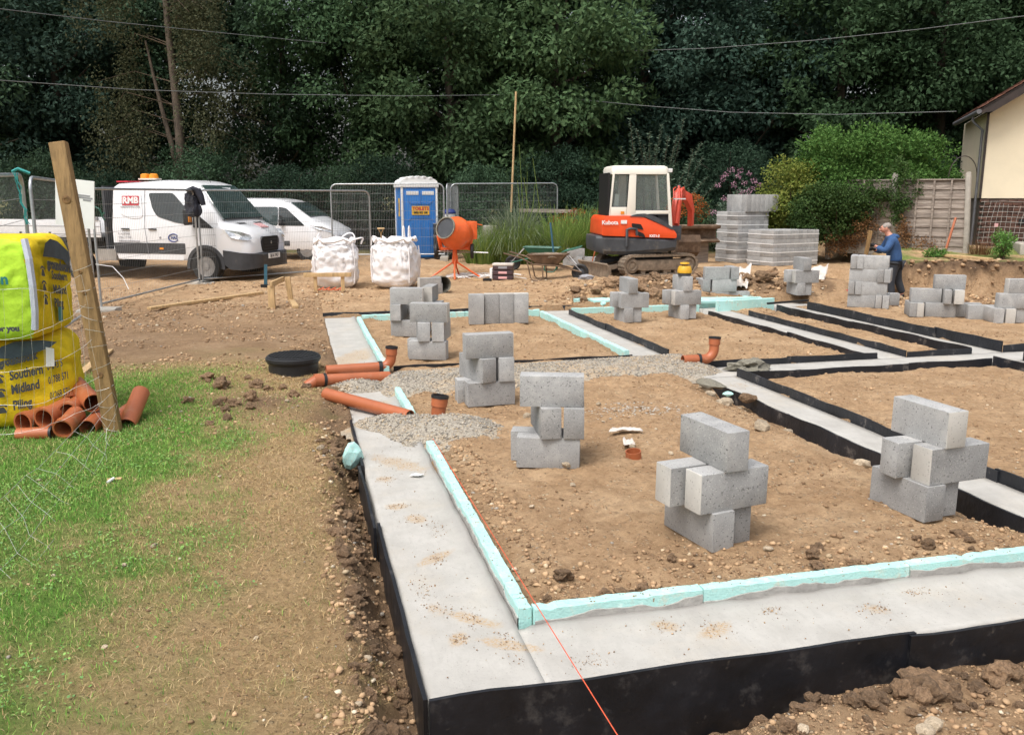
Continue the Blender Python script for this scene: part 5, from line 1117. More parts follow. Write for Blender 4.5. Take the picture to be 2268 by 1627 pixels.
mb = MB(); mb.box((ux - .38, -.2, 1.50), (.4, .45, .12)); mb.box((ux - .52, -.2, 1.75), (.12, .42, .5)); mb.build('seat', M['black'], ex, bevel=.04)
mb = MB(); mb.box((ux - .50, -.60, 1.74), (.10, .02, .30), (0, .12, 0)); mb.build('papers', M['whiteplain'], ex)
for x_, z1 in ((.45, 1.9), (.25, 1.85)): mb = MB(); mb.tube([(ux + x_, -.3, 1.4), (ux + x_ - .04, -.3, z1)], .02, 6); mb.build('lever', M['black'], ex)
mb = MB(); mb.box((ux + .25, -.2, 1.43), (1.0, 1.0, .04)); mb.build('cab_floor', M['excgrey'], ex)
mb = MB(); mb.box((ux + .62, -.18, 1.28), (.26, .9, .28)); mb.build('front_skirt', M['excgrey'], ex)
# boom, stick, rams, hoses, bucket
def limb(name, pts, ws, hs, mt, par, y=0, up=(0, 1, 0)):
    mb = MB(); P = [Vector(p) for p in pts]; secs = []
    for i, p in enumerate(P):
        dd = (P[min(i + 1, len(P) - 1)] - P[max(i - 1, 0)]).normalized(); sd_ = dd.cross(Vector((0, 0, 1)));
        if sd_.length < .2: sd_ = Vector((.6, -.8, 0))
        sd_.normalize(); u = sd_.cross(dd); w = ws[i] / 2; h = hs[i] / 2
        secs.append([p - sd_ * w - u * h, p + sd_ * w - u * h, p + sd_ * w + u * h, p - sd_ * w + u * h])
    mb.loft(secs); return mb.build(name, M[mt], par, bevel=.01)
mb = MB(); mb.box((ux + 1.06, -.05, .98), (.26, .34, .34)); mb.build('swing_post', M['excgrey'], ex, bevel=.02)
bo = limb('boom', [(ux + 1.06, -.02, 1.02), (ux + 1.14, .12, 1.5), (ux + 1.22, .30, 1.86), (ux + 1.38, .55, 1.95), (ux + 1.52, .85, 1.86)], [.2, .19, .17, .16, .14], [.2, .26, .24, .2, .16], 'excred', ex)
for dx in (-.10, 0, .10): mb = MB(); mb.tube([(ux + 1.02 + dx, -.16, 1.15), (ux + 1.10 + dx, -.06, 1.65), (ux + 1.16 + dx, .10, 1.86), (ux + 1.18 + dx, .2, 2.02), (ux + 1.3 + dx, .4, 2.06)], .013, 6); mb.build('hose', M['excred'], bo)
mb = MB(); mb.tube([(ux + 1.06, -.2, 1.2), (ux + 1.14, -.12, 1.75)], .05, 10); mb.tube([(ux + 1.14, -.12, 1.75), (ux + 1.18, .1, 2.08)], .025, 8); mb.build('boom_ram', M['excred'], bo, smooth=40)
mb = MB(); mb.bar((ux + .98, -.18, 1.78), (ux + 1.30, -.06, 1.78), .05, .03); mb.build('hose_clamp', M['whiteplain'], bo)
sk = limb('stick', [(ux + 1.42, .80, 1.95), (ux + 1.66, .92, 1.80), (ux + 1.82, 1.10, 1.5), (ux + 1.84, 1.15, 1.1)], [.13, .15, .13, .12], [.16, .24, .16, .12], 'excred', ex)
mb = MB(); mb.tube([(ux + 1.30, .5, 2.08), (ux + 1.46, .82, 1.98)], .045, 8); mb.build('stick_ram', M['excgrey'], sk, smooth=40)
bk = [(-.10, .36), (.20, .40), (.26, .25), (.20, .02), (.02, -.10), (-.20, -.10), (-.22, -.04), (-.02, .0), (.10, .12), (.10, .26)]
Mb = Matrix.Translation((ux + 1.72, 1.15, .42)) @ Euler((0, 0, R(-85))).to_matrix().to_4x4() @ Matrix.Scale(1.15, 4)
mb = MB(); mb.prism(bk, -.24, .24, Mb); mb.prism([(-.1, .36), (.2, .4), (.26, .25), (.2, .02), (.02, -.1), (-.2, -.1)], -.26, -.24, Mb); mb.prism([(-.1, .36), (.2, .4), (.26, .25), (.2, .02), (.02, -.1), (-.2, -.1)], .24, .26, Mb); bu = mb.build('bucket', M['rust'], ex)
for k in range(4): mb = MB(); mb.prism([(-.30, -.10), (-.18, -.10), (-.18, -.05)], -.22 + k * .135, -.18 + k * .135, Mb); mb.build('tooth', M['chrome'], bu)
for c_ in ex.children:
    if c_.name.split('.')[0] not in ('track', 'undercarriage', 'dozer_blade'): c_.rotation_euler = (0, 0, R(-15)); c_.location = (.0, -.06, 0)
ex.scale = (.96, .96, .96)
o = thing('ditching_bucket', 'wide rusty steel ditching bucket lying beyond the digger arm', 'bucket', (4.98, 23.0, .15), R(10))
mb = MB(); mb.prism([(0, 1.0), (.35, 1.02), (.42, .85), (.38, .62), (.05, .55), (.02, .60), (.30, .68), (.32, .88), (.02, .93)], -.53, .53, Euler((0, 0, math.pi / 2)).to_matrix().to_4x4()); mb.build('blade', M['rust'], o, bevel=.01)
mb = MB(); mb.box((.1, .5, .28), (.5, .3, .56)); mb.build('support', M['wood_grey'], o)

# ------------------------------------------------------------------ portable toilet
loo = thing('portable_toilet', 'blue portable toilet with white ribbed roof and yellow sign on its door', 'toilet', (-2.74, 25.2, hz(-2.6, 25.2) - .08), R(17))
mb = MB(); mb.box((0, 0, 1.10), (1.0, 1.0, 2.06)); mb.build('cabin', M['blueloo'], loo, bevel=.02)
for x_ in (-.49, .49):
    for y_ in (-.49, .49): mb = MB(); mb.box((x_, y_, 1.10), (.06, .06, 2.08)); mb.build('corner_trim', M['whiteplain'], loo, bevel=.008)
mb = MB(); mb.box((0, 0, 2.10), (1.1, 1.08, .10)); mb.build('roof_rim', M['whiteplain'], loo, bevel=.02)
prof = lambda y: [(.52 * math.cos(R(a)) * (1.0 if abs(y) < .4 else .92), 2.15 + .20 * math.sin(R(a)) + .014 * math.cos(R(a * 12))) for a in range(0, 181, 6)]
mb = MB()
for k in range(1): mb.prism([(x, z) for x, z in [(.53 * math.cos(R(a)), 2.15 + .19 * math.sin(R(a)) ** .7) for a in range(0, 181, 12)]], -.50, .50)
rf = mb.build('roof', M['whiteplain'], loo, smooth=30)
for k in range(5): mb = MB(); x_ = -.34 + k * .17; zz = 2.15 + .19 * math.sin(math.acos(max(-1, min(1, x_ / .53)))) ** .7; mb.tube([(x_, -.50, zz - .02), (x_, .5, zz - .02)], .05, 8); mb.build('roof_rib', M['whiteplain'], rf, smooth=40)
mb = MB(); mb.box((.02, -.515, 1.06), (.86, .03, 1.86)); dr = mb.build('door', M['blueloo'], loo, bevel=.006)
for x0 in (-.20, .24): mb = MB(); mb.box((x0, -.534, 1.90), (.34, .012, .10)); mb.build('vent_panel', M['whiteplain'], dr)
for (a, b) in (((-.34, 1.72), (-.24, 1.60)), ((.38, 1.72), (.28, 1.60)), ((-.24, 1.60), (.28, 1.60)), ((-.34, 1.14), (-.24, 1.22)), ((.38, 1.14), (.28, 1.22)), ((-.24, 1.22), (.28, 1.22)), ((-.22, 1.08), (-.22, .3)), ((.02, 1.08), (.02, .3)), ((.26, 1.08), (.26, .3)), ((.02, 1.95), (.02, 1.62))):
    mb = MB(); mb.bar((a[0], -.532, a[1]), (b[0], -.532, b[1]), .018, .03, (0, 1, 0)); mb.build('door_rib', M['blueloo'], dr)
mb = MB(); mb.box((.02, -.545, 1.42), (.50, .012, .24)); sg = mb.build('sign', M['yellowsign'], dr)
text_mesh('sign_text', 'TOILETS', .13, M['red'], sg, (.02, -.553, 1.465), RX90, .001, .006, sx=.95)
text_mesh('sign_text', '0800 855 180', .085, M['black'], sg, (.02, -.553, 1.355), RX90, .001, .004, sx=.85)
mb = MB(); mb.box((-.505, -.1, 1.5), (.012, .2, .5)); s2 = mb.build('side_sign', M['yellowsign'], loo)
text_mesh('side_text', 'TOI', .15, M['black'], s2, (-.514, -.1, 1.5), Euler((math.pi / 2, 0, -math.pi / 2)).to_matrix().to_4x4() @ Euler((0, 0, math.pi / 2)).to_matrix().to_4x4(), .001, .003)
mb = MB(); mb.box((0, 0, .05), (1.06, 1.06, .10)); mb.build('base', M['darktrim'], loo)

# ------------------------------------------------------------------ soft sacks
def softbox(w, d, h, n=18, p=5.0, wr=.02, seed=0, bulge=.06, top=.0, fr=2.4):
    V = []; F = []; idx = {}
    def key(a): return tuple(round(c, 5) for c in a)
    lin = np.linspace(-1, 1, n + 1); lin = np.sign(lin) * np.abs(lin) ** .85
    for ax in range(3):
        for sg_ in (-1, 1):
            for i in range(n):
                for j in range(n):
                    q = []
                    for (a, b) in ((i, j), (i + 1, j), (i + 1, j + 1), (i, j + 1)):
                        c = [0, 0, 0]; c[ax] = sg_; c[(ax + 1) % 3] = lin[a]; c[(ax + 2) % 3] = lin[b]; k = key(c)
                        if k not in idx: idx[k] = len(V); V.append(c)
                        q.append(idx[k])
                    F.append(q if sg_ > 0 else q[::-1])
    V = np.array(V, float); V /= (np.abs(V) ** p).sum(1)[:, None] ** (1 / p)
    z = (V[:, 2] + 1) / 2; k = 1 + bulge * np.sin(math.pi * np.clip(z * .9 + .05, 0, 1)) - top * sm(.6, 1, z)
    X = V[:, 0] * w / 2 * k; Y = V[:, 1] * d / 2 * k; Z = z * h
    ang = np.arctan2(V[:, 1], V[:, 0]); nz = fbm(ang * 1.6 + seed, Z * fr * 1.6 + seed * 3, 1.7, 4, seed) - .5; n2 = fbm(X * 4 + seed, Y * 4 + Z * 5, 1.5, 3, seed + 5) - .5
    cr_ = np.abs(fbm(ang * 2.2 + Z * 1.5 + seed, Z * 3.5 - ang + seed, 2.0, 3, seed + 9) - .5) * sm(.25, .7, z); nn_ = nz * 2 + n2 - 2.6 * np.clip(.09 - cr_, 0, .09) / .09 * .35 * sm(.2, .6, z); X += V[:, 0] * wr * nn_; Y += V[:, 1] * wr * nn_; Z += wr * n2 * 1.5 * (z > .5)
    return np_mesh('sack', np.stack([X, Y, Z], 1), F, True)
def strap_loop(par, a, b, h, w=.045, mt='bagwhite', lean=(0, 0)):
    a = Vector(a); b = Vector(b); P = [a.lerp(b, t) + Vector((lean[0], lean[1], 0)) * math.sin(math.pi * t) + Vector((0, 0, h * math.sin(math.pi * t) ** .6)) for t in np.linspace(0, 1, 9)]
    mb = MB(); mb.tube(P, .016, 5); mb.build('loop', M[mt], par, smooth=40)
def bulk(label, c, rz, seed, extra=None):
    z = hz(c[0], c[1]); o = thing('bulk_bag', label, 'bag', (c[0], c[1], z - .01), rz, 'white bulk bags by the fence')
    me = softbox(.86, .86, 1.02, 26, 4.2, .055, seed, .10, .05, 3.2); link('sack', me, M['bagwhite'], o)
    mb = MB()
    for k in range(22): a = 2 * math.pi * k / 22; a2 = 2 * math.pi * (k + 1) / 22; f = lambda t: (.40 * np.sign(math.cos(t)) * abs(math.cos(t)) ** .5, .40 * np.sign(math.sin(t)) * abs(math.sin(t)) ** .5)
    ring = [(*f(2 * math.pi * k / 24), 1.0 + .04 * math.sin(k * 1.9 + seed)) for k in range(25)]; mb.tube(ring, .035, 6); mb.build('rim', M['bagwhite'], o, smooth=60)
    for sx, sy in ((-1, -1), (1, -1), (1, 1), (-1, 1)): mb = MB(); rk = lambda z_: .372 * (1 + .10 * math.sin(math.pi * (z_ * .9 + .05))); mb.tube([(sx * rk(z_), sy * rk(z_), z_) for z_ in np.linspace(.14, .86, 7)], .016, 5); mb.build('corner_seam', M['bagwhite'], o)
    return o
b1 = bulk('white bulk bag with a wooden stand in front of it', (-3.72, 18.35), R(8), 3)
strap_loop(b1, (.1, .3, .98), (.42, .25, .98), .16, lean=(.06, 0)); strap_loop(b1, (.30, -.38, .95), (.55, -.2, .93), .12, lean=(.15, 0)); strap_loop(b1, (-.38, .2, .98), (-.30, .40, .98), .14)
b2 = bulk('white bulk bag holding a spade, right of the other bag', (-2.45, 18.35), R(-9), 8)
strap_loop(b2, (.22, -.2, .98), (.25, -.14, .98), .30); strap_loop(b2, (.34, -.2, .98), (.36, -.12, .98), .30); strap_loop(b2, (-.42, -.32, .90), (-.22, -.42, .98), .14, lean=(-.04, 0))
o = thing('spade', 'wooden handled spade stuck in the right bulk bag', 'spade', (-2.72, 18.2, 1.0))
mb = MB(); mb.tube([(0, 0, -.3), (0, 0, .16)], .018, 8); mb.tube([(0, 0, .14), (-.05, 0, .24)], .010, 6); mb.tube([(0, 0, .14), (.05, 0, .24)], .010, 6); mb.build('shaft', M['wood_treated'], o); mb = MB(); mb.tube([(-.07, 0, .255), (.07, 0, .255)], .018, 8); mb.build('handle', M['wood_pale'], o)
o = thing('profile_board', 'low pale timber stand in front of the left bulk bag', 'stand', (-3.66, 17.35, 0), R(4)); zz = hz(-3.66, 17.35)
for x_ in (-.27, .27): mb = MB(); mb.box((x_, 0, zz + .15), (.07, .05, .42)); mb.build('leg', M['wood_pale'], o, bevel=.004)
mb = MB(); mb.box((-.02, -.04, zz + .37), (.94, .03, .085)); mb.build('rail', M['wood_pale'], o, bevel=.004)
mb = MB(); p0 = Vector((-3.95, 17.45, hz(-3.9, 17.5) + .03))
for k in range(9): mb.tube([p0 + Vector((k * .06, .02 * math.sin(k), .0)), p0 + Vector((k * .06 + .09, .05, .045 * (k % 2)))], .012, 5)
tag(mb.build('orange_netting', M['orangeplastic'], None), 'scrap of bright orange netting on the ground at the left bag', 'netting')

# ------------------------------------------------------------------ yellow sacks on the left
def zat(v, Y): return AT(0, v, Y).z
zl_ = hz(-3.9, 6.9)
ys = thing('yellow_sack', 'full yellow woven sack with phone numbers standing on the lawn', 'sack', (-4.25, 7.20, zl_ - .02), R(22))
link('sack', softbox(1.02, .86, .76, 22, 6, .025, 4, .05, .02), M['yellowbag'], ys)
def front(x, z, yb=-.470): return Vector((x, yb + .02 * (abs(z - .39) / .39) ** 3, z))
def bagtext(par, txt, size, x, z, slope=.12, mt='ink', yb=-.470, bold=.004, sx=1.0):
    text_mesh('lettering', txt, size, M[mt], par, (0, 0, 0), (0, 0, 0), .0008, bold, 'LEFT', fn=lambda c: front(x + c.x * sx, z + c.y + slope * c.x * sx, yb) + Vector((0, -.004 - c.z, 0)))
def phone(par, x, z, k=.045, f=None, slope=.1):
    mb = MB(); F_ = f or (lambda a, b: front(a, b) + Vector((0, -.006, 0)))
    def pl(pts): mb.add([F_(x + a * k, z + (b + slope * a) * k) for a, b in pts], [tuple(range(len(pts)))])
    pl([(-1.1, .35), (-.9, .75), (-.4, 1.0), (.4, 1.0), (.9, .75), (1.1, .35), (.6, .35), (.45, .6), (-.45, .6), (-.6, .35)]); pl([(-.35, .45), (.35, .45), (.8, -.5), (.8, -.8), (-.8, -.8), (-.8, -.5)])
    mb.build('phone_symbol', M['ink'], par)
for txt, num, z_ in (('Southern', '01243 5', .46), ('Midland', '01788 571', .345), ('Piling', '01268 571', .215)):
    bagtext(ys, txt, .105, .06, z_, .17, sx=.62); bagtext(ys, num, .085, .33, z_ + .055, .25, bold=.002, sx=.42); phone(ys, -.02, z_ - .02, .04)
mb = MB(); mb.add([front(a, b) + Vector((0, -.006, 0)) for a, b in ((-.02, .64), (.02, .70), (.12, .735), (.32, .735), (.42, .715), (.36, .67), (.22, .625), (.08, .60), (.0, .61))], [tuple(range(9))]); mb.build('dark_print', M['bagdark'], ys)
bagtext(ys, 'groundwork', .085, -.0, .565, .2, bold=.006, sx=.62)
for x_, z_, w_, h_ in ((.36, .60, .09, .16),): mb = MB(); mb.add([front(x_ + a * w_, z_ + b * h_) + Vector((0, -.012, 0)) for a, b in ((-.4, -.5), (.3, -.5), (.4, .4), (-.25, .5))], [(0, 1, 2, 3)]); mb.build('care_label', M['whiteplain'], ys)
mb = MB(); mb.tube([(-.50, -.44, .02), (-.48, -.46, .3), (-.48, -.45, .7)], .022, 6); mb.build('seam_tape', M['tape'], ys)
us_ = thing('lime_sack', 'lime and yellow woven sack stacked on the yellow sack', 'sack', (-4.24, 7.10, zl_ + .725), R(99))
me = softbox(.92, .92, .82, 24, 8, .018, 9, .035, .02); o = link('sack', me, M['yellowbag'], us_); me.materials.append(M['limebag'])
for p in me.polygons:
    if p.center.x < -.1 and abs(p.center.x) > abs(p.center.y) - .0 and p.normal.x < -.3: p.material_index = 1
mb = MB(); mb.tube([(-.425, -.425, .10), (-.44, -.445, .25), (-.445, -.45, .45), (-.435, -.44, .65), (-.40, -.41, .80)], [.028] * 5, 6); mb.build('seam_tape', M['tape'], us_)
f2 = lambda x, z: Vector((x, -.488, z)); f3 = lambda y, z: Vector((-.480, -y, z))
def bt2(txt, size, x, z, slope, mt, F_, sgn=1, bold=.004, par=us_):
    off = Vector((0, -.008, 0)) if F_ is f2 else Vector((-.008, 0, 0))
    text_mesh('lettering', txt, size, M[mt], par, (0, 0, 0), (0, 0, 0), .0008, bold, 'LEFT', fn=lambda c: F_(x + c.x, z + c.y + slope * c.x) + off * (1 + c.z * 50))
bt2('groundwork', .105, -.22, .60, -.16, 'ink', f2, bold=.008)
for tx, z_ in (('Southern', .50), ('Midland', .385), ('Piling', .275)):
    bt2(tx, .095, -.15, z_, -.14, 'ink', f2); phone(us_, -.33, z_ + .045, .045, lambda a, b: f2(a, b) + Vector((0, -.008, 0)), -.15)
mb = MB(); mb.add([f2(a, b) + Vector((0, -.008, 0)) for a, b in ((-.30, .66), (-.22, .76), (-.10, .79), (.06, .76), (.30, .66), (.30, .50), (.15, .60), (-.10, .64))], [tuple(range(8))]); mb.build('dark_print', M['bagdark'], us_)
mb = MB(); mb.add([f2(a, b) + Vector((0, -.008, 0)) for a, b in ((-.10, .12), (.0, .10), (.02, .22), (-.08, .24))], [(0, 1, 2, 3)]); mb.build('recycling_print', M['teal'], us_)
for tx, sz_, y_, z_ in (('aggregation', .11, -.28, .47), ('supplies', .11, -.24, .32), ('wear for you', .06, -.02, .12)):
    pass
text_f3 = lambda tx, sz_, x_, z_, mt: text_mesh('lettering', tx, sz_, M[mt], us_, (0, 0, 0), (0, 0, 0), .0008, .004, 'RIGHT', fn=lambda c: Vector((-.497 - c.z, -(x_ + c.x), z_ + c.y)))
text_f3('ation', .115, .30, .50, 'teal'); text_f3('es', .115, .21, .36, 'teal'); text_f3('em for you', .06, .34, .12, 'ink'); text_f3('O', .16, .19, .70, 'ink')

# ------------------------------------------------------------------ mixer, barrows, site bits
mx = thing('cement_mixer', 'orange cement mixer on splayed legs with its mouth toward the camera', 'mixer', (-1.36, 20.45, hz(-1.36, 20.45)), R(0))
ax = Vector((-.50, -.80, .33)).normalized(); Q = ax.to_track_quat('Z', 'Y').to_matrix().to_4x4(); Md = Matrix.Translation((.04, 0, 1.02)) @ Q
mb = MB(); mb.lathe([(.001, -.42), (.20, -.40), (.33, -.26), (.385, -.06), (.385, .06), (.36, .12), (.245, .40), (.235, .40), (.34, .12), (.36, .0), (.30, -.24), (.001, -.32)], 36, Md); dm = mb.build('drum', M['orange'], mx, smooth=35)
mb = MB(); mb.lathe([(.001, -.315), (.295, -.235), (.352, .0), (.333, .12), (.231, .398)], 30, Md); mb.build('drum_inner_shade', M['excgrey'], dm, smooth=40)  # dark inner skin, its colour stands in for the shade inside the drum
mb = MB(); mb.lathe([(.236, .40), (.262, .405), (.262, .43), (.236, .43)], 32, Md, closed=True); mb.build('rim', M['mudgrey'], dm, smooth=40)
mb = MB(); mb.lathe([(.001, .05), (.20, .06), (.318, .10), (.318, .08), (.001, -.1)], 24, Md @ Euler((0, .25, 0)).to_matrix().to_4x4()); mb.build('mix', M['mudgrey'], dm)
for k in range(2): a = k * math.pi; mb = MB(); mb.bar(Md @ Vector((.25 * math.cos(a), .25 * math.sin(a), -.2)), Md @ Vector((.20 * math.cos(a), .2 * math.sin(a), .28)), .015, .09); mb.build('paddle', M['mudgrey'], dm)
mb = MB(); mb.bar((-.30, .05, .66), (.34, .05, .66), .08, .06); mb.bar((.34, .05, .62), (.42, .08, 1.02), .06, .10); mb.bar((-.30, .05, .62), (-.36, .0, .98), .05, .08); fr = mb.build('frame', M['orange'], mx, bevel=.006)
mb = MB(); mb.box((.40, .22, 1.08), (.22, .30, .42), (0, 0, .3)); mb.build('motor_box', M['orange'], mx, bevel=.03); mb = MB(); mb.bar((.36, .1, 1.27), (.66, .16, 1.20), .03, .02); mb.build('tilt_handle', M['orange'], mx)
for s_ in (-1, 1): mb = MB(); mb.lathe([(.10, -.035), (.17, -.035), (.18, -.02), (.18, .02), (.17, .035), (.10, .035)], 22, Matrix.Translation((s_ * .42, .10, .60)) @ Euler((0, math.pi / 2, 0)).to_matrix().to_4x4(), closed=True); mb.lathe([(.10, -.02), (.10, .02)], 16, Matrix.Translation((s_ * .42, .10, .60)) @ Euler((0, math.pi / 2, 0)).to_matrix().to_4x4()); mb.build('wheel', M['rubber'], mx, smooth=40)
mb = MB(); mb.tube([(-.46, .10, .60), (.80, .10, .56)], .014, 6); mb.build('axle', M['chrome'], mx)
mb = MB(); mb.tube([(.02, .02, .30), (.02, .02, .64)], .055, 10); mb.build('column', M['orange'], mx)
for (x_, y_) in ((-.56, -.12), (.66, -.10), (.04, -.42), (.10, .42)): mb = MB(); mb.tube([(.02 + .04 * np.sign(x_ - .02), .02, .50), (.02 + (x_ - .02) * .10, y_ * .10, .34), (x_ * .55, y_ * .55, .16), (x_, y_, -.02)], .022, 8); mb.build('leg', M['orange'], mx, smooth=40)

def barrow(label, loc, rz, pan, frame, fill):
    o = thing('wheelbarrow', label, 'wheelbarrow', loc, rz, 'wheelbarrows beside the mixer')
    top = [(-.42, -.28), (.46, -.22), (.46, .22), (-.42, .28)]; bot = [(-.22, -.17), (.24, -.13), (.24, .13), (-.22, .17)]
    zt_ = lambda x: .58 + .02 * x; V = [(x, y, zt_(x)) for x, y in top] + [(x, y, .36) for x, y in bot] + [(x * .97, y * .97, zt_(x) + .003) for x, y in top] + [(x * .95, y * .95, .375) for x, y in bot]
    F = [(0, 1, 5, 4), (1, 2, 6, 5), (2, 3, 7, 6), (3, 0, 4, 7), (7, 6, 5, 4), (8, 12, 13, 9), (9, 13, 14, 10), (10, 14, 15, 11), (11, 15, 12, 8), (12, 15, 14, 13), (0, 8, 9, 1), (1, 9, 10, 2), (2, 10, 11, 3), (3, 11, 8, 0)]
    mb = MB(); mb.add(V, F); mb.build('pan', M[pan], o, bevel=.008)
    mb = MB(); mb.tube([(x, y, zt_(x)) for x, y in top + top[:1]], .014, 6); mb.build('pan_lip', M[pan], o, smooth=40)
    for s_ in (-1, 1):
        mb = MB(); mb.tube([(.78, s_ * .05, .20), (.25, s_ * .16, .33), (-.30, s_ * .20, .36), (-.55, s_ * .25, .50), (-.95, s_ * .28, .60)], .017, 8); mb.build('handle', M[frame], o, smooth=40)
        mb = MB(); mb.tube([(-.08, s_ * .19, .34), (-.06, s_ * .21, .05), (-.12, s_ * .22, .0), (-.28, s_ * .22, .0), (-.34, s_ * .21, .06), (-.42, s_ * .22, .40)], .015, 8); mb.build('leg', M[frame], o, smooth=40)
        mb = MB(); mb.tube([(.78, s_ * .05, .20), (.45, s_ * .14, .56)], .010, 6); mb.build('wheel_stay', M['chrome'], o)
    Mx = Matrix.Translation((.74, 0, .19)) @ RX90; mb = MB(); mb.lathe([(.10, -.03), (.16, -.045), (.19, -.03), (.19, .03), (.16, .045), (.10, .03)], 24, Mx, closed=True); wt = mb.build('wheel', M['rubber'], o, smooth=40)
    mb = MB(); mb.lathe([(.001, -.035), (.03, -.035), (.105, -.01), (.105, .01), (.03, .035), (.001, .035)], 16, Mx); mb.build('rim', M['excgrey'], wt, smooth=40)
    if fill:
        me = lump_mesh(31, .25, 3); me.materials.append(M['mud']); f_ = link('load', me, None, o); f_.location = (.03, 0, .54); f_.scale = (.80, .46, .20)
    return o
barrow('green wheelbarrow standing behind the muddy one', (.75, 21.3, hz(.75, 21.3)), R(172), 'greenpaint', 'greenpaint', False)
barrow('muddy black wheelbarrow full of soil in front of the green one', (.80, 19.55, hz(.8, 19.55)), R(-14), 'rust', 'rust', True)
o = thing('shovel', 'shovel with a blue handle standing in the muddy wheelbarrow', 'shovel', (.92, 19.62, hz(.8, 19.55) + .55))
mb = MB(); mb.tube([(.02, .0, .0), (-.06, .05, .72)], .022, 8); mb.build('handle', M['bluepaint'], o); mb = MB(); mb.box((.03, 0, -.05), (.16, .02, .22)); mb.build('blade', M['rust'], o)
o = thing('tool_case', 'brown stacking tool case with pale lid beside the wheelbarrows', 'case', (-.20, 20.0, hz(-.2, 20)), R(-6))
M['case'] = mat('case_plastic', (0.07, 0.04, 0.045), .5, .2, 5, dirt=(.3, .22, .16), dirt_amt=.1)
for k in range(3): mb = MB(); mb.box((0, 0, .06 + k * .115), (.46, .28, .10)); d_ = mb.build('drawer', M['case'], o, bevel=.012); mb = MB(); mb.box((0, -.143, .065 + k * .115), (.2, .008, .05)); mb.build('drawer_label', M['redfade'] if k < 2 else M['inkgrey'], d_)
mb = MB(); mb.box((0, 0, .36), (.48, .30, .05)); mb.build('lid', M['tarp'], o, bevel=.012); mb = MB(); mb.box((-.27, 0, .15), (.06, .26, .24)); mb.build('side_tray', M['whiteplain'], o, bevel=.01)
o = thing('black_crates', 'stack of black plastic crates beside the blue toilet', 'crates', (-1.93, 24.9, hz(-1.9, 24.9)), R(10))
for k in range(3):
    mb = MB(); mb.box((0, 0, .17 + k * .33), (.62, .5, .32)); c_ = mb.build('crate', M['blackplastic'], o, bevel=.015)
    mb = MB(); mb.box((0, 0, .335 + k * .33), (.635, .515, .018)); mb.build('pale_edge', M['inkgrey'], c_)
o = thing('paint_bucket', 'white bucket with a blue lid on the black crates', 'bucket', (-1.76, 24.85, hz(-1.9, 24.9) + .985))
mb = MB(); mb.lathe([(.13, 0), (.16, .28)], 18); mb.build('bucket', M['whiteplain'], o, smooth=40); mb = MB(); mb.lathe([(.17, .28), (.175, .33), (.12, .40), (.001, .42)], 18); mb.build('lid', M['navy'], o, smooth=40)
o = thing('water_bottle', 'small clear bottle on the black crates by the toilet', 'bottle', (-2.12, 24.8, hz(-1.9, 24.9) + .985))
mb = MB(); mb.lathe([(.04, 0), (.042, .14), (.015, .2), (.015, .22)], 12); mb.build('bottle', M['lamp'], o, smooth=40); mb = MB(); mb.lathe([(.017, .22), (.017, .24)], 10); mb.build('cap', M['whiteplain'], o)
o = thing('mortar_tub', 'grey mortar tub lying on its side behind the block stack', 'tub', (-1.36, 17.2, hz(-1.36, 17.2) + .17), R(28))
hollow([Vector((0, 0, 0)), Vector((0, .42, -.02))], .165, 24, .012).build('tub', M['mudgrey'], o, smooth=40); mb = MB(); mb.lathe([(.165, 0), (.165, .01)], 24, Matrix.Translation((0, .41, -.02)) @ RX90); mb.build('tub_bottom', M['mudgrey'], o)
p = G(1005, 640, .1); block((-1.62, 17.0, hz(-1.6, 17) + .215), R(24), 'pale block lying beside the mortar tub', None, 'edge', pale=True); block((-1.60, 17.03, hz(-1.6, 17) + .10), R(20), 'lower block under the pale block at the mortar tub', None, 'edge')
o = thing('trowel', 'dark hand brush lying on the soil right of the mixer', 'brush', (-.62, 19.6, hz(-.62, 19.6) + .02), .1); mb = MB(); mb.box((.06, 0, .03), (.2, .06, .06)); mb.build('brush_head', M['black'], o, bevel=.01); mb = MB(); mb.tube([(-.04, 0, .03), (-.25, 0, .02)], .012, 6); mb.build('handle', M['wood_pale'], o)
lump_obj('rag', 'inkgrey', 'dark grey rag heap in front of the barrow wheel', 'rag', (1.62, 19.0, hz(1.6, 19) + .05), (.32, .2, .16), 44, .4, sub=3)
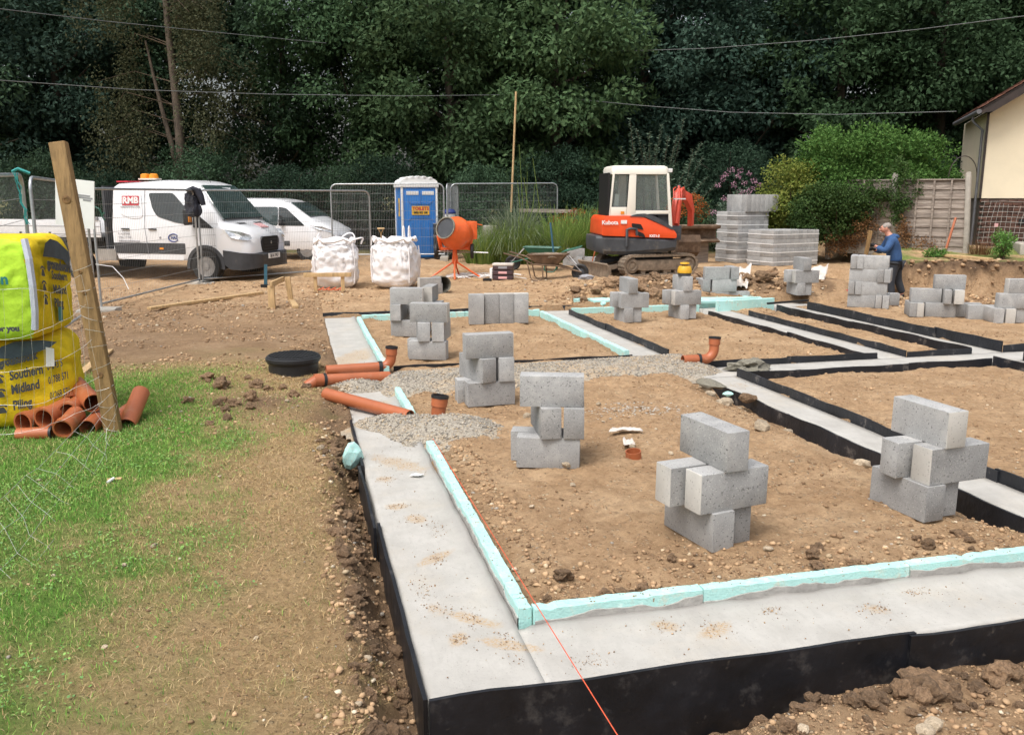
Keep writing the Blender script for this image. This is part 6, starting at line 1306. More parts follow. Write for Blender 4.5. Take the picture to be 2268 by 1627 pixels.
# ------------------------------------------------------------------ steel mesh fence panels
def heras(label, p0, p1, h=1.95, foot=True, z0=None, z1=None, q=.0026, sp=.045):
    p0 = Vector(p0); p1 = Vector(p1); d = Vector((p1.x - p0.x, p1.y - p0.y, 0)); L = d.length; rz = math.atan2(d.y, d.x)
    za = hz(p0.x, p0.y) + .10 if z0 is None else z0; zb = hz(p1.x, p1.y) + .10 if z1 is None else z1
    o = thing('mesh_fence_panel', label, 'fence', (p0.x, p0.y, za), rz, 'steel mesh fence panels round the site'); sl = (zb - za) / L
    S = lambda x, z: (x, 0, z + sl * x); r = .16
    P = [S(0, 0)] + [S(0, h - r)] + [S(r - r * math.cos(R(a)), h - r + r * math.sin(R(a))) for a in (22, 45, 68)] + [S(r, h), S(L - r, h)] + [S(L - r + r * math.sin(R(a)), h - r + r * math.cos(R(a))) for a in (22, 45, 68)] + [S(L, h - r), S(L, 0)]
    MB().tube(P, .021, 8).build('frame', M['galv'], o, smooth=50); MB().tube([S(0, .06), S(L, .06)], .019, 8).build('bottom_rail', M['galv'], o, smooth=50)
    mb = MB(); n = int(L / sp)
    for i in range(1, n): x = L * i / n; mb.tube([S(x, .06), S(x, h - .01)], q, 3, caps=False)
    for k in range(1, 8): mb.tube([S(.02, .06 + k * (h - .08) / 8), S(L - .02, .06 + k * (h - .08) / 8)], .0036, 3, caps=False)
    g = mb.build('wire_infill', M['wire'], o, fix=False); tag(g, kind='stuff')
    if foot:
        for x in (0, L): mb = MB(); mb.box((x, 0, -.06 + sl * x), (.22, .6, .13)); mb.build('foot_block', M['postconc'], o, bevel=.015)
    return o
heras('steel mesh panel leaving the left edge above the yellow sacks', AT(-60, 700, 7.6) * 1, (-5.72, 10.35, 0), 2.05, False, .05, .12, .0013, .06)
heras('steel mesh panel behind the white notice board', (-5.85, 10.75, 0), (-6.95, 14.4, 0), 2.05, True, .10, .06, .0014, .06)
heras('steel mesh panel in front of the crew cab door', (-7.0, 14.7, 0), (-6.86, 19.05, 0), 1.98, True, .06, .06, .0016, .07)
heras('long steel mesh panel across the front of the white vans', (-6.82, 19.15, 0), (-3.62, 22.4, 0), 1.98, True, .06, .06)
heras('steel mesh panel in front of the blue toilet', (-4.98, 24.3, 0), (-1.88, 24.35, 0), 1.98, True)
heras('steel mesh panel edge-on at the right of the toilet', (-1.80, 24.4, 0), (-1.66, 27.2, 0), 1.98, False)
heras('steel mesh panel behind the pampas grass', (-1.75, 25.2, 0), (1.35, 26.3, 0), 2.0, False)
# board, jacket, rope
o = thing('notice_board', 'blank white notice board leaning on the mesh fence behind the post', 'board', AT(166, 450, 10.3)); o.rotation_euler = (0, R(6), R(-10))
mb = MB(); mb.box((0, 0, 0), (.50, .012, .55)); nb = mb.build('board', M['whiteplain'], o); mb = MB()
for k, (x, z, w) in enumerate(((.12, .10, .16), (.13, .075, .2), (.16, .05, .1))): mb.box((x, -.008, z), (w, .003, .018))
mb.build('faded_print', M['inkgrey'], nb)
o = thing('jacket', 'dark jacket hung over the corner of the mesh fence', 'jacket', (-6.85, 19.08, 2.02))
me = softbox(.34, .16, .60, 14, 3, .06, 6, .05); j = link('jacket_body', me, M['jacket'], o); j.location = (-.04, 0, -.56); mb = MB(); mb.tube([(.08, -.05, .02), (.16, -.08, -.12), (.20, -.08, -.30)], [.08, .07, .05], 8); mb.tube([(-.12, -.05, 0), (.0, -.1, .05), (.10, -.05, .0)], .06, 8); mb.build('sleeve', M['jacket'], o, smooth=60)
rp = AT(38, 382, 9.7); mb = MB()
for k in range(4): mb.tube([rp + Vector((random.uniform(-.03, .03), -.04, -i * .08)) + Vector((i * .012, 0, 0)) for i in range(8)], .005, 4)
mb.tube([rp + Vector((-.05, 0, .01)), rp + Vector((.03, -.03, .04)), rp + Vector((.14, 0, -.01))], .016, 5); tag(mb.build('rope_tie', M['aqua'], None), 'aqua rope tied round the top rail of the left fence panel', 'rope')
p = AT(212, 585, 14.3); q = AT(285, 640, 14.0); tag(MB().tube([p, p.lerp(q, .35) + Vector((.1, 0, .10)), p.lerp(q, .7) + Vector((.08, 0, .06)), q], .006, 6).build('white_cable', M['whiteplain'], None), 'white cable hanging out of the mesh fence beside the van', 'cable')
# timber pegs, planks
def plank(label, a, b, w, t, mt='wood_pale', name='timber_plank'):
    mb = MB(); mb.bar(a, b, w, t); return tag(mb.build(name, M[mt], None, bevel=.004), label, 'timber')
plank('long pale timber lying on soil below the mesh fence', G(330, 683, .06), G(580, 648, .06), .10, .05)
plank('pale timber board lying under the yellow sacks', G(150, 850, .05), G(243, 775, .05), .09, .03)
plank('pale timber edging plank lying in front of the wooden fence', G(1990, 557, .50), G(2150, 570, .48), .18, .06); plank('second pale plank end beyond the edging plank', G(2150, 570, .48), G(2195, 574, .47), .16, .05)
plank('thin pale lath lying between two small block stacks', G(1425, 665, .1), G(1495, 668, .1), .06, .04); plank('thin black batten lying at the far foam sheets', G(1700, 672, .2), G(1790, 665, .2), .04, .03, 'black')
plank('small pale timber offcut lying on soil by the peg', G(645, 665, .06), G(655, 680, .06), .10, .05)
pg = G(603, 683, .03); o = thing('timber_peg', 'pale timber profile peg with a crosspiece at the left of the far soil', 'peg', pg)
mb = MB(); mb.box((0, 0, .15), (.11, .07, .50)); mb.build('peg', M['wood_pale'], o, bevel=.005); mb = MB(); mb.bar((.02, -.06, .42), (-.02, .9, .42), .04, .09); mb.build('crosspiece', M['wood_pale'], o, bevel=.004); mb = MB(); mb.box((.08, .9, .2), (.09, .06, .52), (0, -.1, 0)); mb.build('second_peg', M['wood_pale'], o, bevel=.004)
o = thing('marker_stake', 'teal painted marker stake standing behind the timber peg', 'stake', (-4.85, 17.1, .2)); mb = MB(); mb.box((0, 0, .20), (.06, .03, .40), (0, .06, 0)); mb.build('stake', M['bluepaint'], o); mb = MB(); mb.box((0, -.02, -.02), (.2, .05, .06)); mb.build('clamp', M['black'], o)
# membranes, boxes
for (u0, v0, u1, v1, Y, l, sd_) in ((1600, 592, 1665, 642, 16.2, 'white membrane sheet draped over the dug soil behind the level', 5), (1765, 590, 1835, 628, 17.0, 'white membrane sheet lying on the bank left of the man', 9), (1735, 598, 1790, 640, 17.2, 'small white membrane fold behind the far stack', 13)):
    a, b, c, d_ = AT(u0, v0 + 8, Y + .3), AT(u1, v0, Y + .4), AT(u1 - 10, v1, Y - .4), AT(u0 + 15, v1 - 8, Y - .3); sheet('white_membrane', 'tarp', l, 'sheet', [a, b, c, d_], 18, .10, sd_, .004, 4)
o = thing('red_box', 'small red plastic box on the far foundation strip', 'box', AT(1860, 648, 16.4)); mb = MB(); mb.box((0, 0, 0), (.24, .18, .13)); mb.build('box', M['red'], o, bevel=.012); mb = MB(); mb.box((-.05, -.02, .08), (.07, .05, .05)); mb.build('lid_knob', M['whiteplain'], o)
for k in range(40): pass
p = Vector((-.75, 20.6, hz(-.7, 20.6))); mb = MB(); r_ = random.Random(2)
for k in range(46): a = Vector((r_.uniform(-.9, .5), r_.uniform(-.35, .35), .02)); b = a + Vector((r_.uniform(.25, .8), r_.uniform(-.25, .25), r_.uniform(.0, .05))); mb.tube([p + a, p + (a + b) / 2 + Vector((0, 0, .05)), p + b], .007, 4)
tag(mb.build('white_strapping', M['whiteplain'], None, fix=False), 'tangle of cut white strapping on the soil behind the mixer', 'strapping', kind='stuff')
o = thing('block_pile', 'low pile of grey blocks at the tall grass behind the barrows', 'block pile', (1.55, 22.6, hz(1.5, 22.6)), R(-12))
for k, (x, y, z, r_) in enumerate(((0, 0, 0, 0), (.25, .05, 0, 1.4), (.1, .0, 1, .2), (.46, .1, 0, .3))): b_ = link('block', BM[(.14, k % 4)], None, o); b_.location = (x, y, .1075 + z * .215); b_.rotation_euler = (0, 0, r_)
o = thing('block_pile', 'two blocks standing at the grass left of the digger', 'block pile', (2.35, 22.4, hz(2.3, 22.4)), R(10))
for k, (x, z) in enumerate(((0, 0), (.02, 1), (.3, 0))): b_ = link('block', BM[(.14, k % 4)], None, o); b_.location = (x, 0, .1075 + z * .215); b_.rotation_euler = (0, 0, 1.2 + k * .1)
plank('short rusty stake leaning on the blocks left of the digger', (2.02, 22.3, hz(2, 22.3)), (2.15, 22.3, hz(2, 22.3) + .5), .03, .03, 'terracotta', 'rusty_stake')
o = thing('old_stone_pier', 'old stone pier half hidden in the pampas grass', 'pier', (-.62, 24.6, .1)); mb = MB(); mb.box((0, 0, .5), (.42, .4, 1.0)); mb.build('pier', M['postconc'], o, bevel=.04)
tag(MB().tube([AT(1132, 470, 26.0), AT(1143, 203, 26.0)], .030, 8).build('tall_pole', M['wood_pale'], None), 'tall thin wooden pole standing behind the pampas grass', 'pole')
o = thing('fence_rail', 'weathered timber rail behind the pampas grass', 'rail', (.2, 25.4, 1.50)); mb = MB(); mb.bar((0, 0, 0), (1.7, .1, -.03), .05, .10); mb.build('rail', M['wood_grey'], o); mb = MB(); mb.box((1.65, .1, -.7), (.08, .08, 1.4)); mb.build('post', M['wood_grey'], o)

# ------------------------------------------------------------------ wooden fence, concrete posts
F0 = Vector((*AT(2142, 540, 21.9)[:2], 0)); F1 = Vector((*AT(1835, 540, 24.0)[:2], 0)); fd = (F1 - F0); FL = fd.length; frz = math.atan2(fd.y, fd.x)
npan = 2
for k in range(npan):
    a = F0 + fd * (k / npan); L = FL / npan - .10; z0 = .52
    o = thing('lap_fence', ['weathered lapped wooden fence panel next to the concrete post', 'weathered lapped wooden fence panel half buried in ivy'][k], 'fence', (a.x, a.y, z0), frz, 'wooden fence panels at the hedge')
    o.rotation_euler = (R(-2), 0, frz)
    for i in range(15): mb = MB(); mb.box((L / 2 + .05, .012 * (i % 2), .09 + i * .118), (L, .012, .135), (R(8), 0, 0)); sl = mb.build('slat', M['wood_grey'], o)
    for i in range(5): mb = MB(); mb.box((.06 + (L - .02) * i / 4, .045, .90), (.045, .03, 1.78)); mb.build('batten', M['wood_grey'], o)
    mb = MB(); mb.box((L / 2 + .05, .02, 1.80), (L, .08, .03)); mb.build('cap_rail', M['wood_grey'], o)
    mb = MB(); mb.box((L / 2 + .05, 0, -.05), (L, .05, .16)); mb.build('gravel_board', M['postconc'], o)
for k in range(npan + 1):
    a = F0 + fd * (k / npan); o = thing('concrete_post', ['concrete fence post at the house corner', 'concrete fence post hidden in the ivy', 'concrete fence post at the block packs'][k], 'post', (a.x, a.y, .4)); o.rotation_euler = (R(-2), R(3), frz)
    mb = MB(); mb.prism([(-.06, -.2), (.06, -.2), (.06, 2.02), (.04, 2.10), (-.04, 2.10), (-.06, 2.02)], -.06, .06); mb.prism([(-.045, -.2), (.045, -.2), (.045, 2.0), (-.045, 2.0)], -.075, .075); mb.build('post', M['postconc'], o, bevel=.01)
plank('rusty stake leaning beside the concrete fence post', AT(2095, 553, 21.5), AT(2117, 482, 21.7), .045, .045, 'terracotta', 'rusty_stake')
# ------------------------------------------------------------------ house gable
hc = AT(2170, 440, 23.6); HX = hc.x; house = thing('house', 'cream rendered house gable with dark brick base and clay tiled roof', 'house', (HX, 23.6, .45), R(-19))
ev = AT(2176, 238, 23.05); pitch = R(33); ez = ev.z - .45; ex0 = (ev.x - HX + .179) / .9455
mb = MB(); W_ = 7.4; zt0 = ez + (-ex0) * math.tan(pitch) - .28
mb.prism([(0, 1.40), (W_, 1.40), (W_, zt0 + .2), (W_ / 2, zt0 + W_ / 2 * math.tan(pitch)), (0, zt0)], 0, 4.0); mb.build('wall', M['render'], house)
mb = MB(); mb.box((W_ / 2 + .0, 2.0, .6), (W_ - .06, 3.9, 1.62)); pln = mb.build('plinth', M['mortar'], house)
bmesh_brick = MB().box((0, 0, 0), (.213, .10, .064)).mesh('brick', bevel=.004, seg=1); bmesh_brick.materials.append(M['brick'])
for j in range(19):
    for i in range(9):
        b_ = link('brick', bmesh_brick, None, pln); b_.location = (.115 + i * .225 + (.112 if j % 2 else 0), .012 + random.uniform(-.003, .003), -.02 + j * .075)
mb = MB(); mb.box((1.05, -.045, .80), (.17, .03, .13)); mb.build('air_vent', M['black'], pln); mb = MB(); mb.box((.45, -.045, .70), (.09, .02, .09)); mb.build('pale_brick_patch', M['redfade'], pln)
ct, sn = math.cos(pitch), math.sin(pitch)
RF = Matrix.Translation((ex0, -.55, ez)) @ Euler((0, -pitch, 0)).to_matrix().to_4x4()
mb = MB(); mb.box((2.6, 2.1, -.06), (5.2, 4.2, .05)); V0 = [RF @ Vector(v) for v in mb.v]; mb.v = V0; roof = mb.build('roof', M['brownpaint'], house)
tm = MB().box((0, 0, 0), (.27, .163, .014)).mesh('tile', bevel=0); tm.materials.append(M['tile'])
big = MB(); cnt = 0
for i in range(30):
    for j in range(25):
        p = RF @ Vector((.10 + i * .105, .09 + j * .166 + (.083 if i % 2 else 0), .0 + random.uniform(0, .008)))
        if i < 25 and j < 12: t_ = link('tile', tm, None, roof); t_.location = p; t_.rotation_euler = (0, -pitch + .09, 0)
        else: big.box(p, (.27, .163, .014), (0, -pitch + .09, 0))
tag(big.build('tile_field', M['tile'], roof, fix=False), kind='stuff')
mb = MB(); mb.add([RF @ Vector(v) for v in ((-.05, .0, -.04), (5.2, .0, -.04), (5.2, .0, -.26), (.22, .0, -.26), (-.05, .0, -.12), (-.05, .03, -.04), (5.2, .03, -.04), (5.2, .03, -.26), (.22, .03, -.26), (-.05, .03, -.12))], [(4, 3, 2, 1, 0), (5, 6, 7, 8, 9), (0, 1, 6, 5), (1, 2, 7, 6), (2, 3, 8, 7), (3, 4, 9, 8), (4, 0, 5, 9)]); mb.build('bargeboard', M['brownpaint'], house)
mb = MB(); mb.add([RF @ Vector(v) for v in ((.0, .03, -.26), (5.2, .03, -.26), (5.2, .56, -.26), (.0, .56, -.26))], [(0, 1, 2, 3)]); mb.build('soffit', M['brownpaint'], house)
g0 = RF @ Vector((-.06, -.05, -.07)); g1 = RF @ Vector((-.06, 4.2, -.07)); MB().tube([g0, g1], .062, 10).build('gutter', M['greyplastic'], house, smooth=40)
dpx = -.07; mb = MB(); mb.tube([(g0.x, .35, g0.z), (g0.x + .02, .35, g0.z - .18), (dpx, .2, g0.z - .42), (dpx, .2, -.1)], .036, 8); mb.build('downpipe', M['greyplastic'], house, smooth=40)
mb = MB(); mb.box((-.0, -.012, (1.4 + zt0) / 2), (.06, .02, zt0 - 1.4)); mb.build('corner_trim', M['brownpaint'], house)
mb = MB(); mb.box((1.35, -1.0, .12), (1.2, 1.4, .34)); mb.build('step', M['postconc'], house, bevel=.02)
wm = MB(); pA = AT(2182, 440, 22.6); 
for i in range(10): x = pA.x + i * .13; wm.tube([(x + .04 * math.sin(i), 22.6, 1.80 - .02 * i), (x - .05, 22.6, 1.3), (x - .1, 22.6, .55)], .0035, 4, caps=False)
for j in range(10): z = .6 + j * .13; wm.tube([(pA.x - .1, 22.6, z), (pA.x + .5, 22.6, z + .01), (pA.x + 1.2, 22.6, z - .02)], .0035, 4, caps=False)
tag(wm.build('garden_mesh', M['netwire'], None, fix=False), 'wire garden mesh standing in front of the brick house base', 'netting')
c0 = AT(2132, 392, 22.6); tag(MB().tube([c0 + Vector((.36 * math.cos(R(a)), 0, .52 * math.sin(R(a)))) for a in range(0, 181, 12)], .012, 6).build('arched_hoop', M['brownpaint'], None), 'thin dark arched hoop behind the wooden fence at the house', 'hoop')

# ------------------------------------------------------------------ overhead cables
def cable(label, pts): return tag(MB().tube(pts, .011, 6).build('overhead_cable', M['cable'], None), label, 'cable', 'overhead cables crossing the trees')
def curve(pts, Ys): return [AT(u, v, Y) for (u, v), Y in zip(pts, Ys)]
cable('upper overhead cable running from the top left corner into the trees', curve([(-120, 3), (0, 20), (240, 48), (480, 72), (722, 96)], [22, 23, 25.5, 28, 30.5]))
cable('lower overhead cable crossing the left trees', curve([(-120, 166), (0, 178), (300, 199), (600, 209), (900, 213), (1140, 210)], [22, 22.8, 24.6, 26.4, 28.2, 29.6]))
cable('upper overhead cable rising to the top right corner', curve([(1326, 115), (1560, 108), (1800, 90), (2030, 66), (2268, 36), (2400, 18)], [30, 28, 26, 24, 22, 21]))
cable('lower overhead cable running to the house eaves', curve([(1235, 216), (1420, 234), (1620, 249), (1850, 254), (2118, 247)], [30, 28, 26.4, 25, 23.1]))

# ------------------------------------------------------------------ foliage
def leaf_quads(P, D, Nn, L, w):
    S = np.cross(D, Nn); S /= np.linalg.norm(S, axis=1)[:, None] + 1e-9
    a = P; b = P + D * (L * .45)[:, None] + S * (L * w)[:, None]; c = P + D * L[:, None]; d = P + D * (L * .45)[:, None] - S * (L * w)[:, None]
    return np.stack([a, b, c, d], 1).reshape(-1, 3)
def unit(v): return v / (np.linalg.norm(v, axis=1)[:, None] + 1e-9)
def foliage(name, C, Rr, n_per, leaf, w=.28, flat=.7, droop=.25, seed=0, hollow_=True):
    # C clump centres, Rr clump radii
    g = np.random.default_rng(seed); V = []
    n = np.maximum(8, (n_per * (Rr / Rr.mean()) ** 2)).astype(int); idx = np.repeat(np.arange(len(C)), n); m = len(idx)
    q = unit(g.normal(size=(m, 3))); r = g.random((m, 1)) ** (.38 if hollow_ else .6); off = q * r; off[:, 2] *= flat
    P = C[idx] + off * Rr[idx][:, None]; out = unit(off + .35 * unit(C[idx] - C.mean(0)))
    D = unit(g.normal(size=(m, 3)) * .8 + out * .7 - np.array([0, 0, droop])); Nn = unit(g.normal(size=(m, 3)) * .6 + np.array([0, 0, .9]) + out * .4)
    L = leaf * g.uniform(.6, 1.35, m); return np_mesh(name, leaf_quads(P, D, Nn, L, w), np.arange(m * 4).reshape(-1, 4))
def crown_clumps(n, rx, ry, z0, z1, cr, seed, shape=1.0):
    g = np.random.default_rng(seed); q = unit(g.normal(size=(n, 3))); r = .35 + .65 * g.random((n, 1)) ** .5; C = q * r
    zc = (z0 + z1) / 2; hz_ = (z1 - z0) / 2; C = C * [rx, ry, hz_]; f = np.clip(1 - shape * .35 * np.maximum(0, C[:, 2] / hz_), .3, 1); C[:, :2] *= f[:, None]; C[:, 2] += zc
    return C, cr * g.uniform(.6, 1.4, n)
M['leaf_dark'] = leaf_mat('dark_leaves', (0.039, 0.0754, 0.0429), (0.065, 0.1118, 0.0611)); M['leaf_mid'] = leaf_mat('mid_leaves', (0.0494, 0.0988, 0.0468), (0.0832, 0.1456, 0.0676))
M['leaf_light'] = leaf_mat('light_leaves', (0.056, 0.106, 0.046), (0.096, 0.152, 0.068)); M['leaf_blue'] = leaf_mat('bluish_leaves', (0.039, 0.0806, 0.0598), (0.0702, 0.1196, 0.0858))
M['leaf_birch'] = leaf_mat('birch_leaves', (0.070, 0.082, 0.042), (0.120, 0.125, 0.065)); M['leaf_lime'] = leaf_mat('fresh_leaves', (0.075, 0.18, 0.04), (0.16, 0.29, 0.075))
M['leaf_gold'] = leaf_mat('golden_leaves', (0.13, 0.19, 0.035), (0.29, 0.31, 0.075)); M['leaf_ivy'] = leaf_mat('ivy_leaves', (0.04, 0.085, 0.025), (0.10, 0.165, 0.05), .5)
M['leaf_dead'] = leaf_mat('dead_leaves', (0.13, 0.065, 0.03), (0.28, 0.16, 0.075)); M['leaf_greyg'] = leaf_mat('grey_green_leaves', (0.11, 0.17, 0.12), (0.20, 0.27, 0.19))
M['petal_pink'] = leaf_mat('pink_flowers', (0.30, 0.15, 0.22), (0.45, 0.28, 0.34)); M['petal_rust'] = leaf_mat('orange_berries', (0.30, 0.07, 0.02), (0.5, 0.16, 0.04))
M['pampas'] = leaf_mat('pampas_blade', (0.14, 0.20, 0.11), (0.36, 0.40, 0.27)); M['tallgrass'] = leaf_mat('tall_grass', (0.12, 0.21, 0.045), (0.30, 0.38, 0.11)); M['leaf_shade'] = leaf_mat('shade_dark_leaves', (0.020, 0.042, 0.026), (0.038, 0.070, 0.042))  # last one: bush leaves darkened in colour for the shade under the trees
KIND = []
for k, (seed, nc, per, rx, z0, z1, cr, leaf) in enumerate(((1, 120, 400, 3.6, .6, 13.5, .95, .19), (2, 130, 380, 4.0, 1.2, 14.5, .95, .18), (3, 110, 400, 3.3, .3, 12.5, .9, .19), (4, 135, 380, 4.2, 2.2, 15, 1.0, .19), (5, 60, 420, 2.6, .1, 5.0, .8, .14))):
    C, r_ = crown_clumps(nc, rx, rx, z0, z1, cr, seed); me = foliage('crown', C, r_, per, leaf, .26, .7, .3, seed)
    mb = MB(); g = random.Random(seed); hh = z1 * .8
    tp = [(0, 0, -.3), (.1, .05, hh * .3), (-.1, .1, hh * .6), (.1, 0, hh)]; mb.tube(tp, [.26, .2, .13, .04], 8, caps=False) if k < 4 else mb.tube(tp, [.07, .05, .04, .02], 6, caps=False)
    for j in range(9): z_ = hh * (.25 + .07 * j); a = g.uniform(0, 6.28); l_ = rx * g.uniform(.5, .9); mb.tube([(0, 0, z_), (l_ * .5 * math.cos(a), l_ * .5 * math.sin(a), z_ + .5), (l_ * math.cos(a), l_ * math.sin(a), z_ + .8 + g.random())], [.09 if k < 4 else .03, .05 if k < 4 else .02, .015], 5, caps=False)
    KIND.append((me, mb.mesh('trunk', smooth=60, fix=False)))
VAR = {}
def tree(label, x, y, kind, leaf, sc=1.0, rot=0.0, group='trees of the dark wood behind the site', name='tree', zs=1.0, cat='tree'):
    if not KIND[kind][0].materials: KIND[kind][0].materials.append(M[leaf])
    o = thing(name, label, cat, (x, y, hz(x, y)), rot, group); c = link('crown', KIND[kind][0], None, o); c.material_slots[0].link = 'OBJECT'; c.material_slots[0].material = M[leaf]; c.scale = (sc, sc, sc * zs); t_ = link('trunk', KIND[kind][1], M['bark'], o); t_.scale = (sc, sc, sc * zs); return o
POSW = ['at the left edge', 'behind the post top', 'left of the birch', 'right of the birch', 'above the small van', 'above the toilet', 'above the mixer', 'above the pampas grass', 'behind the digger', 'above the block packs', 'above the hedge', 'above the wooden fence', 'behind the house roof', 'past the right edge', 'well past the right edge', 'beyond the last tree on the right']
front_ = [(-21, 33, 1, 'leaf_dark', 1.0), (-17.5, 35, 0, 'leaf_blue', 1.0), (-14, 37, 3, 'leaf_dark', 1.0), (-9.2, 36, 3, 'leaf_dark', .95), (-5.8, 34.5, 3, 'leaf_mid', .95), (-2.2, 32.5, 0, 'leaf_light', 1.0), (1.6, 32, 2, 'leaf_light', 1.05), (5.0, 34.5, 1, 'leaf_blue', 1.0), (8.6, 35, 0, 'leaf_blue', 1.05),
          (12.0, 33, 2, 'leaf_mid', 1.0), (15.5, 32.5, 1, 'leaf_mid', .95), (19.2, 33.5, 0, 'leaf_mid', 1.05), (23.0, 35, 3, 'leaf_dark', 1.0), (27, 34, 2, 'leaf_mid', 1.0)]
for i, (x, y, k, lf, sc) in enumerate(front_): tree(f'dense leafy tree of the front row {POSW[i]}', x, y, k, lf, sc, i * 1.3)
for i in (0, 1, 4, 5, 6, 7, 8, 9, 10): tree(f'tall darker tree of the back row, number {("one", "two", "three", "four", "five", "six", "seven", "eight", "nine", "ten", "eleven")[i]} from the left', -26 + i * 5.4 + random.uniform(-1, 1), 42 + random.uniform(-2, 3), (3, 1, 0, 2)[i % 4], ('leaf_dark', 'leaf_blue')[i % 2], 1.12, i * 2.1)
und = [(-19, 28.5), (-15.5, 29.5), (-12.8, 28.0), (-10.5, 30), (-7.6, 29.8), (-5.9, 30.4), (-4.2, 29.2), (-1.0, 28.6), (1.6, 29), (4.2, 28.2), (7.2, 29.4), (10.2, 29), (13.4, 27.8), (16.5, 28.5), (20, 29), (23.5, 29.5)]
for i, (x, y) in enumerate(und): tree(f'dark understorey bush {POSW[i]}', x, y, 4, ('leaf_shade', 'leaf_dark')[i % 2], random.uniform(.5, .75), i * .9, 'dark bushes under the wood edge', 'bush', 1.0, 'bush')
# birch with hanging pale foliage
bx = AT(404, 400, 30); o = thing('birch_tree', 'pale stemmed birch with hanging brownish foliage behind the crew cab van', 'tree', (bx.x, 30, hz(bx.x, 30)))
L0 = lambda u, v, Y=30: AT(u, v, Y) - Vector((bx.x, 30, hz(bx.x, 30)))
mb = MB(); mb.tube([Vector((.1, 0, -.2)), L0(404, 400), L0(398, 300), L0(388, 200), L0(376, 100), L0(366, 0), L0(360, -90)], [.20, .17, .15, .13, .11, .09, .05], 9); mb.build('trunk', M['barkpale'], o, smooth=60)
mb = MB(); mb.tube([L0(398, 395), L0(380, 320), L0(358, 240), L0(338, 160), L0(322, 90)], [.10, .09, .07, .05, .03], 8); mb.build('second_stem', M['barkpale'], o, smooth=60)
mb = MB(); C = []
for k in range(30):
    v = random.uniform(-60, 330); u = 366 + v * .09; a = L0(u, v); s_ = random.choice((-1, 1)); l_ = random.uniform(.5, 2.3); b = a + Vector((s_ * l_ * .6, random.uniform(-1, 1), .35)); c = a + Vector((s_ * l_, random.uniform(-1.4, .8), -.1)); mb.tube([a, b, c], [.02, .012, .006], 5, caps=False); C += [list(b), list(c)]
    for j in range(3): C.append(list(c + Vector((random.uniform(-.3, .3), random.uniform(-.3, .3), -.45 * (j + 1)))))
for k in range(12): mb.tube([L0(400, 380 - k * 5), L0(400 + random.choice((-1, 1)) * random.uniform(30, 75), 400 - k * 5 + random.uniform(-10, 30))], [.014, .006], 4, caps=False)
mb.build('branches', M['twig'], o); C = np.array(C); link('crown', foliage('crown', C, np.full(len(C), .46) * RNG.uniform(.6, 1.3, len(C)), 125, .09, .3, 1.5, .7, 77), M['leaf_birch'], o)

def shrub(name, label, cat, c, rad, n, leaf, mt, seed, per=160, cr=.28, group=None, w=.28, stem=True, base=0.0, pw=2):
    o = thing(name, label, cat, c, 0, group); g = np.random.default_rng(seed); q = unit(g.normal(size=(n, 3))); q = q / (np.abs(q) ** pw).sum(1)[:, None] ** (1 / pw) if pw != 2 else q; q *= (.3 + .7 * g.random((n, 1)) ** .5); q[:, 2] *= 1 - .22 * (fbm(q[:, 0] * 2.2 + seed, q[:, 1], 1.5, 2, seed) - .2) * 1.6; C = q * rad; C[:, 2] += rad[2] + base
    link('foliage', foliage('foliage', C, cr * g.uniform(.6, 1.4, n), per, leaf, w, .85, .1, seed), M[mt], o)
    if stem:
        mb = MB(); rr = random.Random(seed)
        for k in range(7): a = C[rr.randrange(n)]; mb.tube([(rr.uniform(-.1, .1), rr.uniform(-.1, .1), -.1), (a[0] * .5, a[1] * .5, a[2] * .55), tuple(a)], [.025, .018, .008], 5, caps=False)
        mb.build('stems', M['twig'], o)
    return o
def shoots(parent, items, leaf, mt, seed, r=.006, step=.05, spread=.6):
    # leafy upright wands: list of (base, tip)
    g = np.random.default_rng(seed); P = []; D = []; L = []; mb = MB()
    for a, b in items:
        a = Vector(a); b = Vector(b); m = max(4, int((b - a).length / step)); mb.tube([a, a.lerp(b, .5) + Vector((g.uniform(-.03, .03), 0, 0)), b], [r, r * .7, r * .3], 4, caps=False)
        for k in range(m):
            p = a.lerp(b, (k + .5) / m); f = 1 - .6 * k / m
            for j in range(3): an = g.uniform(0, 6.28); P.append(p); D.append((math.cos(an), math.sin(an), spread)); L.append(leaf * f * g.uniform(.7, 1.3))
    P = np.array([tuple(p) for p in P]); D = unit(np.array(D)); L = np.array(L); Nn = unit(g.normal(size=P.shape) * .4 + [0, 0, 1])
    link('shoot_leaves', np_mesh('shoot_leaves', leaf_quads(P, D, Nn, L, .2), np.arange(len(P) * 4).reshape(-1, 4)), M[mt], parent); mb.build('shoots', M['twig'], parent, fix=False)
# hedge on the right
Yh = 24.6; hx0 = AT(1830, 400, Yh).x; h = shrub('hedge', 'bright green overgrown hedge above the wooden fence', 'hedge', (AT(1925, 400, Yh).x, Yh - .2, .8), np.array([2.2, .95, 1.5]), 210, .085, 'leaf_lime', 5, 220, .34, pw=4)
B0 = Vector((AT(1925, 400, Yh).x, Yh - .2, .8)); its = []
for u, v in ((1812, 268), (1850, 290), (1835, 300), (1905, 295), (1925, 285), (1945, 300), (1965, 305), (1990, 300), (2010, 300), (2040, 300), (2075, 300), (2060, 315), (1880, 305)) + tuple((random.uniform(1800, 2085), random.uniform(298, 335)) for _ in range(34)): t_ = AT(u, v, Yh); its.append((t_ - B0 + Vector((random.uniform(-.05, .15), 0, -1.0)), t_ - B0))
shoots(h, its, .13, 'leaf_lime', 4, .007, .035)
g_ = shrub('golden_shrub', 'golden green shrub left of the bright hedge', 'shrub', (AT(1755, 430, 24.2).x, 24.2, .5), np.array([1.0, .7, 1.2]), 70, .075, 'leaf_gold', 6, 200, .32)
